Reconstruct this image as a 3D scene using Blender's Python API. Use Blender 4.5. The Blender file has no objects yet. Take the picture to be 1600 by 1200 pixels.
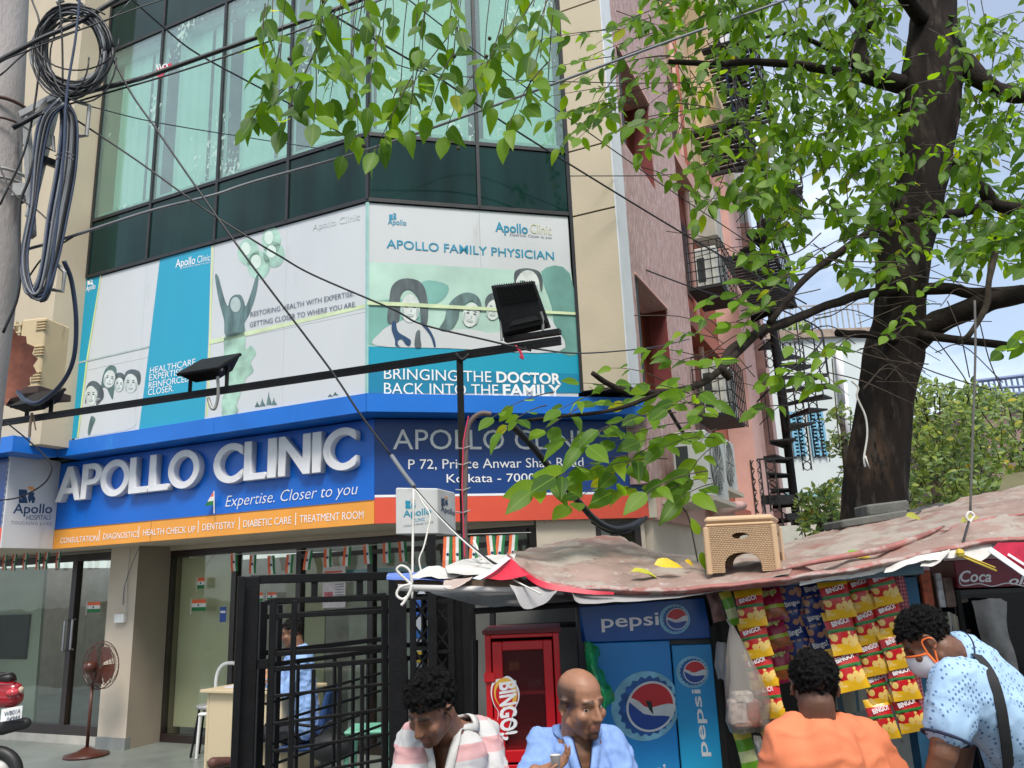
import bpy, bmesh, math, random
import numpy as np
from mathutils import Vector, Matrix, Euler, noise
random.seed(7)
sc = bpy.context.scene
COL = sc.collection
# ------------------------------------------------------------------ camera
FPX, PITCH, ROLL = 1258.0, 13.807, -2.3145
cam = bpy.data.cameras.new('camera'); camo = bpy.data.objects.new('camera', cam); COL.objects.link(camo)
CM = Matrix.Rotation(math.radians(90 + PITCH), 3, 'X') @ Matrix.Rotation(math.radians(ROLL), 3, 'Z')
CP = Vector((0, 0, 1.65))
camo.matrix_world = Matrix.Translation(CP) @ CM.to_4x4()
cam.sensor_width = 36; cam.lens = FPX * 36 / 1600; cam.clip_start = .05; cam.clip_end = 2000
sc.camera = camo
# ------------------------------------------------------------------ sky and sun
SUN_EL, SUN_AZ = 56, 174       # degrees, azimuth clockwise from +Y (behind the camera)
w = bpy.data.worlds.new('World'); sc.world = w; w.use_nodes = True
nt = w.node_tree; nt.nodes.clear()
out = nt.nodes.new('ShaderNodeOutputWorld'); bg = nt.nodes.new('ShaderNodeBackground')
sky = nt.nodes.new('ShaderNodeTexSky'); sky.sky_type = 'NISHITA'; sky.sun_disc = False
sky.sun_elevation = math.radians(SUN_EL); sky.sun_rotation = math.radians(SUN_AZ)
sky.air_density = 1.0; sky.dust_density = 2.0; sky.ozone_density = 1.5
tc = nt.nodes.new('ShaderNodeTexCoord'); mp = nt.nodes.new('ShaderNodeMapping'); mp.inputs['Scale'].default_value = (1.6, 1.6, 4.0)
cn = nt.nodes.new('ShaderNodeTexNoise'); cn.inputs['Scale'].default_value = 1.3; cn.inputs['Detail'].default_value = 9; cn.inputs['Roughness'].default_value = .58
cr = nt.nodes.new('ShaderNodeValToRGB'); cr.color_ramp.elements[0].position = .44; cr.color_ramp.elements[1].position = .66
cr.color_ramp.elements[0].color = (.22, .22, .22, 1); cr.color_ramp.elements[1].color = (.9, .9, .9, 1)
mx = nt.nodes.new('ShaderNodeMix'); mx.data_type = 'RGBA'
nt.links.new(tc.outputs['Generated'], mp.inputs[0]); nt.links.new(mp.outputs[0], cn.inputs[0]); nt.links.new(cn.outputs[0], cr.inputs[0])
nt.links.new(cr.outputs[0], mx.inputs[0]); nt.links.new(sky.outputs[0], mx.inputs[6]); mx.inputs[7].default_value = (8.2, 9.0, 10.2, 1)
nt.links.new(mx.outputs[2], bg.inputs[0]); bg.inputs[1].default_value = .12; nt.links.new(bg.outputs[0], out.inputs[0])
sd = bpy.data.lights.new('sun', 'SUN'); sd.energy = 2.7; sd.angle = math.radians(18); sd.color = (1, .95, .87)
so = bpy.data.objects.new('sun', sd); COL.objects.link(so)
_e, _a = math.radians(SUN_EL), math.radians(SUN_AZ)
_d = Vector((math.sin(_a) * math.cos(_e), math.cos(_a) * math.cos(_e), math.sin(_e)))
so.rotation_euler = _d.to_track_quat('Z', 'Y').to_euler(); so.location = (0, 0, 30)
sc.view_settings.view_transform = 'Standard'; sc.view_settings.look = 'None'; sc.view_settings.gamma = 1
sc.view_settings.use_curve_mapping = False; sc.view_settings.exposure = 0.55
sc.render.engine = 'CYCLES'
try:
    sc.cycles.max_bounces = 6; sc.cycles.transparent_max_bounces = 12
except Exception: pass

# ------------------------------------------------------------------ measuring helpers (survey of the place)
def ray(u, v): return CM @ Vector(((u - 800) / FPX, -(v - 600) / FPX, -1))
def PY(u, v, Y): r = ray(u, v); return CP + r * (Y / r.y)
def PZ(u, v, z): r = ray(u, v); return CP + r * ((z - CP.z) / r.z)
def pxs(p):
    c = CM.transposed() @ (Vector(p) - CP); return (800 - FPX * c.x / c.z, 600 + FPX * c.y / c.z, -c.z)
class Wall:
    def __init__(s, p, az):
        s.p = Vector((p[0], p[1])); a = math.radians(az)
        s.d = Vector((math.sin(a), math.cos(a))); s.n = Vector((s.d.y, -s.d.x)); s.az = az
    def sz(s, u, v, o=0):
        r = ray(u, v); q = s.p + s.n * o
        t = ((q - CP.xy) @ s.n) / (r.xy @ s.n); wv = CP + r * t
        return ((wv.xy - s.p) @ s.d, wv.z)
    def pt(s, a, z, o=0):
        q = s.p + s.d * a + s.n * o; return Vector((q.x, q.y, z))
    def px(s, u, v, o=0):
        a, z = s.sz(u, v, o); return s.pt(a, z, o)

# ------------------------------------------------------------------ materials
MATS = {}
def _n(nt, t, **k):
    n = nt.nodes.new(t)
    for a, b in k.items(): setattr(n, a, b)
    return n
def pm(name, col, rough=.6, metal=0., var=.12, scale=6., bump=0., bscale=60., dirt=None, spec=.5, streak=0., attr=None, coat=0., sheen=0., objrand=0., detail=4):
    if name in MATS: return MATS[name]
    m = bpy.data.materials.new(name); m.use_nodes = True; nt = m.node_tree
    b = nt.nodes['Principled BSDF']; L = nt.links.new
    b.inputs['Roughness'].default_value = rough; b.inputs['Metallic'].default_value = metal
    b.inputs['Specular IOR Level'].default_value = spec
    if coat: b.inputs['Coat Weight'].default_value = coat
    if sheen: b.inputs['Sheen Weight'].default_value = sheen
    tc = _n(nt, 'ShaderNodeTexCoord'); mp = _n(nt, 'ShaderNodeMapping'); L(tc.outputs['Object'], mp.inputs[0])
    if streak: mp.inputs['Scale'].default_value = (1, 1, 1 / streak)
    ns = _n(nt, 'ShaderNodeTexNoise'); ns.inputs['Scale'].default_value = scale; ns.inputs['Detail'].default_value = detail; L(mp.outputs[0], ns.inputs[0])
    mr = _n(nt, 'ShaderNodeMapRange'); mr.inputs[1].default_value = .3; mr.inputs[2].default_value = .7; mr.inputs[3].default_value = 1 - var; mr.inputs[4].default_value = 1 + var
    L(ns.outputs[0], mr.inputs[0])
    vm = _n(nt, 'ShaderNodeVectorMath', operation='MULTIPLY')
    if attr:
        at = _n(nt, 'ShaderNodeAttribute'); at.attribute_name = attr; L(at.outputs['Color'], vm.inputs[0])
    else: vm.inputs[0].default_value = col[:3]
    L(mr.outputs[0], vm.inputs[1]); src = vm.outputs[0]
    if objrand:
        oi = _n(nt, 'ShaderNodeObjectInfo'); m2 = _n(nt, 'ShaderNodeMapRange'); m2.inputs[3].default_value = 1 - objrand; m2.inputs[4].default_value = 1 + objrand
        L(oi.outputs['Random'], m2.inputs[0]); v2 = _n(nt, 'ShaderNodeVectorMath', operation='MULTIPLY'); L(src, v2.inputs[0]); L(m2.outputs[0], v2.inputs[1]); src = v2.outputs[0]
    if dirt:
        for (dc, ds, dth, dst) in (dirt if isinstance(dirt, list) else [dirt]):
            mp2 = _n(nt, 'ShaderNodeMapping'); L(tc.outputs['Object'], mp2.inputs[0])
            mp2.inputs['Scale'].default_value = (1, 1, 1 / dst); mp2.inputs['Location'].default_value = (ds, 3.1, ds * .7)
            n2 = _n(nt, 'ShaderNodeTexNoise'); n2.inputs['Scale'].default_value = ds; n2.inputs['Detail'].default_value = 8; n2.inputs['Roughness'].default_value = .65; L(mp2.outputs[0], n2.inputs[0])
            r2 = _n(nt, 'ShaderNodeMapRange'); r2.inputs[1].default_value = dth; r2.inputs[2].default_value = dth + .09; L(n2.outputs[0], r2.inputs[0])
            mx = _n(nt, 'ShaderNodeMix', data_type='RGBA'); L(r2.outputs[0], mx.inputs[0]); L(src, mx.inputs[6]); mx.inputs[7].default_value = (*dc, 1); src = mx.outputs[2]
    L(src, b.inputs['Base Color'])
    if bump:
        nb = _n(nt, 'ShaderNodeTexNoise'); nb.inputs['Scale'].default_value = bscale; nb.inputs['Detail'].default_value = 5; L(mp.outputs[0], nb.inputs[0])
        bp = _n(nt, 'ShaderNodeBump'); bp.inputs['Strength'].default_value = bump; bp.inputs['Distance'].default_value = .01; L(nb.outputs[0], bp.inputs['Height']); L(bp.outputs[0], b.inputs['Normal'])
    MATS[name] = m; return m
def glass(name, tint, refl=.08, rough=.02, haze=0., hazecol=(.5, .5, .45), specks=0.):
    if name in MATS: return MATS[name]
    m = bpy.data.materials.new(name); m.use_nodes = True; nt = m.node_tree; nt.nodes.clear(); L = nt.links.new
    o = _n(nt, 'ShaderNodeOutputMaterial'); tr = _n(nt, 'ShaderNodeBsdfTransparent'); tr.inputs[0].default_value = (*tint, 1)
    gl = _n(nt, 'ShaderNodeBsdfGlossy'); gl.inputs['Roughness'].default_value = rough; gl.inputs[0].default_value = (.9, .95, .95, 1)
    lw = _n(nt, 'ShaderNodeLayerWeight'); lw.inputs[0].default_value = .5
    pw = _n(nt, 'ShaderNodeMath', operation='POWER'); pw.inputs[1].default_value = 3.5; L(lw.outputs['Facing'], pw.inputs[0])
    ad = _n(nt, 'ShaderNodeMath', operation='MULTIPLY_ADD'); ad.inputs[1].default_value = .8; ad.inputs[2].default_value = refl * .55; L(pw.outputs[0], ad.inputs[0])
    tc = _n(nt, 'ShaderNodeTexCoord')
    nb = _n(nt, 'ShaderNodeTexNoise'); nb.inputs['Scale'].default_value = 1.3; L(tc.outputs['Object'], nb.inputs[0])
    bp = _n(nt, 'ShaderNodeBump'); bp.inputs['Strength'].default_value = .25; bp.inputs['Distance'].default_value = .02; L(nb.outputs[0], bp.inputs['Height']); L(bp.outputs[0], gl.inputs['Normal'])
    mx = _n(nt, 'ShaderNodeMixShader'); L(ad.outputs[0], mx.inputs[0]); L(tr.outputs[0], mx.inputs[1]); L(gl.outputs[0], mx.inputs[2]); src = mx.outputs[0]
    if haze or specks:
        df = _n(nt, 'ShaderNodeBsdfDiffuse'); df.inputs[0].default_value = (*hazecol, 1)
        m2 = _n(nt, 'ShaderNodeMixShader')
        if specks:
            mp = _n(nt, 'ShaderNodeMapping'); L(tc.outputs['Object'], mp.inputs[0]); mp.inputs['Scale'].default_value = (1, 1, .6)
            n1 = _n(nt, 'ShaderNodeTexNoise'); n1.inputs['Scale'].default_value = 26; n1.inputs['Detail'].default_value = 3; L(mp.outputs[0], n1.inputs[0])
            n2 = _n(nt, 'ShaderNodeTexNoise'); n2.inputs['Scale'].default_value = 1.7; n2.inputs['Detail'].default_value = 2; L(mp.outputs[0], n2.inputs[0])
            a = _n(nt, 'ShaderNodeMath', operation='ADD'); L(n1.outputs[0], a.inputs[0]); L(n2.outputs[0], a.inputs[1])
            g = _n(nt, 'ShaderNodeMath', operation='GREATER_THAN'); g.inputs[1].default_value = specks; L(a.outputs[0], g.inputs[0])
            h = _n(nt, 'ShaderNodeMath', operation='MULTIPLY'); h.inputs[1].default_value = .75; L(g.outputs[0], h.inputs[0])
            h2 = _n(nt, 'ShaderNodeMath', operation='MAXIMUM'); h2.inputs[1].default_value = haze; L(h.outputs[0], h2.inputs[0]); L(h2.outputs[0], m2.inputs[0])
        else: m2.inputs[0].default_value = haze
        L(src, m2.inputs[1]); L(df.outputs[0], m2.inputs[2]); src = m2.outputs[0]
    L(src, o.inputs[0]); MATS[name] = m; return m
def translucent(name, col, tcol, rough=.45, kind='leaf'):
    if name in MATS: return MATS[name]
    m = bpy.data.materials.new(name); m.use_nodes = True; nt = m.node_tree; L = nt.links.new
    b = nt.nodes['Principled BSDF']; o = nt.nodes['Material Output']; b.inputs['Roughness'].default_value = rough; b.inputs['Specular IOR Level'].default_value = .3
    tr = _n(nt, 'ShaderNodeBsdfTranslucent'); mx = _n(nt, 'ShaderNodeMixShader'); mx.inputs[0].default_value = .42
    at = _n(nt, 'ShaderNodeAttribute'); at.attribute_name = 'tone'
    oi = _n(nt, 'ShaderNodeObjectInfo'); ad = _n(nt, 'ShaderNodeMath', operation='ADD'); L(at.outputs['Fac'], ad.inputs[0]); L(oi.outputs['Random'], ad.inputs[1])
    fr = _n(nt, 'ShaderNodeMath', operation='FRACT'); L(ad.outputs[0], fr.inputs[0])
    def ramp(c):
        r = _n(nt, 'ShaderNodeValToRGB'); e = r.color_ramp.elements
        e[0].position = 0; e[0].color = (c[0] * .4, c[1] * .5, c[2] * .8, 1); e[1].position = 1; e[1].color = (c[0] * 4.2, c[1] * 1.9, c[2] * .6, 1)
        k = e.new(.45); k.color = (*c, 1); k = e.new(.88); k.color = (c[0] * 1.7, c[1] * 1.45, c[2], 1); k = e.new(.975); k.color = (c[0] * 2, c[1] * 1.5, c[2], 1)
        L(fr.outputs[0], r.inputs[0]); return r
    r1, r2 = ramp(col), ramp(tcol)
    uv = _n(nt, 'ShaderNodeUVMap'); sx = _n(nt, 'ShaderNodeSeparateXYZ'); L(uv.outputs[0], sx.inputs[0])
    # veins: pale midrib and side veins
    ab = _n(nt, 'ShaderNodeMath', operation='ABSOLUTE'); sb = _n(nt, 'ShaderNodeMath', operation='SUBTRACT'); sb.inputs[1].default_value = .5; L(sx.outputs[0], sb.inputs[0]); L(sb.outputs[0], ab.inputs[0])
    md = _n(nt, 'ShaderNodeMath', operation='LESS_THAN'); md.inputs[1].default_value = .022; L(ab.outputs[0], md.inputs[0])
    y1 = _n(nt, 'ShaderNodeMath', operation='SUBTRACT'); L(sx.outputs[1], y1.inputs[0]); L(ab.outputs[0], y1.inputs[1])
    y2 = _n(nt, 'ShaderNodeMath', operation='MULTIPLY'); y2.inputs[1].default_value = 9; L(y1.outputs[0], y2.inputs[0])
    y3 = _n(nt, 'ShaderNodeMath', operation='FRACT'); L(y2.outputs[0], y3.inputs[0])
    y4 = _n(nt, 'ShaderNodeMath', operation='LESS_THAN'); y4.inputs[1].default_value = .11; L(y3.outputs[0], y4.inputs[0])
    y5 = _n(nt, 'ShaderNodeMath', operation='MULTIPLY'); y5.inputs[1].default_value = .35; L(y4.outputs[0], y5.inputs[0])
    vx = _n(nt, 'ShaderNodeMath', operation='MAXIMUM'); L(md.outputs[0], vx.inputs[0]); L(y5.outputs[0], vx.inputs[1])
    vv = _n(nt, 'ShaderNodeMath', operation='MULTIPLY'); vv.inputs[1].default_value = .75; L(vx.outputs[0], vv.inputs[0])
    for r, tgt in ((r1, b.inputs['Base Color']), (r2, tr.inputs[0])):
        mc = _n(nt, 'ShaderNodeMix', data_type='RGBA'); L(vv.outputs[0], mc.inputs[0]); L(r.outputs[0], mc.inputs[6]); mc.inputs[7].default_value = (col[0] * 3.2, col[1] * 2.2, col[2] * 4, 1); L(mc.outputs[2], tgt)
    L(b.outputs[0], mx.inputs[1]); L(tr.outputs[0], mx.inputs[2]); L(mx.outputs[0], o.inputs[0]); MATS[name] = m; return m

# ------------------------------------------------------------------ mesh helpers
class MB:
    def __init__(s): s.v = []; s.f = []; s.m = []; s.mat = 0; s.smooth = False
    def add(s, vs, fs, m=None):
        o = len(s.v); s.v += [Vector(v) for v in vs]; s.f += [[i + o for i in f] for f in fs]; s.m += [s.mat if m is None else m] * len(fs); return s
    def poly(s, pts, m=None): return s.add(pts, [list(range(len(pts)))], m)
    def hexa(s, p, m=None):   # p: 8 corners, bottom ring 0-3, top ring 4-7
        return s.add(p, [(3, 2, 1, 0), (4, 5, 6, 7), (0, 1, 5, 4), (1, 2, 6, 5), (2, 3, 7, 6), (3, 0, 4, 7)], m)
    def box(s, a, b, m=None):
        x0, y0, z0 = a; x1, y1, z1 = b
        return s.hexa([(x0, y0, z0), (x1, y0, z0), (x1, y1, z0), (x0, y1, z0), (x0, y0, z1), (x1, y0, z1), (x1, y1, z1), (x0, y1, z1)], m)
    def obox(s, c, ax, ay, az, m=None):   # centre and half axes
        c, ax, ay, az = map(Vector, (c, ax, ay, az))
        return s.hexa([c - ax - ay - az, c + ax - ay - az, c + ax + ay - az, c - ax + ay - az, c - ax - ay + az, c + ax - ay + az, c + ax + ay + az, c - ax + ay + az], m)
    def wbox(s, W, s0, s1, z0, z1, o0, o1, m=None):  # box in wall coordinates
        return s.hexa([W.pt(s0, z0, o0), W.pt(s1, z0, o0), W.pt(s1, z0, o1), W.pt(s0, z0, o1), W.pt(s0, z1, o0), W.pt(s1, z1, o0), W.pt(s1, z1, o1), W.pt(s0, z1, o1)], m)
    def bar(s, a, b, w, h, up=(0, 0, 1), m=None):   # rectangular bar from a to b
        a, b = Vector(a), Vector(b); d = (b - a).normalized(); up = Vector(up)
        if abs(d.dot(up)) > .98: up = Vector((0, 1, 0))
        x = d.cross(up).normalized(); y = x.cross(d).normalized()
        return s.hexa([a - x * w / 2 - y * h / 2, a + x * w / 2 - y * h / 2, a + x * w / 2 + y * h / 2, a - x * w / 2 + y * h / 2, b - x * w / 2 - y * h / 2, b + x * w / 2 - y * h / 2, b + x * w / 2 + y * h / 2, b - x * w / 2 + y * h / 2], m)
    def tube(s, pts, r, n=8, m=None, cap=True):
        pts = [Vector(p) for p in pts]; N = len(pts); rs = r if isinstance(r, (list, tuple)) else [r] * N
        vs, fs = [], []; prev = None
        for i, p in enumerate(pts):
            t = (pts[min(i + 1, N - 1)] - pts[max(i - 1, 0)]); t = t.normalized() if t.length > 1e-9 else Vector((0, 0, 1))
            if prev is None:
                u = t.cross(Vector((0, 0, 1)));
                if u.length < .05: u = t.cross(Vector((0, 1, 0)))
            else: u = prev - t * prev.dot(t)
            u.normalize(); prev = u; vv = t.cross(u)
            for k in range(n):
                a = 2 * math.pi * k / n; vs.append(p + (u * math.cos(a) + vv * math.sin(a)) * rs[i])
        for i in range(N - 1):
            for k in range(n):
                k2 = (k + 1) % n; fs.append((i * n + k, i * n + k2, (i + 1) * n + k2, (i + 1) * n + k))
        if cap: fs.append(tuple(range(n))[::-1]); fs.append(tuple((N - 1) * n + k for k in range(n)))
        return s.add(vs, fs, m)
    def lathe(s, c, prof, n=16, axis=None, m=None):  # prof: (radius, height)
        c = Vector(c); ax = Vector(axis or (0, 0, 1)).normalized(); u = ax.orthogonal().normalized(); vv = ax.cross(u); vs, fs = [], []
        for (r, h) in prof:
            for k in range(n):
                a = 2 * math.pi * k / n; vs.append(c + ax * h + (u * math.cos(a) + vv * math.sin(a)) * r)
        for i in range(len(prof) - 1):
            for k in range(n):
                k2 = (k + 1) % n; fs.append((i * n + k, i * n + k2, (i + 1) * n + k2, (i + 1) * n + k))
        fs.append(tuple(range(n))[::-1]); fs.append(tuple((len(prof) - 1) * n + k for k in range(n)))
        return s.add(vs, fs, m)
    def ball(s, c, r, n=10, m=None):
        c = Vector(c); r = r if isinstance(r, (tuple, list)) else (r, r, r); vs = [c + Vector((0, 0, -r[2]))]; fs = []
        H = max(4, n // 2)
        for i in range(1, H):
            t = -math.pi / 2 + math.pi * i / H
            for k in range(n):
                a = 2 * math.pi * k / n; vs.append(c + Vector((r[0] * math.cos(t) * math.cos(a), r[1] * math.cos(t) * math.sin(a), r[2] * math.sin(t))))
        vs.append(c + Vector((0, 0, r[2])))
        for k in range(n): fs.append((0, 1 + (k + 1) % n, 1 + k)); fs.append((len(vs) - 1, 1 + (H - 2) * n + k, 1 + (H - 2) * n + (k + 1) % n))
        for i in range(H - 2):
            for k in range(n): fs.append((1 + i * n + k, 1 + i * n + (k + 1) % n, 1 + (i + 1) * n + (k + 1) % n, 1 + (i + 1) * n + k))
        return s.add(vs, fs, m)

def mesh_obj(name, me, parent=None):
    o = bpy.data.objects.new(name, me); COL.objects.link(o)
    if parent is not None: o.parent = parent
    return o
def worldloc(o):
    v = Vector((0, 0, 0))
    while o is not None: v += o.location; o = o.parent
    return v
def obj(name, mb, mats, parent=None, smooth=None, bevel=0, at=None):
    """link a mesh given in world coordinates as ONE object; children store it relative to the parent's base"""
    base = worldloc(parent) if parent is not None else (Vector(at) if at is not None else Vector((0, 0, 0)))
    me = bpy.data.meshes.new(name)
    me.from_pydata([v - base for v in mb.v], [], mb.f)
    for m in (mats if isinstance(mats, (list, tuple)) else [mats]): me.materials.append(m)
    if any(mb.m): me.polygons.foreach_set('material_index', mb.m)
    bm = bmesh.new(); bm.from_mesh(me)
    if bevel:
        try: bmesh.ops.bevel(bm, geom=[e for e in bm.edges if e.is_manifold and e.calc_face_angle(0) > .6], offset=bevel, segments=1, affect='EDGES', clamp_overlap=True)
        except Exception: pass
    bmesh.ops.recalc_face_normals(bm, faces=bm.faces); bm.to_mesh(me); bm.free()
    if smooth if smooth is not None else mb.smooth: me.polygons.foreach_set('use_smooth', [True] * len(me.polygons))
    me.update()
    o = mesh_obj(name, me, parent)
    if parent is None and at is not None: o.location = at
    return o
def tag(o, label=None, cat=None, group=None, kind=None):
    if label: o['label'] = label
    if cat: o['category'] = cat
    if group: o['group'] = group
    if kind: o['kind'] = kind
    return o
def thing(name, label, cat, loc=(0, 0, 0), group=None, kind=None):
    o = bpy.data.objects.new(name, None); COL.objects.link(o); o.location = loc; o.empty_display_size = .1
    return tag(o, label, cat, group, kind)
def struct(name, mb, m, parent=None):
    o = obj(name, mb, m, parent)
    if parent is None: o['kind'] = 'structure'
    return o
def evald(o):
    dg = bpy.context.evaluated_depsgraph_get(); dg.update()
    me = bpy.data.meshes.new_from_object(o.evaluated_get(dg)); return me
def shape_mesh(loops, ext=0., bev=0.):
    """2-D outline with holes -> mesh in the XY plane (z = thickness)"""
    cu = bpy.data.curves.new('outline', 'CURVE'); cu.dimensions = '2D'; cu.fill_mode = 'BOTH' if ext else 'FRONT'
    if not ext: cu.fill_mode = 'BOTH'
    cu.extrude = ext; cu.bevel_depth = bev; cu.bevel_resolution = 1
    for lp in loops:
        sp = cu.splines.new('POLY'); sp.points.add(len(lp) - 1)
        for p, q in zip(sp.points, lp): p.co = (q[0], q[1], 0, 1)
        sp.use_cyclic_u = True
    o = bpy.data.objects.new('outline', cu); COL.objects.link(o); me = evald(o); bpy.data.objects.remove(o); bpy.data.curves.remove(cu); return me
def text_mesh(s, shear=0., bold=0., ext=0., space=1.):
    cu = bpy.data.curves.new('words', 'FONT'); cu.body = s; cu.size = 1; cu.shear = shear; cu.offset = bold; cu.extrude = ext; cu.space_character = space; cu.resolution_u = 3; cu.fill_mode = 'BOTH'
    o = bpy.data.objects.new('words', cu); COL.objects.link(o); me = evald(o); bpy.data.objects.remove(o); bpy.data.curves.remove(cu); return me
def frame_obj(name, me, mat, parent, o, x, y, sx=1., sy=1., sz=1.):
    """place a flat XY mesh on a plane: origin o, axes x and y (world)"""
    o, x, y = Vector(o), Vector(x).normalized(), Vector(y).normalized(); n = x.cross(y)
    base = worldloc(parent) if parent is not None else Vector((0, 0, 0))
    M = Matrix((( x.x * sx, y.x * sy, n.x * sz, 0), (x.y * sx, y.y * sy, n.y * sz, 0), (x.z * sx, y.z * sy, n.z * sz, 0), (0, 0, 0, 1)))
    me.transform(M); me.transform(Matrix.Translation(o - base)); me.name = name; me.materials.clear(); me.materials.append(mat); me.update()
    return mesh_obj(name, me, parent)
_b = text_mesh('H'); CAPH = max(v.co.y for v in _b.vertices)
def write(W, s, p0, p1, top, off, mat, parent, name='lettering', bold=0., shear=0., ext=0., space=1.):
    """one line of lettering on wall W: p0,p1 = start and end of the baseline, top = cap height point above p0"""
    a0, z0 = W.sz(*p0, off); a1, z1 = W.sz(*p1, off); at, zt = W.sz(*top, off)
    me = text_mesh(s, shear, bold, ext, space); xs = [v.co.x for v in me.vertices]; x0, x1 = min(xs), max(xs)
    for v in me.vertices: v.co.x -= x0
    L = math.hypot(a1 - a0, z1 - z0); k = L / (x1 - x0); h = (zt - z0) / CAPH
    xd = W.pt(a1, z1, off) - W.pt(a0, z0, off)
    return frame_obj(name, me, mat, parent, W.pt(a0, z0, off), xd, (0, 0, 1), k, h, 1)
def flat(W, pts, off, mat, parent, name, holes=()):
    """printed shape: outline given by survey points, laid on wall W at offset off"""
    lp = [[W.sz(*p, off) for p in L] for L in ([pts] + list(holes))]
    me = shape_mesh(lp)
    return frame_obj(name, me, mat, parent, W.pt(0, 0, off), W.pt(1, 0, off) - W.pt(0, 0, off), (0, 0, 1))
def ell(cx, cy, rx, ry, n=24, a0=0, rot=0):
    r = math.radians(rot)
    return [(cx + rx * math.cos(t) * math.cos(r) - ry * math.sin(t) * math.sin(r), cy + rx * math.cos(t) * math.sin(r) + ry * math.sin(t) * math.cos(r)) for t in [a0 + 2 * math.pi * i / n for i in range(n)]]
def spl(pts, n=6):
    """Catmull-Rom through points"""
    P = [Vector(p) for p in pts]; P = [P[0] * 2 - P[1]] + P + [P[-1] * 2 - P[-2]]; o = []
    for i in range(1, len(P) - 2):
        a, b, c, d = P[i - 1:i + 3]
        for k in range(n):
            t = k / n; o.append(.5 * ((2 * b) + (c - a) * t + (2 * a - 5 * b + 4 * c - d) * t * t + (3 * b - a - 3 * c + d) * t ** 3))
    o.append(P[-2]); return o
# ================================================================== THE PLACE
AZL = 114.806
S = Wall((-1.314, 7.472), AZL); SR = Wall((-1.314, 7.472), 75.868)
_g = PZ(243, 1160, 0); G = Wall(_g.xy, AZL)
def isect(A, oa, B, ob):
    p, q = A.p + A.n * oa, B.p + B.n * ob; det = A.d.x * -B.d.y + B.d.x * A.d.y; r = q - p
    return p + A.d * ((r.x * -B.d.y + B.d.x * r.y) / det)
OG = .26
E0 = SR.pt(1.985, 0, .28).xy; CFW = Wall(E0, AZL); K = CFW.pt(.475, 0).xy; SW = Wall(K, 24.806)
LP = Wall(S.pt(-4.41, 0).xy, 24.806)
LPU = Wall(S.pt(-3.91, 0, .28).xy, 24.806)
LPB = Wall(S.pt(-4.08, 0, .28).xy, 24.806)
ULEN = LPU.sz(76, 560)[0]
# materials
M_cream = pm('cream_plaster', (.52, .44, .32), .8, var=.05, scale=2.5, bump=.15, bscale=40, dirt=((.36, .31, .23), 2.2, .66, 4))
M_dcream = pm('cream_wall_paint', (.56, .48, .385), .7, var=.05, scale=3, bump=.1, dirt=((.28, .24, .19), 3, .68, 3))
M_white = pm('white_plaster', (.66, .68, .70), .7, var=.05, scale=3, bump=.15, dirt=((.45, .46, .46), 3, .68, 5))
M_pink = pm('pink_roughcast', (.42, .275, .255), .9, var=.3, scale=38, bump=.9, bscale=70, streak=5, dirt=((.62, .52, .49), 26, .56, 4))
M_pinkp = pm('pink_paint', (.60, .36, .31), .75, var=.07, scale=4, bump=.2, dirt=((.42, .22, .18), 4, .68, 5))
M_terra = pm('terracotta_paint', (.34, .095, .055), .75, var=.1, scale=2, bump=.2, dirt=((.24, .07, .045), 2, .62, 5))
M_groove = pm('dark_red_joint', (.16, .03, .03), .8)
M_frame = pm('dark_brown_aluminium', (.025, .016, .014), .35, var=.2, spec=.6)
M_mull = pm('grey_aluminium', (.028, .029, .03), .45, var=.2, metal=.3)
M_seal = pm('black_sealant', (.012, .012, .013), .6)
M_curt = pm('mint_curtain', (.64, .78, .72), .9, var=.05, scale=3, streak=6)
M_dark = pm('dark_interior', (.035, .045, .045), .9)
M_gwin = glass('green_window_glass', (.76, .895, .85), .16, haze=.10, hazecol=(.50, .66, .60), specks=1.24)
M_gspan = pm('dark_green_spandrel_glass', (.005, .026, .023), .06, var=.5, scale=2.5, streak=7, spec=.22)
M_blue = pm('blue_sign_vinyl', (.002, .125, .56), .35, var=.05, scale=2, spec=.45, dirt=[((.01, .10, .40), 3, .62, 4), ((.05, .16, .48), 11, .66, 8)])
M_band = pm('blue_panel_fascia', (.010, .15, .58), .38, var=.08, scale=2, spec=.4, dirt=((.02, .22, .60), 2.5, .6, 6))
M_dblue = pm('dark_blue_sign_vinyl', (.006, .045, .21), .28, var=.06, scale=2, spec=.5)
M_orange = pm('orange_sign_vinyl', (.80, .33, .045), .4, var=.05, scale=3, dirt=((.6, .25, .06), 6, .7, 2))
M_red = pm('red_sign_vinyl', (.68, .085, .045), .4, var=.06, scale=3)
M_wletter = pm('white_letter_vinyl', (.80, .80, .82), .4, var=.04)
M_wface = pm('channel_letter_acrylic', (.74, .74, .76), .35, var=.05, scale=5, dirt=((.45, .44, .43), 14, .63, 2))
M_grime = pm('pale_grime', (.62, .66, .70), .6, var=.2)
M_pvinyl = pm('white_poster_vinyl', (.56, .585, .60), .35, var=.05, scale=1.2, streak=5, bump=.06, bscale=3, dirt=((.48, .50, .50), 3, .64, 5))
M_cyan = pm('cyan_poster_vinyl', (.008, .31, .47), .35, var=.07, scale=1.2, streak=5, bump=.06, bscale=3)
M_cyan2 = pm('teal_blue_poster_vinyl', (.006, .21, .37), .35, var=.08, scale=2)
M_lime = pm('lime_print', (.62, .72, .30), .4, var=.1)
M_mint = pm('mint_print', (.40, .58, .50), .4, var=.18, scale=2.2)
M_mint2 = pm('deep_mint_print', (.16, .36, .32), .4, var=.35, scale=1.6)
M_pgreen = pm('pale_green_print', (.50, .62, .50), .4, var=.15, scale=4)
M_hair = pm('dark_hair_print', (.075, .10, .11), .5, var=.4, scale=18, streak=4)
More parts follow.
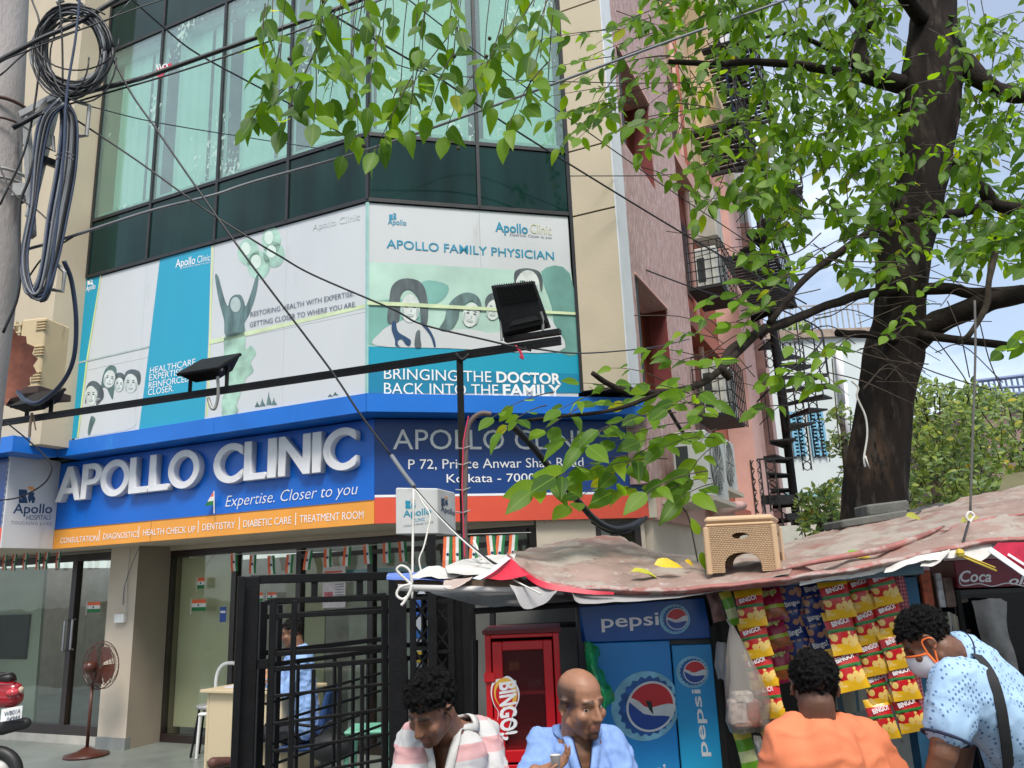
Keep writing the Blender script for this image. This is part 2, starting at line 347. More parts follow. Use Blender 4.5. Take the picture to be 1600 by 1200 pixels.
M_hairg = pm('grey_green_hair_print', (.10, .17, .17), .5, var=.4, scale=18, streak=4)
M_skinp = pm('pale_face_print', (.60, .645, .62), .4, var=.16, scale=9)
M_skinsh = pm('face_shade_print', (.40, .48, .47), .4, var=.1, scale=12)
M_navyp = pm('navy_print', (.012, .05, .13), .4)
M_tealp = pm('teal_lettering', (.01, .24, .38), .4)
M_slate = pm('slate_lettering', (.10, .12, .17), .4)
M_gold = pm('faded_gold_lettering', (.52, .52, .36), .4)
M_flame = pm('orange_print', (.80, .32, .06), .4)
M_floor = pm('grey_green_stone_floor', (.20, .22, .20), .35, var=.15, scale=3, bump=.1, bscale=30, dirt=((.13, .14, .13), 5, .6, 1))
M_asph = pm('asphalt', (.055, .055, .055), .85, var=.25, scale=9, bump=.6, bscale=150)
M_wht = pm('white_paint', (.75, .75, .74), .5)
M_shopglass = glass('clear_shop_glass', (.88, .90, .85), .07)
M_steel = pm('brushed_steel', (.55, .55, .56), .3, metal=1)
M_board = pm('pale_green_board', (.42, .47, .42), .5, var=.05)
M_blind = pm('pale_olive_partition', (.78, .76, .58), .6, var=.05, scale=2)
M_int = pm('grey_interior_wall', (.62, .61, .54), .8)

# ---------------- ground
mb = MB(); mb.poly([(-200, -120, 0), (200, -120, 0), (200, 260, 0), (-200, 260, 0)]); struct('ground', mb, M_asph)
mb = MB(); _q = [G.pt(-9, .006, 4.6), G.pt(10, .006, 4.6), G.pt(10, .006, -5), G.pt(-9, .006, -5)]; mb.hexa([v - Vector((0, 0, .2)) for v in _q] + _q); struct('pavement', mb, M_floor)

# ---------------- clinic building
cb = thing('clinic_building', 'cream clinic building with green glass bay, poster panels and a dark glazed ground floor', 'building', (S.p.x, S.p.y + 1, 0))
def part(name, mb, m, p=cb, **k): return obj(name, mb, m, p, **k)
# the slab behind the signs and above the ground floor
mb = MB(); zl, zh = 2.235, 3.19
bot = [S.pt(-4.40, 0, -.03), isect(S, -.03, SR, -.03).to_3d(), SR.pt(2.69, 0, -.03), SW.pt(.72, 0, -.06), SW.pt(4.9, 0, -.06), SW.pt(4.9, 0, -3), G.pt(-7, 0, -.05), S.pt(-7, 0, .55), LP.pt(-.6, 0, -.03)]
n = len(bot); b0 = [Vector((p.x, p.y, zl)) for p in bot]; b1 = [Vector((p.x, p.y, zh)) for p in bot]
mb.add(b0 + b1, [list(range(n))[::-1], [n + i for i in range(n)]] + [(i, (i + 1) % n, n + (i + 1) % n, n + i) for i in range(n)])
part('canopy_slab', mb, M_dcream)
# masonry in front plane of the ground floor
pf = PZ(195, 1173, 0); PF = Wall(pf.xy, AZL)
so_, _ = G.sz(243, 1160); pfo = (PF.p - G.p) @ G.n
D = Wall(PZ(163, 1167, 0).xy, AZL)
sp0 = (D.p - G.p) @ G.d; sp1 = (PF.p - G.p) @ G.d; do_ = (D.p - G.p) @ G.n
mb = MB(); mb.wbox(G, sp0, sp1, 0, 2.234, -.3, pfo); mb.hexa([G.pt(sp1, 0, pfo), G.pt(sp1, 0, -.3), G.pt(0, 0, -.3), G.pt(0, 0, .0), G.pt(sp1, 2.234, pfo), G.pt(sp1, 2.234, -.3), G.pt(0, 2.234, -.3), G.pt(0, 2.234, .0)])
part('pillar', mb, M_dcream)
mb = MB(); mb.wbox(G, sp0 - .01, sp1 + .004, 0, .13, pfo, pfo + .012, 0); mb.hexa([G.pt(sp1, 0, pfo), G.pt(0, 0, 0), G.pt(0, 0, .02), G.pt(sp1 + .012, 0, pfo + .012), G.pt(sp1, .13, pfo), G.pt(0, .13, 0), G.pt(0, .13, .02), G.pt(sp1 + .012, .13, pfo + .012)])
part('skirting', mb, pm('grey_skirting', (.24, .25, .24), .7))
RB = Wall(SR.pt(0, 0, -.07).xy, 75.868); _x = isect(G, 0, RB, 0); sX = (_x - G.p) @ G.d
sR0 = (_x - RB.p) @ RB.d; sR1 = RB.sz(838, 830)[0]; sR2 = RB.sz(932, 850)[0]; sR3 = RB.sz(1003, 850)[0]; sR4 = 2.68
mb = MB(); mb.wbox(RB, sR1, sR2, 0, 2.234, -.25, 0); part('wall', mb, M_dcream)
mb = MB(); mb.wbox(RB, sR3, sR4, 0, 2.234, -.25, 0); part('wall', mb, M_dcream)
mb = MB(); mb.wbox(G, 0, sX, 2.185, 2.234, -.2, .01); part('lintel', mb, M_dcream)
mb = MB(); mb.wbox(D, -6, (G.p - D.p) @ G.d + sp0 - .0, 0, .10, -.3, .0); part('step', mb, pm('pale_step', (.42, .40, .36), .6))
# window wall
def win(W, s0, s1, z0, z1, posts, rails=(), fw=.07, dp=.09, name='window', gm=M_shopglass, o=-.05, fm=M_frame, par=cb):
    mb = MB(); P = [s0] + list(posts) + [s1]
    mb.wbox(W, s0, s1, z1 - fw, z1, o - dp / 2, o + dp / 2); mb.wbox(W, s0, s1, z0, z0 + fw * 1.3, o - dp / 2, o + dp / 2)
    for p in P:
        a = min(max(p - fw / 2, s0), s1 - fw); mb.wbox(W, a, a + fw, z0 + fw * 1.3, z1 - fw, o - dp / 2 + .003, o + dp / 2 - .003)
    for (a, b, z) in rails: mb.wbox(W, a, b, z, z + fw * .7, o - dp / 2 + .006, o + dp / 2 - .006)
    w = part(name, mb, fm, par)
    for a, b in zip(P[:-1], P[1:]):
        g = MB(); g.wbox(W, a + .01, b - .01, z0 + .02, z1 - .02, o - .006, o + .0); obj('pane', g, gm, w)
    return w
posts = [G.sz(362, 950)[0], G.sz(464, 950)[0], G.sz(577, 950)[0]]
win(G, .005, sX - .03, .0, 2.18, posts, rails=[(posts[1], sX - .09, 2.0)], name='shop_window')
win(RB, sR0 + .02, sR1, .0, 2.225, [(sR0 + sR1) / 2], rails=[(sR0 + .1, sR1 - .07, 2.03)], name='shop_window')
win(RB, sR2, sR3, .8, 2.2, [(sR2 * .55 + sR3 * .45)], name='side_window', fw=.06)
dx0 = -4.2; dR = (G.p - D.p) @ G.d + sp0
dw = win(D, dx0, dR, .10, 2.2, [D.sz(57, 1000, -.05)[0] - 1.1, D.sz(112, 1000, -.05)[0]], name='glass_door', fw=.085, gm=M_shopglass)
for (u, v0, v1) in ((101, 978, 1003), (113, 976, 1001)):
    a, z0 = D.sz(u, v1, .02); _, z1 = D.sz(u, v0, .02); h = MB(); h.tube([D.pt(a, z0 - .1, .0), D.pt(a, z0 - .1, .04), D.pt(a, z1 + .06, .04), D.pt(a, z1 + .06, .0)], .012, 6); obj('handle', h, M_steel, dw)
# interior
mb = MB(); mb.wbox(G, -6, 7, .01, 2.23, -4.1, -4.0); part('interior_wall', mb, M_int)
mb = MB(); mb.wbox(SW, 0.8, 4.5, .01, 2.23, -.3, -.25); mb.wbox(G, -6.1, -6, .01, 2.23, -4, -.3); part('interior_wall', mb, M_int)
mb = MB(); mb.wbox(G, .08, posts[0] - .05, .15, 2.1, -.2, -.17); part('partition', mb, M_blind); mb = MB(); mb.wbox(G, posts[0] + .05, posts[1] - .3, .15, 2.1, -.9, -.87); part('partition', mb, M_blind)
mb = MB(); mb.wbox(G, posts[2] - .9, posts[2] + .0, .01, 2.2, -.9, -.86); part('partition', mb, pm('grey_partition', (.66, .68, .66), .6))
a0, z0 = D.sz(-10, 1150, -.3); a1, z1 = D.sz(72, 868, -.3)
mb = MB(); mb.hexa([D.pt(a0 - 1, .11, -.34), D.pt(a1 + .06, .11, -.34), D.pt(a1 + .06, .11, -.3), D.pt(a0 - 1, .11, -.3), D.pt(a0 - 1, 2.1, -.34), D.pt(a1 - .0, 2.1, -.34), D.pt(a1 - .0, 2.1, -.3), D.pt(a0 - 1, 2.1, -.3)]); part('notice_board', mb, M_board)
b1_, zz1 = D.sz(47, 960, -.28); _, zz0 = D.sz(47, 1030, -.28)
mb = MB(); mb.wbox(D, b1_ - 1.1, b1_, zz0, zz1, -.299, -.27); part('serving_hatch', mb, M_dark)
# ---------------- upper glass bay
gc = isect(S, OG, SR, OG)
GL = Wall(gc, AZL); GR = Wall(gc, 75.868)   # s = 0 at the fold
SL = [-4.0 - .0, -3.005, -1.99, -1.0, 0.0]; SL[0] = (S.pt(-3.89, 0, OG).xy - gc) @ GL.d
SRR = [0.0, 1.115, (SR.pt(1.985, 0, OG).xy - gc) @ GR.d]
ZP, ZS, ZW = 5.335, 6.05, 8.36
levels = [(3.385, ZP, 'p'), (ZP, ZS, 's'), (ZS, ZW, 'w'), (ZW, 9.05, 's'), (9.05, 11.3, 'w')]
mull = MB()
for W, SS in ((GL, SL), (GR, SRR)):
    for i, s in enumerate(SS):
        if W is GR and i == 0: continue
        mull.wbox(W, s - .017, s + .017, ZP, 11.3, -.05, .012)
    for z in (ZP, ZS, ZW, 9.05): mull.wbox(W, SS[0], SS[-1], z - .020, z + .020, -.045, .009)
part('mullion_grid', mull, M_mull)
for W, SS in ((GL, SL), (GR, SRR)):
    for a, b in zip(SS[:-1], SS[1:]):
        for (z0, z1, k) in levels:
            if k == 'p': continue
            g = MB(); g.wbox(W, a + .022, b - .022, z0 + .03, z1 - .03, -.02, -.006)
            part('spandrel_pane' if k == 's' else 'window_pane', g, M_gspan if k == 's' else M_gwin)
            if k == 'w':
                # curtain: folded sheet behind the pane, drawn not quite to the edge
                c = MB(); c.smooth = True; gaps = [(a + .16, (a + b) / 2 + .18), ((a + b) / 2 + .22, b - .03)] if W is GL else [(a + .1, b - .06)]
                for (c0, c1) in gaps:
                    nn = int((c1 - c0) / .018); vs = []
                    for i in range(nn + 1):
                        s = c0 + (c1 - c0) * i / nn; o = -.14 + .005 * math.sin(i * .78 + a * 7) + .005 * math.sin(i * .31)
                        vs += [W.pt(s, z0 + .08, o), W.pt(s, z1 - .15, o * .98)]
                    c.add(vs, [(2 * i, 2 * i + 2, 2 * i + 3, 2 * i + 1) for i in range(nn)])
                part('curtain', c, M_curt)
                h = MB(); h.wbox(W, a + .05, b - .03, z1 - .16, z1 - .04, -.17, -.1); h.wbox(W, a + .03, b - .03, z0 + .03, z0 + .1, -.22, -.06); part('curtain_rail', h, pm('pale_teal_pelmet', (.30, .42, .38), .6))
# dark room behind the bay
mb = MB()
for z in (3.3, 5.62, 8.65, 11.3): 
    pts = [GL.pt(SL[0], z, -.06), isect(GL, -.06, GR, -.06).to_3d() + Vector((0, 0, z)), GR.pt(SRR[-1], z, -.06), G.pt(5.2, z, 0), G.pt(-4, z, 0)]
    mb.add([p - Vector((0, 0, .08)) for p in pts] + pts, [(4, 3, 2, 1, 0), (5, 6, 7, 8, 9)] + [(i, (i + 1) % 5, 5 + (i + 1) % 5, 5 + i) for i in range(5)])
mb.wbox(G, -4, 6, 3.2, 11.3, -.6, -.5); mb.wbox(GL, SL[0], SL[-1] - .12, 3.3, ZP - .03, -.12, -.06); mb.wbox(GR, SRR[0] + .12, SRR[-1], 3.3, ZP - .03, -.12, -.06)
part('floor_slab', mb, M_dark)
# cream pier left of the bay (deep reveal, then front face)
mb = MB(); q = [LPU.pt(ULEN, 0, 0), LPU.pt(.45, 0, 0), LPU.pt(.45, 0, -4.5), LPU.pt(ULEN, 0, -4.5)]
mb.hexa([Vector((p.x, p.y, 3.3)) for p in q] + [Vector((p.x, p.y, 11.3)) for p in q]); part('pier', mb, M_cream)
# cream column right of the bay; white corner strip
def grooved(Wc, s0, s1, zs, o0, o1, name, m, gap=.02):
    for z0, z1 in zip(zs[:-1], zs[1:]):
        b = MB(); b.wbox(Wc, s0, s1, z0 + gap / 2, z1 - gap / 2, o0, o1); part(name, b, m)
    b = MB(); b.wbox(Wc, s0 + .01, s1 - .012, zs[0] + .001, zs[-1] - .001, o0 + .01, o1 - .015); part('joint_filler', b, M_seal)
grooved(CFW, .02, .475, [3.43, 5.29, 6.03, 7.75, 8.4, 9.9, 11.3], -.40, 0, 'column_block', M_cream)
mb = MB(); mb.wbox(CFW, -.012, .021, 3.43, 11.3, -.06, .004); part('column_edge_seal', mb, M_seal)
TOPZ = 17.
mb = MB(); mb.wbox(SW, .002, .36, 3.43, TOPZ, .001, .014); mb.wbox(SW, .30, .359, 3.431, TOPZ, -.45, .0); part('corner_strip', mb, M_white)
# side wall on the lane: roughcast panels, recessed openings
sidebays = [(3.55, 4.735), (6.3, 7.49), (9.05, 10.24), (11.8, 13.0)]
def panel(s0, s1, z0, z1, m=M_pink, o=0.0, nm='roughcast_panel'):
    b = MB(); b.wbox(SW, s0, s1, z0, z1, -.22, o); part(nm, b, m)
panel(.365, .535, 3.43, TOPZ); panel(1.85, 3.14, 2.55, TOPZ)
zz = [2.55] + [z for p in sidebays for z in p] + [TOPZ]
for i in range(0, len(zz), 2): panel(.55, 1.835, zz[i], zz[i + 1])
mb = MB(); mb.wbox(SW, .362, 3.135, 3.43, TOPZ, -.5, -.45); mb.wbox(SW, .536, .549, 3.43, TOPZ, -.3, -.012); mb.wbox(SW, 1.836, 1.849, 2.6, TOPZ, -.3, -.012); part('joint_filler', mb, M_groove)
for (z0, z1) in sidebays:
    b = MB(); b.wbox(SW, .551, 1.834, z0 - .02, z1 + .02, -.44, -.40); b.wbox(SW, .50, .549, z0, z1, -.42, -.221); b.wbox(SW, 1.836, 1.88, z0, z1, -.42, -.221)
    part('window_recess', b, M_terra)
    b = MB(); b.wbox(SW, .52, 1.86, z1 + .001, z1 + .03, -.3, .02); part('opening_trim', b, M_pinkp)
mb = MB(); mb.wbox(SW, .74, 4.9, 2.2, 2.55, -.2, .02); part('roughcast_base', mb, M_pinkp)
mb = MB(); mb.wbox(SW, 0.75, 5.0, -.0, 2.2, -.2, -.08); part('base_wall', mb, M_dcream)
# terracotta bays and pink pilasters farther along
ZC = SW.sz(1137, 358, -.4)[1]
M_ucream = pm('cream_upper_paint', (.62, .47, .29), .75, var=.06, scale=2, bump=.1)
mb = MB(); mb.wbox(SW, 3.14, 11.2, 2.2, ZC, -.55, -.45); part('terracotta_bay', mb, M_terra)
mb = MB(); mb.wbox(SW, 3.14, 11.2, ZC, TOPZ, -.55, -.45); part('upper_bay', mb, M_ucream)
for (s0, s1, m) in ((7.7, 9.2, M_pinkp), (10.7, 11.3, M_pinkp)):
    b = MB(); b.wbox(SW, s0, s1, 0, ZC + .3, -.44, -.0); part('pilaster', b, m)
    b = MB(); b.wbox(SW, s0, s1, ZC + .3, TOPZ, -.44, -.002); part('pilaster', b, M_ucream if s0 < 9 else M_white)
for z in (2.55, 5.3, 8.05):
    b = MB(); b.wbox(SW, 3.15, 7.69, z - .1, z + .16, -.44, -.18); b.wbox(SW, 9.21, 10.69, z - .1, z + .16, -.44, -.18); part('floor_edge', b, M_terra if z < 8 else M_pinkp)
for z in (3.3, 6.1, 8.9):  # dark louvred windows deep in the bays
    b = MB(); b.wbox(SW, 4.0, 6.4, z, z + 1.3, -.449, -.43); part('bay_window', b, pm('dark_bay_window', (.03, .03, .035), .3))
for s in (5.35, 5.65, 10.2):
    b = MB(); b.smooth = True; b.tube([SW.pt(s, 2.7, -.33), SW.pt(s, TOPZ, -.33)], .05, 8); part('drain_pipe', b, M_terra if s > 5.4 else M_pinkp)
b = MB(); b.smooth = True; p0 = SW.px(1118, 815, .12); p1 = SW.px(1118, 795, .12); p2 = SW.px(1160, 790, .1)
b.tube(spl([p0, p1, p1 + (p2 - p1) * .2, p2], 4), .07, 8); part('drain_pipe', b, M_pinkp)
mb = MB(); mb.wbox(SW, 11.3, 11.31, 0, TOPZ, -12, -.5); mb.wbox(SW, 5.0, 11.3, 0, 2.2, -.5, -.1); part('end_wall', mb, M_pinkp)

# ---------------- signs
zb, zt = 2.22, 3.20
sg = thing('clinic_sign', 'long blue illuminated sign board with raised silver letters APOLLO CLINIC and an orange strip', 'sign', (S.p.x, S.p.y, zb))
Z1 = 2.434
mb = MB(); mb.wbox(S, -4.408, -.002, Z1, zt, -.028, 0); obj('sign_face', mb, M_blue, sg)
mb = MB(); mb.wbox(S, -4.408, -.002, zb, Z1 - .002, -.028, 0.004); obj('orange_strip', mb, M_orange, sg)
mb = MB(); mb.wbox(S, -3.26 + .4, -3.255 + .4, zb, Z1, .0045, .006); mb.wbox(S, -4.4, -.01, Z1 - .003, Z1 + .006, .004, .007); obj('seam', mb, pm('brown_seam', (.25, .12, .03), .6), sg)  # thin brown lines where the sign sheets join
# raised letters drawn as outlines in a 1 x 1 em box
def arc(cx, cy, rx, ry, a0, a1, n=18): return [(cx + rx * math.cos(math.radians(a0 + (a1 - a0) * i / n)), cy + ry * math.sin(math.radians(a0 + (a1 - a0) * i / n))) for i in range(n + 1)]
def glyph(c):
    t = .17
    if c == 'A': return [[(0, 0), (.36, 1), (.54, 1), (.9, 0), (.71, 0), (.63, .22), (.27, .22), (.19, 0)], [(.32, .37), (.58, .37), (.45, .76)]], .9
    if c == 'P': return [[(0, 0), (t, 0), (t, .40), (.33, .40)] + arc(.33, .70, .29, .30, -90, 90, 12)[0:] + [(0, 1)], [(t, .54), (.31, .54)] + arc(.31, .70, .135, .16, -90, 90, 10) + [(t, .86)]], .62
    if c == 'O': return [arc(.5, .5, .5, .52, 0, 350, 30), arc(.5, .5, .33, .35, 0, 350, 26)], 1.
    if c == 'L': return [[(0, 0), (.52, 0), (.52, .155), (t, .155), (t, 1), (0, 1)]], .52
    if c == 'C': return [arc(.5, .5, .5, .52, 52, 308, 26) + [(.81, .30)] + arc(.5, .5, .33, .355, 300, 60, 20) + [(.81, .70)]], .82
    if c == 'I': return [[(0, 0), (t, 0), (t, 1), (0, 1)]], t
    if c == 'N': return [[(0, 0), (t, 0), (t, .68), (.60, 0), (.76, 0), (.76, 1), (.59, 1), (.59, .36), (.14, 1), (0, 1)]], .76
# measured foot (left) and head positions: (char, left px at the foot, right px at the foot, foot v, head v)
LET = [('A', 89, 127, 784, 732), ('P', 128, 158, 782, 728), ('O', 158, 202, 776, 720), ('L', 203, 232, 770, 716), ('L', 234, 264, 768, 713), ('O', 264, 312, 762, 703),
       ('C', 335, 380, 754, 694), ('L', 383, 416, 750, 692), ('I', 420, 433, 745, 687), ('N', 437, 486, 743, 682), ('I', 490, 503, 737, 677), ('C', 507, 558, 734, 668)]
for (c, u0, u1, vf, vh) in LET:
    o = .055; s0, z0 = S.sz(u0, vf, o); s1, _ = S.sz(u1, vf, o); _, z1 = S.sz((u0 + u1) / 2 + 6, vh, o)
    lp, wdt = glyph(c); z0 = 2.741; h = .39
    k = (s1 - s0) / wdt; me = shape_mesh(lp, .03 / 1.0, .010)
    frame_obj('raised_letter', me, M_wface, sg, S.pt(s0, z0, .04), S.pt(1, 0) - S.pt(0, 0), (0, 0, 1), k, h, 1)
write(S, 'Expertise. Closer to you', (352, 792), (559, 772), (352, 775), .006, M_wletter, sg, shear=.25, bold=-.01)
for t, a, b in (('CONSULTATION', (94, 849), (152, 845)), ('DIAGNOSTICS', (161, 843), (217, 839)), ('HEALTH CHECK UP', (223, 837), (305, 831.5)), ('DENTISTRY', (316, 829), (367, 825)), ('DIABETIC CARE', (380, 824), (455, 818)), ('TREATMENT ROOM', (468, 817), (568, 810))):
    write(S, t, a, b, (a[0], a[1] - 8.5 - (a[0] - 94) * .008), .008, M_wletter, sg)
    if t != 'CONSULTATION':
        s, z = S.sz(a[0] - 6, a[1] - 6, .006); m_ = MB(); m_.wbox(S, s - .004, s + .004, z - .06, z + .06, .0045, .008); obj('divider', m_, M_wletter, sg)
# hospital panel on the return
hp = thing('hospital_panel', 'white return panel with a dark blue crest and the words Apollo Hospitals', 'sign', LP.pt(-.3, zb, 0))
mb = MB(); mb.wbox(LP, -.607, -.004, zb, zt + .03, -.03, .012); obj('panel_face', mb, pm('white_panel', (.62, .63, .64), .4, var=.05, scale=2, dirt=((.5, .5, .49), 3, .66, 5)), hp, bevel=.004)
def crest(W, cx, cy, w, h, off, par, m1=M_navyp, m2=M_flame):
    """torch and profile crest: u,v centre, px size"""
    P = lambda l: [(cx + x * w, cy - y * h) for x, y in l]
    flat(W, P([(-.5, .32), (-.06, .30), (.0, .12), (-.12, -.05), (-.05, -.18), (.02, -.5), (-.5, -.5), (-.5, -.14), (-.30, -.3), (-.5, -.02)]), off, m1, par, 'crest')
    flat(W, P([(.06, .02), (.2, .16), (.42, .12), (.36, -.05), (.46, -.22), (.38, -.5), (.24, -.5), (.26, -.3), (.1, -.5), (.02, -.2)]), off, m1, par, 'crest')
    flat(W, P([(-.1, .62), (.05, .48), (.3, .5), (.5, .26), (.3, .32), (.2, .22), (.12, .36), (.0, .36), (.06, .5)]), off, m2, par, 'crest_flame')
crest(LP, 43, 773, 27, 26, .0135, hp)
write(LP, 'Apollo', (20, 802), (81, 802), (20, 787), .0135, M_navyp, hp, bold=.012)
write(LP, 'HOSPITALS', (41, 813), (79, 812), (41, 805), .0135, M_navyp, hp)
write(LP, 'TOUCHING LIVES', (17, 819), (80, 821), (17, 814), .0135, M_slate, hp, space=1.25)
ls = thing('end_sign', 'far left end of the blue and red sign beside the white hospital panel', 'sign', LP.pt(-.62, zb, -.2))
LS = Wall(LP.pt(-.607, 0, 0).xy, AZL)
mb = MB(); mb.wbox(LS, -2.6, -.002, 2.44, zt, -.03, 0); obj('sign_face', mb, M_dblue, ls)
mb = MB(); mb.wbox(LS, -2.6, -.002, zb, 2.438, -.03, .004); obj('red_strip', mb, M_red, ls)
# address sign on the folded side
ad = thing('address_sign', 'navy sign board giving the Apollo Clinic road address above a red strip', 'sign', (SR.pt(1.3, 0).x, SR.pt(1.3, 0).y, zb))
mb = MB(); mb.wbox(SR, .002, 2.71, 2.482, zt, -.03, 0); obj('sign_face', mb, M_dblue, ad)
mb = MB(); mb.wbox(SR, .002, 2.71, zb, 2.458, -.03, .004); obj('red_strip', mb, M_red, ad)
mb = MB(); mb.wbox(SR, .002, 2.71, 2.459, 2.481, -.03, .006); obj('white_line', mb, M_wletter, ad)
mb = MB(); mb.wbox(SR, 2.712, 2.80, zb, zt, -.6, .0); obj('end_cap', mb, M_dcream, ad)
write(SR, 'APOLLO CLINIC', (614, 702), (939, 702), (614, 671), .006, M_wletter, ad)
write(SR, 'P 72, Prince Anwar Shah Road', (638, 733), (912, 729), (638, 718), .006, M_wletter, ad)
write(SR, 'Kolkata - 700033', (698, 754), (858, 752), (698, 741), .006, M_wletter, ad)
# plain fascia band over the signs
fb = thing('sign_fascia', 'plain bright blue fascia band running along the top of all the signs', 'fascia', (S.p.x, S.p.y, zt))
fc = isect(S, .28, SR, .28); FL = Wall(fc, AZL); FR = Wall(fc, 75.868)
fl0 = (S.pt(-4.08, 0, .28).xy - fc) @ FL.d
mb = MB(); mb.wbox(FL, fl0, -3.1 + 1.25, 3.212, 3.382, -.30, 0); obj('fascia_panel', mb, M_band, fb)
mb = MB(); mb.hexa([FL.pt(-1.847, 3.212, -.30), isect(FL, -.3, FR, -.3).to_3d() + Vector((0, 0, 3.212)), Vector((fc.x, fc.y, 3.212)), FL.pt(-1.847, 3.212, 0), FL.pt(-1.847, 3.382, -.30), isect(FL, -.3, FR, -.3).to_3d() + Vector((0, 0, 3.382)), Vector((fc.x, fc.y, 3.382)), FL.pt(-1.847, 3.382, 0)]); obj('fascia_panel', mb, M_band, fb)
mb = MB(); mb.hexa([isect(FL, -.3, FR, -.3).to_3d() + Vector((0, 0, 3.212)), FR.pt(2.78, 3.212, -.3), FR.pt(2.78, 3.212, 0), Vector((fc.x + .004, fc.y, 3.212)), isect(FL, -.3, FR, -.3).to_3d() + Vector((0, 0, 3.382)), FR.pt(2.78, 3.382, -.3), FR.pt(2.78, 3.382, 0), Vector((fc.x + .004, fc.y, 3.382))]); obj('fascia_panel', mb, M_band, fb)
l1 = LPB.sz(21, 682)[0]
mb = MB(); mb.wbox(LPB, l1, -.003, 3.212, 3.384, -.30, 0); FE = Wall(LPB.pt(l1, 0, 0).xy, AZL); mb.wbox(FE, -2.5, -.30, 3.212, 3.384, -.3, 0); obj('fascia_panel', mb, M_band, fb)

# ---------------- poster panels in the bay
def zat(W, u, v, o): return W.sz(u, v, o)
def poster(name, label, W, s0, s1, m=M_pvinyl):
    t = thing(name, label, 'poster', (W.pt((s0 + s1) / 2, 3.39, 0)))
    return t
PO = -.012
p1 = poster('advertising_panel', 'white and cyan clinic poster of a smiling family, headed HEALTHCARE EXPERTISE', GL, SL[0], SL[2])
p2 = poster('advertising_panel', 'pale clinic poster of a girl raising both arms under green balloons', GL, SL[2], 0)
p3 = poster('advertising_panel', 'APOLLO FAMILY PHYSICIAN poster with a doctor and family on green ground', GR, 0, SRR[-1])
for t, W, s0, s1, nsp in ((p1, GL, SL[0] + .025, SL[1] - .001, 0), (p1, GL, SL[1] + .001, SL[2] - .002, 0), (p2, GL, SL[2] + .002, SL[3] - .001, 0), (p2, GL, SL[3] + .001, -.014, 0), (p3, GR, .014, SRR[1] - .001, 0), (p3, GR, SRR[1] + .001, SRR[-1] - .025, 0)):
    for (za, zb_) in ((3.388, 4.18), (4.183, ZP - .03)):
        b = MB(); b.wbox(W, s0, s1, za, zb_, -.05, PO); obj('backing_sheet', b, M_pvinyl, t)
b = MB(); b.wbox(GL, -.016, .0, 3.388, ZP - .03, -.05, .004); b.wbox(GR, -.0, .016, 3.388, ZP - .03, -.05, .003); obj('corner_bead', b, pm('pale_teal_bead', (.30, .52, .50), .5), p3)
def smoothloop(P, n=4):
    N = len(P); o = []
    for i in range(N):
        a, b, c, d = (Vector(P[(i + j) % N]) for j in (-1, 0, 1, 2))
        for k in range(n):
            t = k / n; o.append(tuple(.5 * ((2 * b) + (c - a) * t + (2 * a - 5 * b + 4 * c - d) * t * t + (3 * b - a - 3 * c + d) * t ** 3)))
    return o
def fl(W, pts, m, t, nm, k=1):
    if nm in ('printed_hair', 'printed_figure', 'printed_dress', 'printed_coats', 'printed_shirt', 'printed_collar', 'green_shade', 'printed_stethoscope'): pts = smoothloop(pts)
    return flat(W, pts, PO + .0022 * k, m, t, nm)
fl(GL, [(131.5, 434), (157, 428), (135, 560), (120, 684), (104, 688)], M_cyan, p1, 'cyan_stripe')
fl(GL, [(250, 403), (329.5, 384), (326, 520), (319.5, 655), (217, 672), (231, 560)], M_cyan, p1, 'cyan_stripe')
fl(GL, [(157, 428), (158.5, 427.6), (137.5, 560), (122.5, 683.5), (120, 684), (135, 560)], M_lime, p1, 'lime_line', 2)
fl(GL, [(120, 566), (233, 540), (233.2, 542.5), (120, 568.5)], M_skinsh, p1, 'crease', 2)
write(GL, 'Apollo', (134, 455), (149, 451), (134, 447), PO + .005, M_wletter, p1, bold=.01)
crest(GL, 141, 441, 9, 8, PO + .005, p1, M_wletter, M_wletter)
write(GL, 'Apollo', (274, 418), (305, 412), (274, 406), PO + .005, M_wletter, p1, bold=.01)
write(GL, 'Clinic', (308, 411), (328, 407), (308, 400.5), PO + .005, M_wletter, p1)
write(GL, 'Expertise. Closer to you', (286, 419), (327, 411), (286, 416.5), PO + .005, M_wletter, p1)
for i, (t, a, b) in enumerate((('HEALTHCARE', (234, 584), (305, 570)), ('EXPERTISE.', (233, 595), (287, 585)), ('REINFORCED AND', (232, 607), (324, 591)), ('CLOSER.', (231, 618), (271, 611)))):
    write(GL, t, a, b, (a[0], a[1] - 9.5), PO + .005, M_wletter, p1)
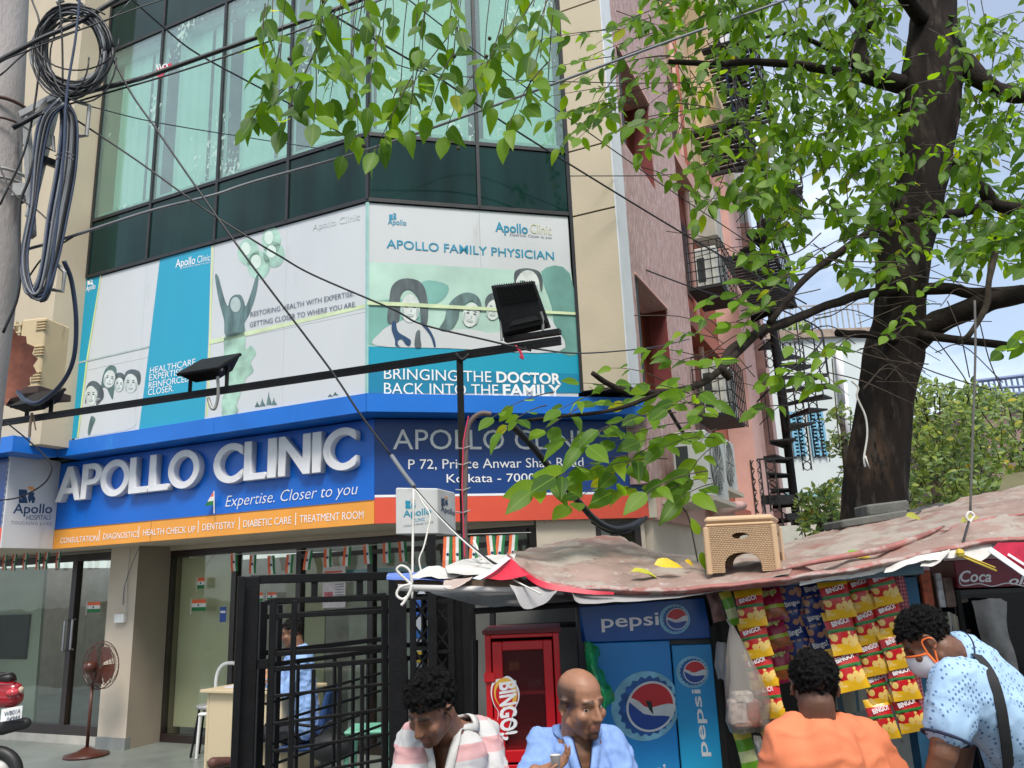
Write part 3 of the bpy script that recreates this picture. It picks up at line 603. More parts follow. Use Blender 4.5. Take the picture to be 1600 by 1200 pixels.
# family portrait: shirts, necks, faces, hair
def face(W, t, cx, cy, rx, ry, tilt, hair, hm=M_hair, base=1):
    fl(W, hair, hm, t, 'printed_hair', base); fl(W, ell(cx, cy, rx, ry, 22, 0, tilt), M_skinp, t, 'printed_face', base + 1)
    r = math.radians(tilt); R_ = lambda x, y: (cx + (x * rx) * math.cos(r) - (y * ry) * math.sin(r), cy + (x * rx) * math.sin(r) + (y * ry) * math.cos(r))
    for sx in (-1, 1):
        c = R_(sx * .42, -.12); fl(W, ell(c[0], c[1], rx * .2, ry * .07, 8, 0, tilt), M_hair, t, 'printed_eye', base + 2)
        c = R_(sx * .42, -.32); fl(W, ell(c[0], c[1], rx * .25, ry * .04, 8, 0, tilt), M_hairg, t, 'printed_brow', base + 2)
    c = R_(0, .5); fl(W, ell(c[0], c[1], rx * .42, ry * .13, 12, 0, tilt), M_skinsh, t, 'printed_mouth', base + 2); fl(W, ell(c[0], c[1] + ry * .01, rx * .28, ry * .05, 10, 0, tilt), M_pvinyl, t, 'printed_teeth', base + 3)
    for sx in (-1, 1): c = R_(sx * .78, .25); fl(W, ell(c[0], c[1], rx * .16, ry * .42, 12, 0, tilt), M_skinsh, t, 'printed_cheek', base + 2)
    c = R_(.1, .16); fl(W, ell(c[0], c[1], rx * .12, ry * .13, 8, 0, tilt), M_skinsh, t, 'printed_nose', base + 2)
fl(GL, [(128, 681), (134, 640), (150, 622), (172, 628), (196, 612), (212, 616), (211, 640), (208, 668), (150, 680)], M_pvinyl, p1, 'printed_shirt')
fl(GL, [(137, 676), (139, 662), (143, 650), (149, 655), (145, 666), (140, 680)], M_hairg, p1, 'printed_collar', 2)
face(GL, p1, 142, 618, 9, 15, 0, [(133, 632), (134, 608), (140, 597), (150, 596), (160, 606), (162, 620), (156, 630), (150, 632), (152, 612), (143, 604), (137, 612)], M_hair)
face(GL, p1, 171, 592, 9, 14, 10, [(158, 604), (163, 580), (172, 571), (181, 574), (182, 590), (178, 612), (176, 624), (172, 618), (166, 606)], M_hairg)
face(GL, p1, 186, 601, 7, 11, 5, [(178, 600), (180, 586), (187, 582), (194, 586), (195, 600), (186, 596)], M_hair)
face(GL, p1, 204, 599, 10, 15, 0, [(193, 596), (196, 582), (206, 577), (218, 581), (220, 594), (216, 602), (212, 588), (200, 588)], M_hair)
# girl with balloons
def dress(pts, m, k=1): fl(GL, pts, m, p2, 'printed_dress' if m is not M_hairg else 'printed_figure', k)
for (cx, cy, rx, ry) in ((388, 394, 17, 21), (404, 414, 18, 22), (424, 376, 15, 22), (428, 398, 17, 20)):
    fl(GL, ell(cx, cy, rx, ry), pm('balloon_print', (.36, .56, .46), .35, var=.25, scale=6), p2, 'printed_balloon', 1)
    fl(GL, ell(cx - 4, cy - 5, rx * .45, ry * .5), pm('balloon_light_print', (.62, .74, .66), .35), p2, 'printed_highlight', 2)
dress([(336, 432), (341, 432), (350, 465), (356, 478), (359, 468), (366, 461), (376, 461), (381, 470), (384, 478), (392, 458), (400, 432), (404, 432), (400, 460), (390, 490), (382, 505), (381, 520), (353, 525), (350, 500), (342, 470)], M_hairg)
fl(GL, ell(368, 476, 8, 12), M_skinsh, p2, 'printed_face', 2)
dress([(352, 525), (381, 520), (384, 545), (392, 540), (400, 552), (392, 566), (396, 580), (384, 592), (376, 615), (366, 640), (352, 648), (346, 632), (352, 600), (346, 572), (350, 550)], pm('dress_print', (.32, .50, .40), .4, var=.4, scale=5))
dress([(347, 640), (362, 628), (372, 640), (366, 648), (350, 652)], pm('dress_print', (.3, .5, .4)), 2)
for (x, yy, h) in ((402, 636, 9), (410, 635, 14), (420, 633, 22), (428, 633, 12), (516, 620, 5), (524, 618, 6)):
    fl(GL, [(x - 4, yy), (x, yy - h), (x + 1, yy - h * .6), (x + 5, yy - .5)], M_hairg, p2, 'printed_grass')
fl(GL, [(329, 531), (571, 475), (571, 481), (329, 538)], pm('lime_tint', (.58, .68, .42), .4), p2, 'lime_band')
fl(GL, [(322, 650), (324, 620), (327.5, 520), (331, 384), (333, 383.5), (329.5, 520), (326, 620), (324, 650)], M_lime, p2, 'lime_line', 1)
write(GL, 'RESTORING HEALTH WITH EXPERTISE.', (391, 495), (553, 462), (391, 487.5), PO + .006, M_slate, p2)
write(GL, 'GETTING CLOSER TO WHERE YOU ARE.', (390, 511), (556, 479), (390, 503.5), PO + .006, M_slate, p2)
write(GL, 'Apollo Clinic', (488, 360), (562, 343), (488, 350), PO + .0045, pm('faint_print', (.53, .56, .565), .4), p2)
# physician poster
fl(GR, [(573.5, 409), (660, 413), (890, 427), (892, 420), (907, 552), (750, 546), (573.5, 541)], M_mint, p3, 'green_ground')
for pts in ([(574, 480), (590, 470), (640, 470), (660, 500), (610, 530), (574, 536)], [(660, 440), (700, 446), (690, 470), (650, 480)], [(846, 424), (890, 427), (905, 545), (872, 545), (862, 480)]): fl(GR, pts, M_mint2, p3, 'green_shade', 2)
fl(GR, [(573.5, 541), (750, 546), (907, 553.5), (910, 600), (910, 614), (573.5, 614)], M_cyan, p3, 'cyan_ground')
fl(GR, [(573.5, 577), (620, 578), (910, 584), (910, 614), (573.5, 614)], M_cyan2, p3, 'cyan_shade', 2)
fl(GR, [(588, 540), (594, 520), (610, 508), (632, 500), (646, 499), (668, 510), (690, 516), (730, 514), (770, 520), (800, 512), (830, 500), (850, 492), (868, 510), (872, 550), (700, 544)], M_pvinyl, p3, 'printed_coats', 3)
face(GR, p3, 641, 482, 15, 22, 2, [(605, 500), (608, 470), (612, 448), (624, 437), (640, 435), (656, 440), (665, 454), (669, 480), (667, 506), (658, 506), (655, 470), (640, 452), (626, 462), (624, 500), (612, 506)], M_hair, 4)
face(GR, p3, 736, 492, 13, 19, 12, [(686, 514), (694, 500), (700, 478), (712, 464), (728, 457), (744, 461), (752, 474), (751, 488), (738, 470), (720, 482), (716, 498), (706, 514), (696, 518)], M_hairg, 4)
face(GR, p3, 771, 484, 11, 16, 10, [(758, 470), (764, 460), (776, 457), (782, 466), (764, 474), (760, 484)], M_hair, 4)
face(GR, p3, 824, 448, 19, 26, 4, [(803, 434), (806, 423), (822, 419), (842, 424), (848, 440), (846, 456), (838, 436), (812, 432), (806, 446)], M_hair, 4)
st = [(618, 503), (622, 518), (634, 526), (642, 532), (640, 540), (634, 538), (628, 530), (622, 532), (622, 539), (626, 541), (618, 540), (617, 530), (612, 515), (613, 503)]
fl(GR, st, M_navyp, p3, 'printed_stethoscope', 5)
fl(GR, [(661, 504), (672, 516), (679, 530), (681, 541), (678, 541), (674, 528), (668, 518), (658, 506)], M_navyp, p3, 'printed_stethoscope', 5)
fl(GR, [(650, 520), (656, 516), (657, 530), (658, 542), (648, 541)], M_hair, p3, 'printed_collar', 5)
fl(GR, [(573.5, 470), (640, 473), (900, 488), (900, 492), (640, 479), (573.5, 476)], pm('lime_tint', (.5, .6, .3)), p3, 'lime_band', 8)
write(GR, 'Apollo', (606, 350), (635, 352), (606, 342), PO + .005, M_tealp, p3, bold=.01)
crest(GR, 614, 338, 12, 10, PO + .005, p3, M_tealp, M_tealp)
write(GR, 'Apollo', (774, 361), (825, 365), (774, 347), PO + .005, M_tealp, p3, bold=.02)
write(GR, 'Clinic', (829, 364), (862, 367), (829, 349), PO + .005, M_gold, p3)
write(GR, 'Expertise. Closer to you', (797, 368), (862, 373), (797, 364), PO + .005, M_slate, p3)
write(GR, 'APOLLO FAMILY PHYSICIAN', (604, 387), (866, 406), (604, 374), PO + .005, M_tealp, p3, bold=.008)
write(GR, 'BRINGING THE', (600, 592), (768, 597), (600, 575), PO + .0085, M_wletter, p3)
write(GR, 'DOCTOR', (776, 597), (877, 600), (776, 581), PO + .0085, M_wletter, p3, bold=.03)
write(GR, 'BACK INTO THE', (600, 615.5), (779, 618), (600, 598), PO + .0085, M_wletter, p3)
write(GR, 'FAMILY', (786, 618), (877, 619), (786, 601), PO + .0085, M_wletter, p3, bold=.03)

# small paper flag planted on the orange strip
pf_ = thing('paper_flag', 'tiny saffron white and green paper flag planted on the front of the blue sign', 'flag', S.px(335, 800, .05))
M_saf = pm('saffron_cloth', (.72, .13, .045), .7, var=.12); M_fgr = pm('green_cloth', (.012, .16, .045), .7, var=.12); M_fwh = pm('white_cloth', (.66, .66, .64), .7, var=.08)
b = MB(); b.tube([S.px(334.5, 802, .05), S.px(334.5, 767, .05)], .006, 6); obj('flag_stick', b, M_wht, pf_)
a = [S.px(334, 767, .05), S.px(334, 789, .05), S.px(320, 791, .07)]
b = MB(); b.mat = 0
def lerp(p, q, t): return p + (q - p) * t
for i, (t0, t1) in enumerate(((0, .4), (.4, .7), (.7, 1))): b.poly([lerp(a[0], a[2], t0), lerp(a[0], a[2], t1), lerp(a[0], a[1], t1), lerp(a[0], a[1], t0)], i)
obj('flag_cloth', b, [M_saf, M_fwh, M_fgr], pf_)
# ================================================================== STREET SIDE STRUCTURES
M_blk = pm('black_paint', (.006, .006, .007), .5, var=.3, scale=12, bump=.25, bscale=90, spec=.22)
M_blkd = pm('dusty_black_paint', (.014, .014, .015), .6, var=.35, scale=18, bump=.3, bscale=120, spec=.3)
M_conc = pm('weathered_concrete', (.36, .33, .32), .85, var=.16, scale=3.5, bump=.5, bscale=60, streak=3, dirt=[((.16, .13, .13), 3, .6, 5), ((.50, .48, .47), 9, .66, 1)])
M_rubber = pm('black_cable', (.012, .012, .014), .45, var=.25)
M_rubb = pm('dark_blue_cable', (.03, .045, .09), .35, var=.2)
M_gcab = pm('grey_cable', (.16, .17, .19), .5)
M_galv = pm('galvanised_iron', (.35, .35, .34), .55, metal=.4, var=.2, scale=14)
M_rope = pm('white_string', (.62, .60, .56), .9)
# spiral stair behind the lane
YS = 16.0
st = thing('spiral_staircase', 'black iron spiral fire stair with fretted posts behind the pink wall', 'staircase', PY(1247, 850, YS))
c0 = PY(1247, 830, YS); cx, cy = c0.x, c0.y
b = MB(); b.smooth = True; b.tube([(cx, cy, 0), (cx, cy, 14)], .085, 10); obj('centre_pole', b, M_blkd, st)
mesh_tread = None
for i in range(44):
    a = -1.15 + i * .42; z = .35 + i * .285; L = .92
    if mesh_tread is None:
        t = MB(); t.add([(0.05, -.03, 0), (L, -.24, 0), (L, .24, 0), (0.05, .03, 0), (0.05, -.03, .035), (L, -.24, .035), (L, .24, .035), (0.05, .03, .035)], [(3, 2, 1, 0), (4, 5, 6, 7), (0, 1, 5, 4), (1, 2, 6, 5), (2, 3, 7, 6), (3, 0, 4, 7)])
        t.bar((.05, -.03, -.02), (L, -.24, -.02), .03, .05); t.bar((L, -.24, 0), (L, -.24, .95), .02, .02)
        o = obj('tread', t, M_blkd); mesh_tread = o.data; bpy.data.objects.remove(o)
    o = mesh_obj('tread', mesh_tread, st); o.location = Vector((cx, cy, z)) - st.location; o.rotation_euler = (0, 0, a)
def rail_pts(h, L=.93, n=6): return [Vector((cx + L * math.cos(-1.4 + k * .42 / n), cy + L * math.sin(-1.4 + k * .42 / n), .35 + h + k * .285 / n)) for k in range(44 * n)]
b = MB(); b.smooth = True; b.tube(rail_pts(.95), .018, 5); b.tube(rail_pts(.5), .01, 4); obj('handrail', b, M_blkd, st, ); 
def fret_post(par, x, y, z0, z1, w=.16, dirx=(1, 0, 0)):
    """flat post of interlaced scrolls between two uprights"""
    dx = Vector(dirx).normalized(); c = Vector((x, y, 0)); b = MB()
    for s in (-1, 1): b.bar(c + dx * s * w / 2 + Vector((0, 0, z0)), c + dx * s * w / 2 + Vector((0, 0, z1)), .018, .018)
    n = max(2, int((z1 - z0) / w)); h = (z1 - z0) / n
    for i in range(n):
        zc = z0 + (i + .5) * h
        for k in range(8):
            a0, a1 = k * math.pi / 4, (k + 1) * math.pi / 4
            b.bar(c + dx * math.cos(a0) * w * .45 + Vector((0, 0, zc + math.sin(a0) * h * .5)), c + dx * math.cos(a1) * w * .45 + Vector((0, 0, zc + math.sin(a1) * h * .5)), .016, .016)
    return obj('fretted_post', b, M_blkd, par)
for (u, v0, v1) in ((1189, 802, 718), (1212, 800, 718), (1234, 850, 808)):
    p, q = PY(u, v0, YS - 1.5), PY(u, v1, YS - 1.5); fret_post(st, p.x, p.y, p.z, q.z, .17)
for (u, v0, v1) in ((1231, 555, 535), (1253, 578, 532), (1204, 575, 530), (1262, 735, 600), (1281, 715, 600), (1105, 70, 30), (1130, 280, 215), (1150, 270, 200)):
    p, q = PY(u, v0, YS), PY(u, v1, YS); fret_post(st, p.x, p.y, p.z, q.z, .17)
for q in ((1172, 782, 1240, 780, .16), (1228, 808, 1250, 806, .12), (1180, 718, 1245, 715, .03)): b = MB(); b.bar(PY(q[0], q[1], YS - 1.4), PY(q[2], q[3], YS - 1.3), q[4] * .7, q[4]); obj('landing_beam', b, M_blkd, st)
# mesh galleries high on the lane wall
def gallery(z, s0, s1, dep, label, n=10):
    t = thing('iron_gallery', label, 'balcony', SW.pt(s0, z, 0))
    b = MB(); b.wbox(SW, s0, s1, z - .06, z, dep - .06, dep); b.wbox(SW, s0, s0 + .06, z - .06, z, .03, dep - .061); b.wbox(SW, s1 - .06, s1, z - .06, z, .03, dep - .061); obj('frame', b, M_blkd, t)
    for i in range(int((s1 - s0) / .16)):
        b = MB(); s = s0 + .1 + i * .16; b.wbox(SW, s, s + .1, z - .03, z - .01, .03, dep - .07); obj('slat', b, M_blkd, t)
    b = MB()
    for i in range(n + 1):
        s = s0 + .03 + (s1 - s0 - .06) * i / n; b.wbox(SW, s - .01, s + .01, z, z + .9, dep - .04, dep - .02)
    b.wbox(SW, s0, s1, z + .901, z + .94, dep - .05, dep - .01); b.wbox(SW, s0, s1, z + .45, z + .47, dep - .019, dep - .005)
    obj('railing', b, M_blkd, t); return t
zg = SW.sz(1150, 300, .7)[1]
gallery(zg, 6.2, 9.6, .9, 'black iron gallery bracketed from the lane wall just under the cream upper storeys')
gallery(zg + 1.5, 4.4, 6.0, .8, 'small black slatted gallery above the larger one on the lane wall', 6)
gallery(zg + 4.3, 6.4, 9.6, .9, 'black iron gallery near the top of the lane wall behind the leaves')
gallery(zg + 8.2, 5, 8.5, .9, 'topmost black iron gallery of the lane wall')
# blue white inclined ladder rails along the wall
t = thing('inclined_ladder', 'blue painted steel ladder flight sloping up the cream upper wall', 'ladder', SW.pt(5, 9, .5))
for k, o_ in enumerate((.35, .75)):
    b = MB(); b.bar(SW.pt(8.6, 9.5, o_), SW.pt(4.6, 13.2, o_), .04, .10); obj('stringer', b, pm('blue_steel', (.05, .10, .22), .4), t)
for i in range(12):
    b = MB(); f = (i + .5) / 12; b.bar(SW.pt(8.6 - 4 * f, 9.5 + 3.7 * f, .37), SW.pt(8.6 - 4 * f, 9.5 + 3.7 * f, .73), .14, .025); obj('rung', b, M_blkd, t)
# air conditioners on the lane wall
def ac_unit(s, z, label, w=.8, h=.58, d=.30, o=.12, cage=False, m=None, shelf=True):
    m = m or pm('ac_offwhite', (.56, .57, .53), .45, var=.05, scale=3, dirt=((.35, .34, .30), 4, .66, 3))
    t = thing('air_conditioner', label, 'air conditioner', SW.pt(s, z, o))
    b = MB(); b.wbox(SW, s, s + w, z, z + h, o, o + d); obj('casing', b, m, t, bevel=.015)
    b = MB(); b.wbox(SW, s - .004, s + .001, z + .08, z + h - .15, o + .03, o + d * .45); obj('coil_panel', b, M_dark, t)
    c = SW.pt(s + w * .40, z + h * .5, o + d + .004); ax = Vector((SW.n.x, SW.n.y, 0)); R = h * .42; ux = Vector((SW.d.x, SW.d.y, 0)); uz = Vector((0, 0, 1))
    b = MB(); b.lathe(c - ax * .003, [(R, 0), (R, .005)], 28, ax); obj('fan_opening', b, M_dark, t)
    b = MB()
    for r in [R * k / 9 for k in range(1, 10)]:
        P = [c + ax * .012 + (ux * math.cos(a) + uz * math.sin(a)) * r for a in [2 * math.pi * i / 24 for i in range(25)]]; b.tube(P, .004 if r < R else .012, 4)
    for i in range(12):
        a = math.pi * i / 6; b.tube([c + ax * .016 + (ux * math.cos(a) + uz * math.sin(a)) * R * .1, c + ax * .016 + (ux * math.cos(a) + uz * math.sin(a)) * R], .004, 4)
    obj('fan_grille', b, pm('grille_grey', (.30, .31, .30), .5), t)
    if shelf:
        b = MB(); b.wbox(SW, s - .1, s + w + .1, z - .05, z - .005, 0.02, o + d + .05); obj('shelf', b, M_blkd if cage else M_dcream, t)
    if cage:
        b = MB()
        for i in range(6):
            zz = z - .05 + i * (h + .1) / 5
            b.wbox(SW, s - .08, s - .068, zz, zz + .012, .02, o + d + .08); b.wbox(SW, s - .08, s + w + .1, zz, zz + .012, o + d + .07, o + d + .082)
        for i in range(5):
            oo = .03 + i * (o + d) / 4; b.wbox(SW, s - .08, s - .068, z - .05, z + h + .05, oo, oo + .012)
        for i in range(8):
            ss = s - .08 + i * (w + .18) / 7; b.wbox(SW, ss, ss + .012, z - .05, z + h + .05, o + d + .083, o + d + .095)
        obj('cage', b, M_blkd, t)
    return t
sC, zC = SW.sz(1112, 775, .5)
ac_unit(sC, zC, 'large off white air conditioner with round fan, lowest on the lane wall behind the leaves', w=.95, h=.68, d=.36, o=.14)
s_, z_ = SW.sz(1141, 752, .5); ac_unit(s_ + .1, z_ - .05, 'second air conditioner just beyond the large one on the lane wall', cage=False, w=.85, h=.62)
s_, z_ = SW.sz(1138, 645, .42); ac_unit(s_, z_, 'caged air conditioner above the large one on the lane wall', cage=True, h=.7)
s_, z_ = SW.sz(1124, 445, .42); ac_unit(s_, z_, 'caged air conditioner at second floor height on the lane wall', cage=True)
s_, z_ = SW.sz(1124, 445, .42); b = MB(); b.wbox(SW, s_ + .1, s_ + .6, z_ + .75, z_ + 1.5, .1, .45); t_ = obj('water_tank', b, pm('pale_cabinet', (.36, .33, .28), .6), bevel=.02, at=SW.pt(s_, z_, .3)); tag(t_, 'tall pale cabinet fixed above the caged air conditioner at second floor height', 'cabinet')
# air conditioner and rusty hood at the far left
lw = Wall(PY(5, 600, 8.3).xy, AZL)
t = thing('air_conditioner', 'old cream air conditioner with louvred corners on the left pier', 'air conditioner', LPU.pt(ULEN, 3.9, .5))
YA = 6.6; A0 = PY(22, 608, YA); A1 = PY(65, 616, YA)
M_accr = pm('aged_cream_plastic', (.56, .44, .26), .5, var=.06, scale=4, dirt=((.35, .26, .15), 5, .64, 3))
AW = Wall(A0.xy, 100); AS = Wall(A0.xy, 100 - 90)
h_ = PY(22, 500, YA).z - A0.z; w_ = .235; d_ = .30
b = MB(); b.wbox(AW, 0, w_, A0.z, A0.z + h_, -.30, 0); obj('casing', b, M_accr, t, bevel=.012)
for zz in (.08, .45, .82):
    for k in range(4):
        b = MB(); b.wbox(AW, w_ - .08, w_ + .012, A0.z + h_ * zz + k * .025, A0.z + h_ * zz + k * .025 + .009, -.02, .012); obj('louvre', b, M_accr, t)
for k in range(9):
    b = MB(); zz = A0.z + .03 + k * h_ / 9.2; b.wbox(AW, -.16, -.002, zz, zz + .014, -.02, -.0); obj('louvre', b, M_accr, t)
for k in range(3):
    b = MB(); b.wbox(AW, -.15 + k * .06, -.138 + k * .06, A0.z, A0.z + h_, -.06, -.025); obj('louvre', b, M_accr, t)
b = MB(); b.wbox(AW, -.3, w_ + .04, A0.z - .06, A0.z - .004, -.34, .05); b.bar(AW.pt(-.2, A0.z - .08, -.3), AW.pt(-.2, A0.z - .02, .4), .05, .04); obj('bracket', b, pm('rusty_dark_steel', (.06, .035, .03), .7), t)
b = MB(); b.smooth = True
for i in range(9):
    for j in range(3): pass
vs = []; NU = 16
for j in range(4):
    for i in range(NU + 1):
        a = math.radians(-70 + 140 * i / NU); r = .08 + .10 * j + .012 * (i % 2) * j
        c = PY(-15, 565, 5.4); vs.append(c + Vector((math.cos(a) * r * .9, -.02 * j, math.sin(a) * r * .75 - .02 * j)))
b.add(vs, [(j * (NU + 1) + i, j * (NU + 1) + i + 1, (j + 1) * (NU + 1) + i + 1, (j + 1) * (NU + 1) + i) for j in range(3) for i in range(NU)])
tag(obj('lamp_hood', b, pm('rust_red_tin', (.30, .10, .06), .8, var=.25, scale=14, dirt=((.45, .22, .16), 12, .6, 1)), at=PY(-15, 565, 5.4)), 'crinkled rust red tin hood sticking out beside the concrete pole', 'hood')

# ---------------- concrete pole with cables at the left
YP = 4.6
pb = PY(-2, 900, YP)
r_top = (PY(47, 0, YP) - PY(-2, 0, YP)).length * .98
pt_ = PY(4, 0, YP); pole = thing('concrete_pole', 'weathered grey concrete utility pole at the left edge carrying cable coils', 'utility pole', (pb.x, pb.y, 0))
b = MB(); b.smooth = True; xb = PY(-8, 560, YP).x
b.tube(spl([PY(-92, 1180, YP) - Vector((0, 0, .9)), PY(-85, 1050, YP), PY(-58, 700, YP), PY(-32, 500, YP), PY(-20, 397, YP), PY(-12, 200, YP), PY(0, 0, YP), PY(8, -160, YP)], 4), [.19 - .001 * i for i in range(29)], 24); obj('shaft', b, M_conc, pole)
for (v, rr) in ((175, .012), (206, .008), (283, .01), (297, .01)):
    z = PY(20, v, YP).z; b = MB(); b.smooth = True; R0 = .184
    b.tube([Vector((PY(-4, v, YP).x + R0 * math.cos(a), YP + R0 * math.sin(a), z + .02 * math.cos(a))) for a in [2 * math.pi * k / 24 for k in range(25)]], rr, 6); obj('clamp_ring', b, pm('rusty_iron', (.10, .055, .045), .8, var=.3) if v < 250 else M_galv, pole)
b = MB(); p = PY(40, 300, YP - .1); b.box((p.x - .07, p.y - .03, p.z - .04), (p.x + .05, p.y + .03, p.z + .05)); obj('clamp_plate', b, M_galv, pole, bevel=.006)
for (a, c, ww) in (((33, 180), (150, 118), .03), ((42, 185), (50, 370), .03), ((93, 145), (45, 340), .025), ((95, 140), (40, 200), .022)):
    b = MB(); b.bar(PY(*a, YP - .1), PY(*c, YP - .2), ww, .045); obj('bracket_arm', b, M_galv, pole)
for pts in ([(118, 158), (140, 165), (135, 212), (121, 213)], [(88, 5), (100, 0)], [(62, 450), (98, 455), (101, 425), (88, 412)], [(70, 228), (84, 236), (82, 212)]):
    b = MB(); b.tube([PY(u, v, YP - .25) for u, v in pts], .012, 6); obj('hook', b, M_galv, pole)
b = MB(); b.obox(PY(77, 253, YP - .15), (.045, 0, -.02), (0, .02, 0), (.008, 0, .02)); obj('hook', b, M_rubber, pole)
# coiled spare cable: separate loops, one strand after another
coil = thing('cable_coil', 'round coil of black cable hung high beside the concrete pole', 'cable coil', PY(112, 140, YP - .25))
rnd = random.Random(3)
for k in range(26):
    Y = YP - .25 + rnd.uniform(-.10, .10); cu, cv = 113 + rnd.gauss(0, 3), 78 + rnd.gauss(0, 4); ru, rv = 54 + rnd.gauss(0, 4.5), 62 + rnd.gauss(0, 5); ph = rnd.uniform(0, 6)
    P = [PY(cu + (ru + 1.6 * math.sin(3 * a + ph)) * math.cos(a), cv + (rv + 2 * math.sin(2 * a + ph)) * math.sin(a), Y + .02 * math.sin(a + ph)) for a in [2 * math.pi * i / 30 for i in range(31)]]
    b = MB(); b.smooth = True; b.tube(P, rnd.uniform(.006, .009), 5); obj('cable_loop', b, M_rubber if rnd.random() < .8 else M_gcab, coil)
for (cu, cv, ru, rv) in ((120, 60, 66, 50), (95, 90, 44, 62), (130, 90, 52, 70)):
    P = [PY(cu + ru * math.cos(a), cv + rv * math.sin(a), YP - .35) for a in [2 * math.pi * i / 30 for i in range(27)]]
    b = MB(); b.smooth = True; b.tube(P, .005, 5); obj('cable_loop', b, M_rubber, coil)
bun = thing('cable_bundle', 'long hanging bundle of looped black and blue cables tied below the round coil', 'cable bundle', PY(80, 460, YP - .25))
for k in range(30):
    Y = YP - .25 + rnd.uniform(-.09, .09); d = rnd.uniform(-16, 16); e = rnd.uniform(-6, 6)
    L_ = [(98 + d * .5, 158 + e), (108 + d * .8, 190), (104 + d, 260), (90 + d, 340), (78 + d * .8, 410), (64 + d * .6, 460 + d * .3 + rnd.uniform(-10, 8)), (46 + d * .4, 452 + e), (38 + d * .3, 400), (52 + d * .3, 320), (60 + d * .5, 240), (72 + d * .6, 185), (98 + d * .5, 156 + e)]
    b = MB(); b.smooth = True; b.tube(spl([PY(u, v, Y + .02 * math.sin(i)) for i, (u, v) in enumerate(L_)], 4), rnd.uniform(.005, .009), 5); obj('cable_loop', b, (M_rubber, M_rubber, M_rubb, M_gcab)[rnd.randrange(4)], bun)
for v in (243, 250):
    b = MB(); b.tube(spl([PY(86, v, YP - .36), PY(102, v - 6, YP - .38), PY(115, v, YP - .36)], 4), .004, 4); obj('tie', b, M_gcab, bun)
def wire(pts, r, label, m=M_rubber, name='overhead_cable', Y0=4.3, Y1=None, n=8, group=None):
    Y1 = Y0 if Y1 is None else Y1; N = len(pts)
    P = [PY(u, v, Y0 + (Y1 - Y0) * i / (N - 1)) for i, (u, v) in enumerate(pts)]
    b = MB(); b.smooth = True; b.tube(spl(P, n) if N > 2 else P, r, 6)
    return tag(obj(name, b, m, at=P[0]), label, 'cable')
wire([(-20, 105), (60, 62), (120, 36), (190, -5), (240, -30)], .014, 'thick black cable crossing the top left corner over the coil', Y0=4.1, Y1=4.4)
wire([(20, 200), (112, 152), (200, 128), (243, 115), (400, 59), (480, 30), (563, 0), (640, -35)], .015, 'thickest black cable sloping up from the pole and carrying the red tag', Y0=4.25, Y1=5.0)
wire([(60, 180), (130, 156), (260, 118), (400, 72), (595, 0), (660, -25)], .006, 'thin black cable running just under the thickest one', Y0=4.25, Y1=5.0)
wire([(190, -15), (257, 44), (307, 83), (400, 134), (480, 177), (573, 230), (683, 273), (800, 333), (950, 398), (1090, 452), (1193, 483)], .008, 'black cable descending across the whole facade to the caged air conditioner', Y0=5.4, Y1=9.0)
wire([(500, 12), (560, 47), (683, 120), (800, 200), (980, 312), (1100, 384), (1192, 437), (1260, 475)], .009, 'black cable descending from the top centre over the cream column', Y0=5.2, Y1=9.0)
wire([(620, -15), (710, 55), (800, 121), (980, 250), (1047, 297), (1167, 377), (1230, 420)], .006, 'thin black cable crossing the upper right windows and corner strip', Y0=5.4, Y1=9.0)
wire([(40, 390), (97, 374), (233, 330), (333, 305), (400, 283), (587, 230), (800, 155), (940, 103), (1080, 52), (1200, 10), (1260, -12)], .009, 'grey cable rising to the right across the dark spandrel panes', M_gcab, Y0=4.4, Y1=4.9)
wire([(105, 178), (213, 250), (320, 327), (400, 378), (437, 400), (490, 430), (613, 483), (660, 507), (767, 533), (830, 548)], .006, 'black cable sagging from the coil across the posters to the right floodlight', Y0=4.4, Y1=4.7)
wire([(120, 0), (140, 22), (200, 137), (243, 200), (303, 287), (383, 400), (513, 573), (560, 643), (612, 713)], .007, 'black cable dropping diagonally from the coil to the knotted rope', Y0=4.4, Y1=4.4)
wire([(612, 712), (630, 738), (647, 760)], .012, 'grey sleeve spliced at the lower end of the diagonal cable', M_gcab, 'cable_sleeve', Y0=4.39, Y1=4.2)
wire([(647, 762), (680, 800), (712, 832), (760, 872), (800, 895), (850, 925)], .006, 'black cable running from the white lightbox down onto the tarpaulin', Y0=4.2, Y1=3.5)
wire([(647, 764), (690, 812), (730, 850), (790, 898), (845, 928)], .0035, 'white string running from the lightbox down onto the tarpaulin', M_rope, 'rope', Y0=4.18, Y1=3.4)
wire([(140, 166), (243, 191), (400, 217), (520, 235)], .004, 'thin black wire crossing the leftmost green panes', Y0=4.5, Y1=6.5)
wire([(600, 95), (673, 114), (800, 125), (900, 128), (1000, 130), (1100, 128)], .004, 'thin level wire passing behind the hanging leaves', Y0=5.2, Y1=6.)
wire([(820, 543), (910, 552), (1017, 543), (1077, 530)], .006, 'slack wire from the right floodlight to the lane wall', Y0=4.75, Y1=8.0)
wire([(890, 275), (1030, 274), (1087, 267)], .005, 'short level wire across the cream column and pink wall', Y0=7.3, Y1=8)
wire([(100, 408), (112, 440), (119, 500), (115, 560), (96, 600), (62, 629), (40, 626), (28, 612)], .014, 'glossy blue grey cable hanging in a wide loop past the air conditioner', M_rubb, Y0=4.35, Y1=4.9)
wire([(10, 660), (50, 693), (78, 722), (78, 742), (63, 760), (30, 777), (-10, 783)], .005, 'thin loose wire curling in front of the hospital panel', Y0=5.2, Y1=5.2)
wire([(0, 320), (40, 230), (60, 120), (62, 40), (50, 0)], .006, 'thin cable bowing along the right side of the pole', Y0=4.3, Y1=4.3)
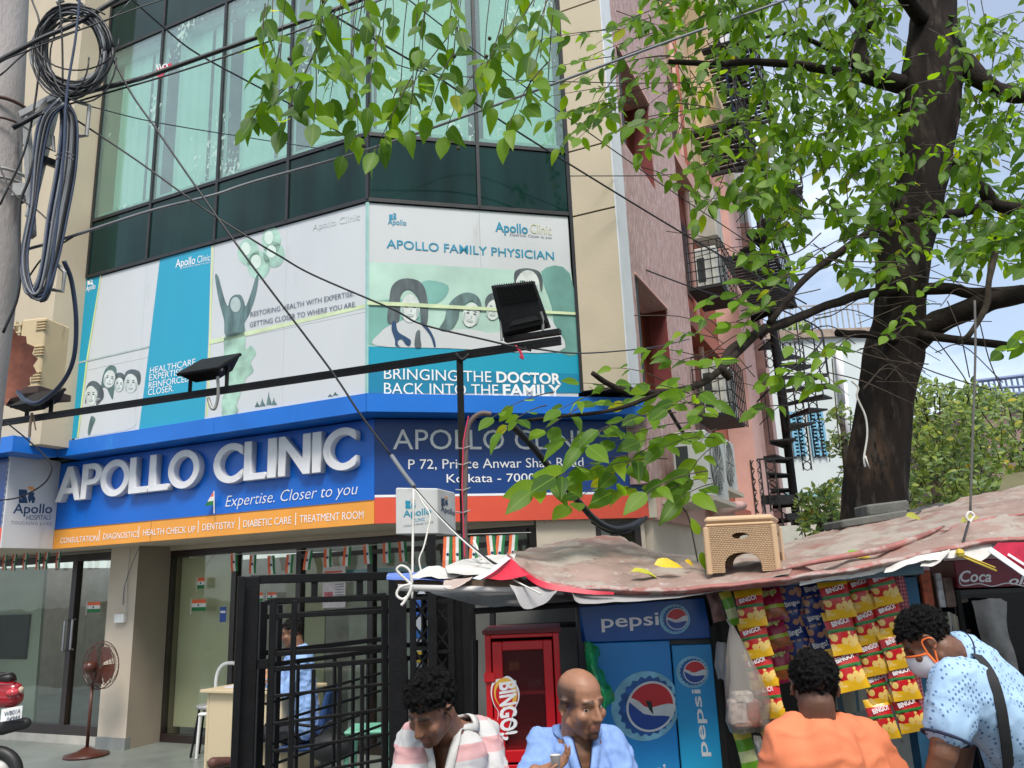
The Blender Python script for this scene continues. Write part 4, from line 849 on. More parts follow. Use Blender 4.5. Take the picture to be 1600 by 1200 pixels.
wire([(125, -10), (118, 60), (104, 150), (98, 260), (80, 420), (66, 470)], .008, 'bluish vertical cable dropping through the round coil', M_rubb, Y0=4.1, Y1=4.15)
wire([(92, -10), (97, 60), (98, 130)], .006, 'short black cable dropping into the top of the coil', Y0=4.1, Y1=4.15)
wire([(75, 165), (58, 230), (45, 280), (30, 330), (30, 450), (5, 520)], .008, 'black cable running down beside the pole clamp', Y0=4.3, Y1=4.3)
wire([(0, 118), (60, 70), (170, 30), (205, 0)], .005, 'thin black cable under the top left corner cable', Y0=4.2, Y1=4.4)
wire([(40, 440), (70, 400), (120, 366)], .005, 'thin cable leaving the bundle toward the facade', Y0=4.4, Y1=4.4)
wire([(0, 96), (200, 18), (300, -15)], .004, 'fine wire crossing the top left corner', Y0=4.0, Y1=4.4)
wire([(1523, 470), (1524, 550), (1520, 675), (1516, 800)], .006, 'dark rope hanging vertically in front of the bush', pm('dark_rope', (.09, .085, .08), .9), 'rope', Y0=3.9, Y1=3.7)
# red tag on the thick cable
b = MB(); q = [PY(u, v, 4.62) for u, v in ((244, 108), (267, 98), (270, 106), (258, 113), (251, 123), (244, 118))]
b.add(q + [p + Vector((0, .004, 0)) for p in q], [(0, 1, 2, 3, 4, 5), (11, 10, 9, 8, 7, 6)] + [(i, 6 + i, 6 + (i + 1) % 6, (i + 1) % 6) for i in range(6)])
tg = thing('cable_tag', 'small red and white Jio tag wrapped on the thick overhead cable', 'tag', q[0]); obj('tag_sheet', b, pm('magenta_red_plastic', (.62, .03, .09), .5), tg)
me = text_mesh('Jio', bold=.02); xs = [v.co.x for v in me.vertices]; k = (q[1] - q[0]).length * .75 / (max(xs)); frame_obj('lettering', me, M_wletter, tg, q[0] + Vector((.012, -.004, -.024)), q[1] - q[0], Vector((0, 0, 1)) + (q[0] - q[1]) * .0 + Vector((-.35, 0, 0)), k, k)

# ---------------- lamp bar, upright and floodlights
YU = 5.0; zb0 = PY(718, 556, YU).z
lb = thing('lamp_bar', 'long black steel bar on an upright carrying the floodlights in front of the posters', 'lamp bar', PY(720, 905, YU))
B0, B1 = PZ(-60, 667, zb0), PZ(876, 528, zb0)
up = PZ(718, 549, zb0)
for dz in (-.004, -.030): b = MB(); b.bar(B0 + Vector((0, 0, dz)), B1 + Vector((0, 0, dz)), .026, .024); obj('rail', b, M_blk, lb)
b = MB(); b.bar((up.x, up.y, 0), (up.x, up.y, zb0 - .05), .04, .04, up=(0, 1, 0)); obj('upright', b, M_blk, lb)
P = spl([PY(u, v, up.y - .06) for u, v in ((768, 647), (752, 646), (738, 655), (730, 672), (728, 700), (726, 800), (728, 905))], 6); b = MB(); b.smooth = True; b.tube(P, .016, 8); obj('conduit', b, pm('brown_conduit', (.13, .09, .085), .5), lb)
for v in (700, 725, 765, 800):
    b = MB(); b.tube([PY(712, v, up.y - .05), PY(724, v + 1, up.y - .09), PY(735, v - 3, up.y - .06)], .004, 5); obj('binding_wire', b, M_galv, lb)
b = MB(); b.tube([PY(732, 650, up.y - .08), PY(724, 690, up.y - .09), PY(722, 760, up.y - .09), PY(726, 870, up.y - .09)], .004, 5); obj('red_wire', b, pm('red_wire', (.6, .03, .08), .5), lb)
b = MB(); b.smooth = True; b.tube(spl([PY(712, 552, up.y - .03), PY(722, 562, up.y - .03), PY(733, 553, up.y - .03)], 5), .01, 6); obj('cable_tail', b, M_rubber, lb)
def onbar(u, vg=560):
    lo, hi = 0., 1.
    for _ in range(30):
        m = (lo + hi) / 2; p = B0 + (B1 - B0) * m
        if pxs(p)[0] < u: lo = m
        else: hi = m
    return B0 + (B1 - B0) * lo
bd = (B1 - B0).normalized()
def flood(u, quad, depth, label, legs, nf=16, back=True):
    """quad: four survey px of the lit plate (front) as seen; built at the bar's distance with real thickness"""
    c = onbar(u); t = thing('floodlight', label, 'floodlight', c); return t, c
# left floodlight: tilted box, lens facing the sign, fins below
t, c = flood(325, None, 0, 'black floodlight with finned back tilted over the left half of the posters', None)
nrm = Vector((-bd.y, bd.x, 0)); nrm = nrm if nrm.y > 0 else -nrm     # toward the building
ax = bd; ay = (nrm * .85 + Vector((0, 0, .58))).normalized(); az = ax.cross(ay).normalized(); az = az if az.z > 0 else -az
hc = c + Vector((0, 0, .165)) + nrm * .02
b = MB(); b.obox(hc + az * .035, ax * .185, ay * .15, az * .012); obj('rim_plate', b, M_blk, t, bevel=.006)
b = MB(); H = [hc + az * .022 + ax * sx * .17 + ay * sy * .135 for sx, sy in ((-1, -1), (1, -1), (1, 1), (-1, 1))]; Lw = [hc - az * .06 + ax * sx * .11 + ay * sy * .08 for sx, sy in ((-1, -1), (1, -1), (1, 1), (-1, 1))]; b.hexa(Lw + H); obj('housing', b, M_blk, t)
for i in range(15):
    f = -.15 + .3 * i / 14; sc_ = 1 - abs(f) * .5; b = MB(); b.hexa([hc - az * .062 + ax * (f * .66) - ay * .085, hc - az * .062 + ax * (f * .66 + .004) - ay * .085, hc - az * .062 + ax * (f * .66 + .004) + ay * .085, hc - az * .062 + ax * (f * .66) + ay * .085, hc + az * .02 + ax * f - ay * .143, hc + az * .02 + ax * (f + .005) - ay * .143, hc + az * .02 + ax * (f + .005) + ay * .143, hc + az * .02 + ax * f + ay * .143]); obj('fin', b, M_blk, t)
for s in (-1, 1):
    b = MB(); b.bar(c + ax * s * .165 + Vector((0, 0, .0)), c + ax * s * .165 + Vector((0, 0, .155)), .025, .012); obj('bracket_leg', b, M_blk, t)
b = MB(); b.smooth = True; b.tube(spl([PY(340, 588, c.y - .1), PY(341, 615, c.y - .08), PY(337, 636, c.y - .06), PY(331, 638, c.y - .06), PY(325, 622, c.y - .04)], 5), .012, 6); obj('cable_tail', b, M_galv, t)
b = MB(); b.ball(hc - ay * .1 + ax * .165 + Vector((0, 0, .01)), .013, 8); obj('bolt', b, M_steel, t)
# right floodlight: back seen, tilted upright
t, c = flood(818, None, 0, 'black floodlight standing upright at the right end of the bar', None)
Yf = c.y - .03
TL, TR, BR, BL = [PY(u, v, Yf) for u, v in ((770, 450), (834, 443), (859, 508), (788, 524))]
TL += Vector((0, -.05, 0)); TR += Vector((0, -.05, 0))
nn_ = (TR - TL).cross(BL - TL).normalized(); nn_ = nn_ if nn_.y < 0 else -nn_
b = MB(); b.hexa([BL, BR, BR - nn_ * .05, BL - nn_ * .05, TL, TR, TR - nn_ * .05, TL - nn_ * .05]); obj('housing', b, M_blk, t, bevel=.018)
cc_ = (TL + TR + BR + BL) / 4
b = MB(); b.hexa([cc_ + (q - cc_) * 1.06 - nn_ * k for k, q in ((.05, BL), (.05, BR), (.062, BR), (.062, BL), (.05, TL), (.05, TR), (.062, TR), (.062, TL))]); obj('rim_plate', b, M_blkd, t, bevel=.004)
for i in range(17):
    f = .06 + .88 * i / 16; a0 = TL + (TR - TL) * f; a1 = a0 + (BL + (BR - BL) * f - a0) * .42
    b = MB(); b.bar(a0 + nn_ * .008, a1 + nn_ * .008, .0045, .018, up=nn_); obj('fin', b, M_blk, t)
b = MB(); b.hexa([cc_ + (BL - cc_) * k + nn_ * .004 for k in (.5,)] * 1 + [cc_ + (BR - cc_) * .5 + nn_ * .004, cc_ + (BR - cc_) * .7 + nn_ * .004, cc_ + (BL - cc_) * .7 + nn_ * .004] + [cc_ + (BL - cc_) * .5 + nn_ * .012, cc_ + (BR - cc_) * .5 + nn_ * .012, cc_ + (BR - cc_) * .7 + nn_ * .012, cc_ + (BL - cc_) * .7 + nn_ * .012]); obj('junction_box', b, M_blkd, t)
b = MB(); b.tube([PY(845, 487, Yf - .02), PY(849, 500, Yf), PY(848, 525, Yf + .02)], .009, 6); obj('bracket_leg', b, M_galv, t)
b = MB(); b.tube([PY(783, 500, Yf + .04), PY(784, 532, Yf + .03)], .009, 6); obj('bracket_leg', b, M_galv, t)
b = MB(); b.bar(B1 - bd * .36 + Vector((0, 0, .04)), B1 + Vector((0, 0, .04)), .05, .03); obj('mount_bar', b, M_blk, t)
b = MB(); b.tube(spl([PY(805, 540, Yf), PY(812, 548, Yf), PY(817, 560, Yf), PY(812, 556, Yf)], 5), .008, 6); obj('cable_tail', b, pm('red_wire', (.6, .03, .08)), t)
# leftmost floodlight, partly behind the air conditioner
t, c = flood(60, None, 0, 'black floodlight at the far left of the bar below the cream air conditioner', None)
hc = c + Vector((0, 0, .115)); 
b = MB(); b.obox(hc + az * .03, ax * .16, ay * .14, az * .012); obj('rim_plate', b, M_blk, t, bevel=.006)
b = MB(); H = [hc + az * .018 + ax * sx * .15 + ay * sy * .125 for sx, sy in ((-1, -1), (1, -1), (1, 1), (-1, 1))]; Lw = [hc - az * .05 + ax * sx * .1 + ay * sy * .08 for sx, sy in ((-1, -1), (1, -1), (1, 1), (-1, 1))]; b.hexa(Lw + H); obj('housing', b, M_blk, t)
for s in (-1, 1):
    b = MB(); b.bar(c + ax * s * .13, c + ax * s * .13 + Vector((0, 0, .11)), .03, .012); obj('bracket_leg', b, M_blk, t)
b = MB(); b.tube([PY(50, 645, c.y - .05), PY(47, 665, c.y - .05), PY(46, 683, c.y - .05)], .012, 6); b.tube([PY(52, 650, c.y - .05), PY(56, 672, c.y - .05)], .006, 5); obj('cable_tail', b, pm('old_brown_cable', (.2, .15, .11)), t)

# ---------------- white lightbox on the post
LBX = Wall(PY(618, 800, 4.75).xy, 64); a = LBX.sz(684, 755)[0]
lbx = thing('lightbox', 'small white box sign with blue Apollo lettering strapped to the black post', 'sign', LBX.pt(.1, PY(625, 835, 4.75).z, 0))
TLp, BLp = PY(616, 762, 4.75), PY(623, 835, 4.75); TRp, BRp = LBX.px(681, 750), LBX.px(688, 826)
zt_, zb_ = TLp.z, BLp.z; wb = (LBX.sz(684, 790)[0]); dW = Wall(LBX.pt(wb, 0, 0).xy, 18 ); dd = dW.sz(712, 800)[0]
M_lbx = pm('dirty_white_acrylic', (.56, .57, .57), .45, var=.05, scale=5, dirt=((.42, .42, .40), 7, .62, 2))
b = MB(); b.hexa([LBX.pt(0, zb_, 0), LBX.pt(wb, zb_, 0), dW.pt(dd, zb_, 0), LBX.pt(0, zb_, 0) + Vector((dW.d.x, dW.d.y, 0)) * dd, LBX.pt(0, zt_, 0), LBX.pt(wb, zt_, 0), dW.pt(dd, zt_, 0), LBX.pt(0, zt_, 0) + Vector((dW.d.x, dW.d.y, 0)) * dd]); obj('box_body', b, M_lbx, lbx, bevel=.006)
crest(LBX, 642, 787, 17, 15, .002, lbx, M_tealp, pm('faded_orange_print', (.6, .38, .25)))
write(LBX, 'Apollo', (630, 808), (674, 803), (630, 798), .002, M_tealp, lbx, bold=.015)
write(LBX, 'CLINIC', (645, 816), (664, 813), (645, 811), .002, M_tealp, lbx)
write(LBX, 'TOUCHING LIVES', (630, 824), (677, 817), (630, 821), .002, M_slate, lbx)
crest(dW, 695, 783, 11, 14, .002, lbx, M_navyp, M_flame)
write(dW, 'Apollo', (689, 798), (711, 806), (689, 789), .002, M_navyp, lbx, bold=.015)
wire([(646, 757), (646, 790), (645, 850), (644, 935)], .0065, 'thick white string hanging straight down in front of the lightbox', M_rope, 'rope', Y0=4.45, Y1=4.2)
wire([(648, 762), (660, 785), (672, 805), (668, 830), (662, 855), (655, 875), (660, 900)], .005, 'thin white string tangled around the lightbox', M_rope, 'rope', Y0=4.5, Y1=4.3)
wire([(740, 845), (745, 855), (748, 868), (752, 874)], .006, 'short white string loop tied on the sloping cable', M_rope, 'rope', Y0=3.9, Y1=3.8)
# post under the lightbox
b = MB(); p = PY(674, 850, 4.85); b.bar((p.x, p.y, 0), (p.x, p.y, zb_ - .005), .05, .05, up=(0, 1, 0)); tag(obj('steel_post', b, M_blk, at=(p.x, p.y, 0)), 'square black steel post standing under the white lightbox', 'post')

# ---------------- gate of black steel bars
YG = 4.9
GW = Wall(PY(384, 1100, YG).xy, 68)
gt = thing('steel_gate', 'black steel gate with a lattice of square bars standing open beside the desk', 'gate', GW.pt(0, 0, 0))
def gbar(W, u0, v0, u1, v1, w, name='rail', o=0., par=gt, m=M_blk):
    a, z = W.sz(u0, v0, o); c, z2 = W.sz(u1, v1, o); b = MB(); b.bar(W.pt(a, z, o), W.pt(c, z2, o), w, w, up=(W.n.x, W.n.y, 0)); return obj(name, b, m, par, bevel=.003)
sp_, _ = GW.sz(386, 1100)
b = MB(); zt1 = GW.sz(386, 901)[1]; b.wbox(GW, sp_ - .045, sp_ + .045, 0, zt1, -.045, .045); obj('gate_post', b, M_blk, gt, bevel=.006)
b = MB(); s_ = GW.sz(370, 1100, .12)[0]; b.wbox(GW, s_ - .02, s_ + .02, 0, zt1, .08, .13); obj('gate_post', b, M_blk, gt, bevel=.004)
gbar(GW, 391, 906, 640, 899, .05, 'top_rail')
uL, uR = 424, 668
for (vl, vr, w) in ((939, 932, .034), (963, 952, .028), (1022, 1006, .028), (1046, 1026, .028)):
    gbar(GW, uL, vl, uR, vr, w, o=.02)
for k in range(4): gbar(GW, uL + 2, 1088 + 43 * k, uR, 1061 + 38 * k, .018, 'lattice_bar', o=.03)
for (u, v0, v1, w) in ((427, 935, 1195, .036), (460, 938, 1195, .03), (490, 1046, 1195, .022), (531, 1040, 1195, .022), (566, 1036, 1195, .022), (600, 934, 1195, .03), (634, 1028, 1195, .02), (662, 930, 1195, .03)):
    a, zt2 = GW.sz(u, v0, .02); b = MB(); b.wbox(GW, a - w / 2, a + w / 2, .15, zt2, .02 - w / 2 - .004, .02 + w / 2 + .006); obj('upright', b, M_blk, gt, bevel=.003)
a, z = GW.sz(392, 1040); c, z2 = GW.sz(424, 1036); b = MB(); b.wbox(GW, a, c, z - .02, z + .03, -.015, .02); obj('hinge_bar', b, M_blk, gt)
GB = Wall(PY(412, 1100, YG + .35).xy, 52)
g2 = thing('steel_gate', 'second black steel gate leaf folded just behind the lattice gate', 'gate', GB.pt(0, 0, 0))
for (vl, vr, w) in ((942, 930, .03), (964, 950, .03), (1020, 998, .03), (1040, 1015, .028)): gbar(GB, 414, vl, 602, vr, w, o=0, par=g2)
for k in range(5): gbar(GB, 414, 1100 + 33 * k, 602, 1050 + 27 * k, .016, 'lattice_bar', o=.01, par=g2)
for (u, v0, w) in ((411, 940, .045), (437, 945, .03), (466, 1034, .018), (523, 1028, .018), (552, 1024, .018), (575, 1020, .018), (602, 938, .03)):
    a, zt2 = GB.sz(u, v0); b = MB(); b.wbox(GB, a - w / 2, a + w / 2, .15, zt2, -w / 2 - .004, w / 2 + .004); obj('upright', b, M_blk, g2, bevel=.003)
for u in (491, 562): 
    a, z = GW.sz(u, 935); _, z2 = GW.sz(u, 903); b = MB(); b.wbox(GW, a - .018, a + .018, z, z2, -.02, .016); obj('upright', b, M_blk, gt)
# laced lattice columns to the right of the gate
def laced(u0, u1, Y, label, z1, n=12):
    p, q = PY(u0, 1050, Y), PY(u1, 1050, Y); t = thing('laced_column', label, 'column', (p.x, Y, 0)); w = .035
    for r in (p, q): b = MB(); b.bar((r.x, Y, 0), (r.x, Y, z1), w, w, up=(0, 1, 0)); obj('upright', b, M_blk, t)
    h = z1 / n
    for i in range(n):
        for s in (0, 1):
            a, c = (p, q) if s else (q, p); b = MB(); b.bar((a.x, Y + .008 * s, i * h), (c.x, Y + .008 * s, (i + 1) * h), .012, .014, up=(0, 1, 0)); obj('lacing_bar', b, M_blk, t)
        if i % 2: b = MB(); b.bar((p.x, Y - .01, i * h), (q.x, Y - .01, i * h), .02, .02); obj('batten', b, M_blk, t)
laced(646, 674, 5.0, 'slim black laced steel column nearest the lattice gate', 1.72)
laced(676, 706, 4.9, 'middle black laced steel column beside the seated man in stripes', 1.7)
laced(708, 735, 5.2, 'rightmost black laced steel column next to the red cabinet', 1.7)
for (u, Y, w_, lab) in ((622, 5.05, .10, 'plain black post at the free end of the lattice gate'), (691, 5.15, .13, 'broad black post between the laced columns'), (726, 5.0, .10, 'black post between the laced columns and the red cabinet'), (742, 4.9, .05, 'thin black post touching the red cabinet')):
    p = PY(u, 1100, Y); b = MB(); b.box((p.x - w_ / 2, Y - .03, 0), (p.x + w_ / 2, Y + .03, 1.70)); tag(obj('steel_post', b, M_blk, at=(p.x, Y, 0)), lab, 'post')
# pale printed banner behind the laced columns
b = MB(); p, q = PY(640, 930, 5.6), PY(735, 1100, 5.6); b.box((p.x, 5.6, .3), (q.x, 5.61, 1.62))
bn = thing('banner', 'pale blue white printed banner showing through the laced columns', 'banner', (p.x, 5.6, .3)); obj('sheet', b, pm('banner_white', (.56, .60, .66), .5), bn)
for (u, v, w_, h_, c) in ((655, 950, .12, .10, (.03, .12, .5)), (672, 990, .2, .05, (.03, .16, .5)), (668, 1026, .14, .07, (.8, .55, .04)), (690, 985, .06, .05, (.5, .03, .3)), (706, 1040, .05, .1, (.7, .05, .06)), (722, 1080, .08, .14, (.55, .42, .25))):
    b = MB(); r = PY(u, v, 5.59); b.box((r.x - w_ / 2, 5.594, r.z - h_ / 2), (r.x + w_ / 2, 5.599, r.z + h_ / 2)); obj('printed_patch', b, pm('print_%d_%d' % (u, v), c, .5), bn)
# ================================================================== KIOSK AND ITS GOODS
def sheet(pts, nu, nv, amp, m, name, par=None, seed=0, fq=6., at=None, lab=None, cat=None, sag=0.):
    """crumpled sheet through a grid of survey points: pts[row][col] = (u, v, Y)"""
    R = [spl([PY(*q) for q in row], nu) for row in pts]; C = len(R[0]); cols = []
    for c in range(C): cols.append(spl([r[c] for r in R], nv) if len(R) > 2 else [R[0][c].lerp(R[1][c], k / nv) for k in range(nv + 1)])
    H = len(cols[0]); vs = []
    for j in range(H):
        for c in range(C):
            p = cols[c][j]; q = p * fq + Vector((seed * 3.1, seed, 0))
            d = noise.noise(q) + .5 * noise.noise(q * 2.3) + .35 * abs(noise.noise(q * 4.7)); vs.append(p + Vector((.3 * amp * noise.noise(q * 1.3 + Vector((9, 9, 9))), .4 * amp * noise.noise(q + Vector((5, 0, 5))), amp * d)))
    b = MB(); b.smooth = True; b.add(vs, [(j * C + c, j * C + c + 1, (j + 1) * C + c + 1, (j + 1) * C + c) for j in range(H - 1) for c in range(C - 1)])
    o = obj(name, b, m, par, at=at or (vs[0] if par is None else None))
    if lab: tag(o, lab, cat)
    return o
M_tarp = pm('stained_pink_tarpaulin', (.27, .185, .155), .8, var=.22, scale=5, bump=1., bscale=9, dirt=[((.325, .275, .235), 4, .48, 1), ((.26, .125, .10), 2.6, .57, 1), ((.185, .13, .105), 7, .58, 1), ((.38, .345, .31), 19, .60, 1), ((.12, .08, .065), 26, .64, 1)], detail=8)
M_tarpr = pm('faded_red_tarpaulin', (.30, .115, .10), .7, var=.3, scale=7, bump=.9, bscale=16, dirt=[((.36, .28, .25), 9, .50, 1), ((.13, .07, .06), 11, .58, 1)])
M_red2 = pm('bright_red_sheet', (.52, .015, .04), .5, var=.15, scale=8)
M_sheetw = pm('dirty_white_sheet', (.55, .53, .50), .7, var=.14, scale=8, bump=.4, bscale=20, dirt=((.22, .18, .15), 9, .63, 1))
M_sheetg = pm('grey_plastic_sheet', (.30, .29, .29), .6, var=.15, scale=5, bump=.3, bscale=15)
M_sheetb = pm('blue_plastic_sheet', (.10, .17, .48), .6, var=.3, scale=10, dirt=((.5, .5, .52), 10, .6, 1))
M_wood = pm('old_brown_wood', (.13, .085, .055), .8, var=.3, scale=9, bump=.5, bscale=50)
M_woodg = pm('grey_weathered_wood', (.10, .10, .09), .85, var=.3, scale=8, bump=.5, bscale=50)
M_kblue = pm('kiosk_blue_paint', (.02, .10, .19), .6, var=.2, scale=6, bump=.2, dirt=((.08, .13, .16), 9, .62, 2))
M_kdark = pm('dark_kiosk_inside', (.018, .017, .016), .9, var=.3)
ks = thing('snack_kiosk', 'roadside snack kiosk under a stained pink tarpaulin roof', 'kiosk', PY(1250, 1200, 4.2))
F = [(792, 866, 3.75), (838, 904, 3.55), (900, 917, 3.5), (1000, 922, 3.48), (1100, 918, 3.45), (1180, 909, 3.45), (1250, 901, 3.42), (1330, 889, 3.4), (1400, 876, 3.4), (1480, 857, 3.38), (1545, 846, 3.36), (1610, 841, 3.35), (1700, 832, 3.3)]
Mi = [(800, 864, 4.0), (850, 878, 3.9), (905, 874, 3.95), (1000, 885, 3.9), (1100, 888, 3.85), (1180, 880, 3.85), (1250, 868, 3.85), (1330, 852, 3.8), (1400, 838, 3.8), (1480, 818, 3.8), (1545, 806, 3.8), (1610, 797, 3.8), (1700, 785, 3.8)]
Ba = [(806, 863, 4.4), (850, 852, 4.6), (905, 841, 4.8), (968, 839, 4.9), (1010, 860, 4.9), (1100, 866, 4.9), (1200, 858, 4.9), (1300, 828, 5.0), (1370, 812, 5.0), (1430, 800, 5.0), (1500, 780, 5.0), (1600, 757, 5.0), (1700, 742, 5.0)]
Lip = [(u + (2 if i else 0), v + (8 if i > 0 else 4), Y + .03) for i, (u, v, Y) in enumerate(F)]
sheet([F, Mi, Ba], 14, 22, .017, M_tarp, 'tarpaulin', ks, 1, 7)
sheet([[(u, v - 4, Y - .015) for u, v, Y in F], [(u, v + 2, Y - .03) for u, v, Y in F], [(u, v + (9 if i else 4), Y + .01) for i, (u, v, Y) in enumerate(F)]], 8, 3, .008, M_tarpr, 'tarpaulin_hem', ks, 2, 9)
sheet([[(u, v + 6, Y + .0) for u, v, Y in F[6:]], [(u, v + 13, Y - .005) for u, v, Y in F[6:]]], 8, 3, .008, M_sheetw, 'tarpaulin_hem', ks, 3, 9)
sheet([[(795, 868, 3.72), (840, 905, 3.51), (900, 919, 3.47), (960, 925, 3.45)], [(794, 873, 3.71), (838, 914, 3.5), (900, 927, 3.46), (958, 929, 3.45)]], 8, 2, .003, M_red2, 'tarpaulin_hem', ks, 4, 9)
# folds crossing the roof
for P, r in (([(1205, 893, 3.42), (1290, 875, 3.44), (1380, 858, 3.5), (1440, 838, 3.6), (1475, 822, 3.7)], .011), ([(1470, 830, 3.6), (1530, 815, 3.7), (1620, 800, 3.7)], .009)):
    b = MB(); b.smooth = True; P_ = spl([PY(*q) for q in P], 6); b.tube(P_, [r * (.35 + math.sin(math.pi * i / (len(P_) - 1))) for i in range(len(P_))], 7); obj('tarpaulin_fold', b, M_tarpr, ks)
sheet([[(690, 934, 3.75), (760, 946, 3.7), (830, 946, 3.65), (905, 936, 3.6), (990, 932, 3.55)], [(660, 920, 3.9), (760, 926, 3.9), (830, 928, 3.85), (905, 925, 3.8), (990, 928, 3.7)]], 6, 5, .012, M_sheetg, 'under_sheet', ks, 5, 6)
sheet([[(800, 922, 3.5), (818, 950, 3.48), (850, 943, 3.46), (870, 928, 3.45)], [(796, 915, 3.52), (820, 918, 3.5), (850, 916, 3.5), (872, 920, 3.48)]], 5, 5, .01, M_sheetg, 'under_sheet', ks, 6, 8)
sheet([[(893, 925, 3.46), (905, 943, 3.45), (960, 941, 3.45), (1060, 934, 3.44), (1150, 920, 3.43)], [(893, 921, 3.5), (910, 924, 3.5), (960, 926, 3.5), (1060, 924, 3.5), (1150, 916, 3.5)]], 5, 4, .006, M_sheetg, 'under_sheet', ks, 7, 8)
# loose sheets at the left end
def loose(name, lab, cat, pts, m, seed, amp=.012, fq=9): return sheet(pts, 6, 5, amp, m, name, None, seed, fq, lab=lab, cat=cat)
loose('plastic_sheet', 'blue and white plastic sheet folded at the left tip of the kiosk roof', 'sheet', [[(604, 905, 3.6), (640, 906, 3.6), (690, 908, 3.6), (708, 906, 3.6)], [(606, 896, 3.75), (640, 896, 3.75), (675, 893, 3.75), (700, 898, 3.75)]], M_sheetb, 11, .008)
loose('plastic_sheet', 'crumpled white sheet on top of the blue plastic at the left roof tip', 'sheet', [[(640, 903, 3.62), (680, 903, 3.6), (705, 902, 3.6), (722, 898, 3.6)], [(648, 893, 3.8), (675, 884, 3.8), (700, 888, 3.8), (722, 896, 3.8)]], M_sheetw, 12, .016)
loose('plastic_sheet', 'grimy white sheet sloping up to the tarpaulin', 'sheet', [[(700, 896, 3.6), (745, 900, 3.6), (770, 893, 3.6), (800, 882, 3.6)], [(695, 886, 3.9), (730, 874, 3.95), (770, 868, 3.95), (806, 866, 3.9)]], M_sheetw, 13, .01)
loose('plastic_sheet', 'bright red plastic sheet folded under the corner of the tarpaulin', 'sheet', [[(752, 905, 3.55), (790, 905, 3.52), (815, 902, 3.5), (828, 898, 3.5)], [(760, 895, 3.6), (785, 878, 3.62), (800, 874, 3.6), (816, 892, 3.55)]], M_red2, 14, .006)
loose('cloth_strip', 'white checked cloth edge beside the bright red sheet', 'cloth', [[(738, 904, 3.53), (765, 890, 3.55), (792, 870, 3.6)], [(750, 906, 3.52), (773, 892, 3.54), (798, 873, 3.59)]], pm('checked_white_cloth', (.55, .60, .66), .8, var=.3, scale=60), 15, .003)
loose('plastic_sheet', 'pinkish stained flap hanging over the white roof pipe', 'sheet', [[(692, 920, 3.55), (705, 922, 3.54), (722, 914, 3.54), (735, 905, 3.55)], [(694, 908, 3.6), (705, 906, 3.6), (722, 903, 3.6), (740, 902, 3.6)]], pm('pinkish_grey_sheet', (.42, .33, .29), .7, var=.2, scale=9), 16, .008)
loose('plastic_sheet', 'long torn white plastic strip under the right hem of the tarpaulin', 'sheet', [[(1381, 895, 3.36), (1420, 885, 3.35), (1460, 876, 3.34), (1500, 868, 3.33)], [(1384, 888, 3.38), (1420, 872, 3.37), (1462, 862, 3.36), (1502, 856, 3.35)]], M_sheetw, 17, .014)
loose('plastic_sheet', 'crumpled grey white plastic rag at the right hem of the tarpaulin', 'sheet', [[(1500, 866, 3.33), (1530, 874, 3.32), (1548, 866, 3.32)], [(1500, 856, 3.36), (1525, 848, 3.36), (1548, 848, 3.36)]], M_sheetw, 18, .02)
loose('plastic_sheet', 'small torn white flap left of the crumpled rag', 'sheet', [[(1438, 884, 3.34), (1462, 882, 3.33), (1484, 868, 3.32)], [(1440, 876, 3.37), (1462, 870, 3.36), (1484, 860, 3.35)]], M_sheetw, 19, .016)
# pipes, planks
def stick(name, lab, cat, a, c, r, m, n=8):
    b = MB(); b.smooth = True; b.tube([PY(*a), PY(*c)], r, n); return tag(obj(name, b, m, at=PY(*a)), lab, cat)
stick('roof_pipe', 'white pipe lying along the lower left edge of the kiosk roof', 'pipe', (622, 918, 3.55), (880, 924, 3.6), .014, pm('white_pipe', (.52, .50, .48), .5, dirt=((.2, .17, .14), 12, .6, 1)))
for a, c, ww in (((620, 908, 3.7), (700, 913, 3.7), .03), ((700, 912, 3.62), (810, 914, 3.62), .035), ((760, 906, 3.75), (900, 915, 3.75), .03)):
    b = MB(); b.bar(PY(*a), PY(*c), .05, ww); obj('roof_plank', b, M_wood, ks)
for a, c in (((740, 955, 3.9), (905, 944, 3.9)), ((742, 1000, 4.1), (742, 1300, 4.1)), ((770, 945, 4.3), (770, 1010, 4.3)), ((780, 980, 4.4), (905, 975, 4.4))):
    b = MB(); b.tube([PY(*a), PY(*c)], .016, 6); obj('roof_pole', b, M_blkd, ks)
# body of the kiosk
YB = 4.75
b = MB(); p, q = PY(744, 1000, YB), PY(1700, 1000, YB); b.box((p.x, YB, 0), (q.x + .6, YB + .04, 1.62)); obj('back_wall', b, pm('grey_back_sheet', (.10, .10, .095), .8, var=.3, scale=3), ks)
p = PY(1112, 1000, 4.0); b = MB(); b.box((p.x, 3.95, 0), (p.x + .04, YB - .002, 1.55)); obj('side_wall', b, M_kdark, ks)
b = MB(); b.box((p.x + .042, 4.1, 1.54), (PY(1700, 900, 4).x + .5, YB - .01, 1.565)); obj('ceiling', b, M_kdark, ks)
b = MB(); b.bar(PY(1128, 915, 3.58), PY(1440, 888, 3.55), .03, .045); obj('fascia_plank', b, pm('grey_blue_plank', (.10, .19, .23), .6, var=.25, scale=9), ks)
b = MB(); q0, q1 = PY(1414, 1000, 3.75), PY(1442, 1000, 3.75); b.box((q0.x - .02, 3.72, 0), (q1.x, 3.80, 1.60)); obj('corner_post', b, M_kblue, ks)
b = MB(); q1b = PY(1500, 1000, 3.95); b.box((q1.x, 4.3, 0), (q1b.x, 4.33, 1.6)); obj('shelf_back', b, M_kblue, ks)
cs = PY(1462, 960, 4.05)
shf = thing('cigarette_shelf', 'wooden shelf of small packets between the blue post and the red cola fridge', 'shelf', PY(1470, 1060, 4.1))
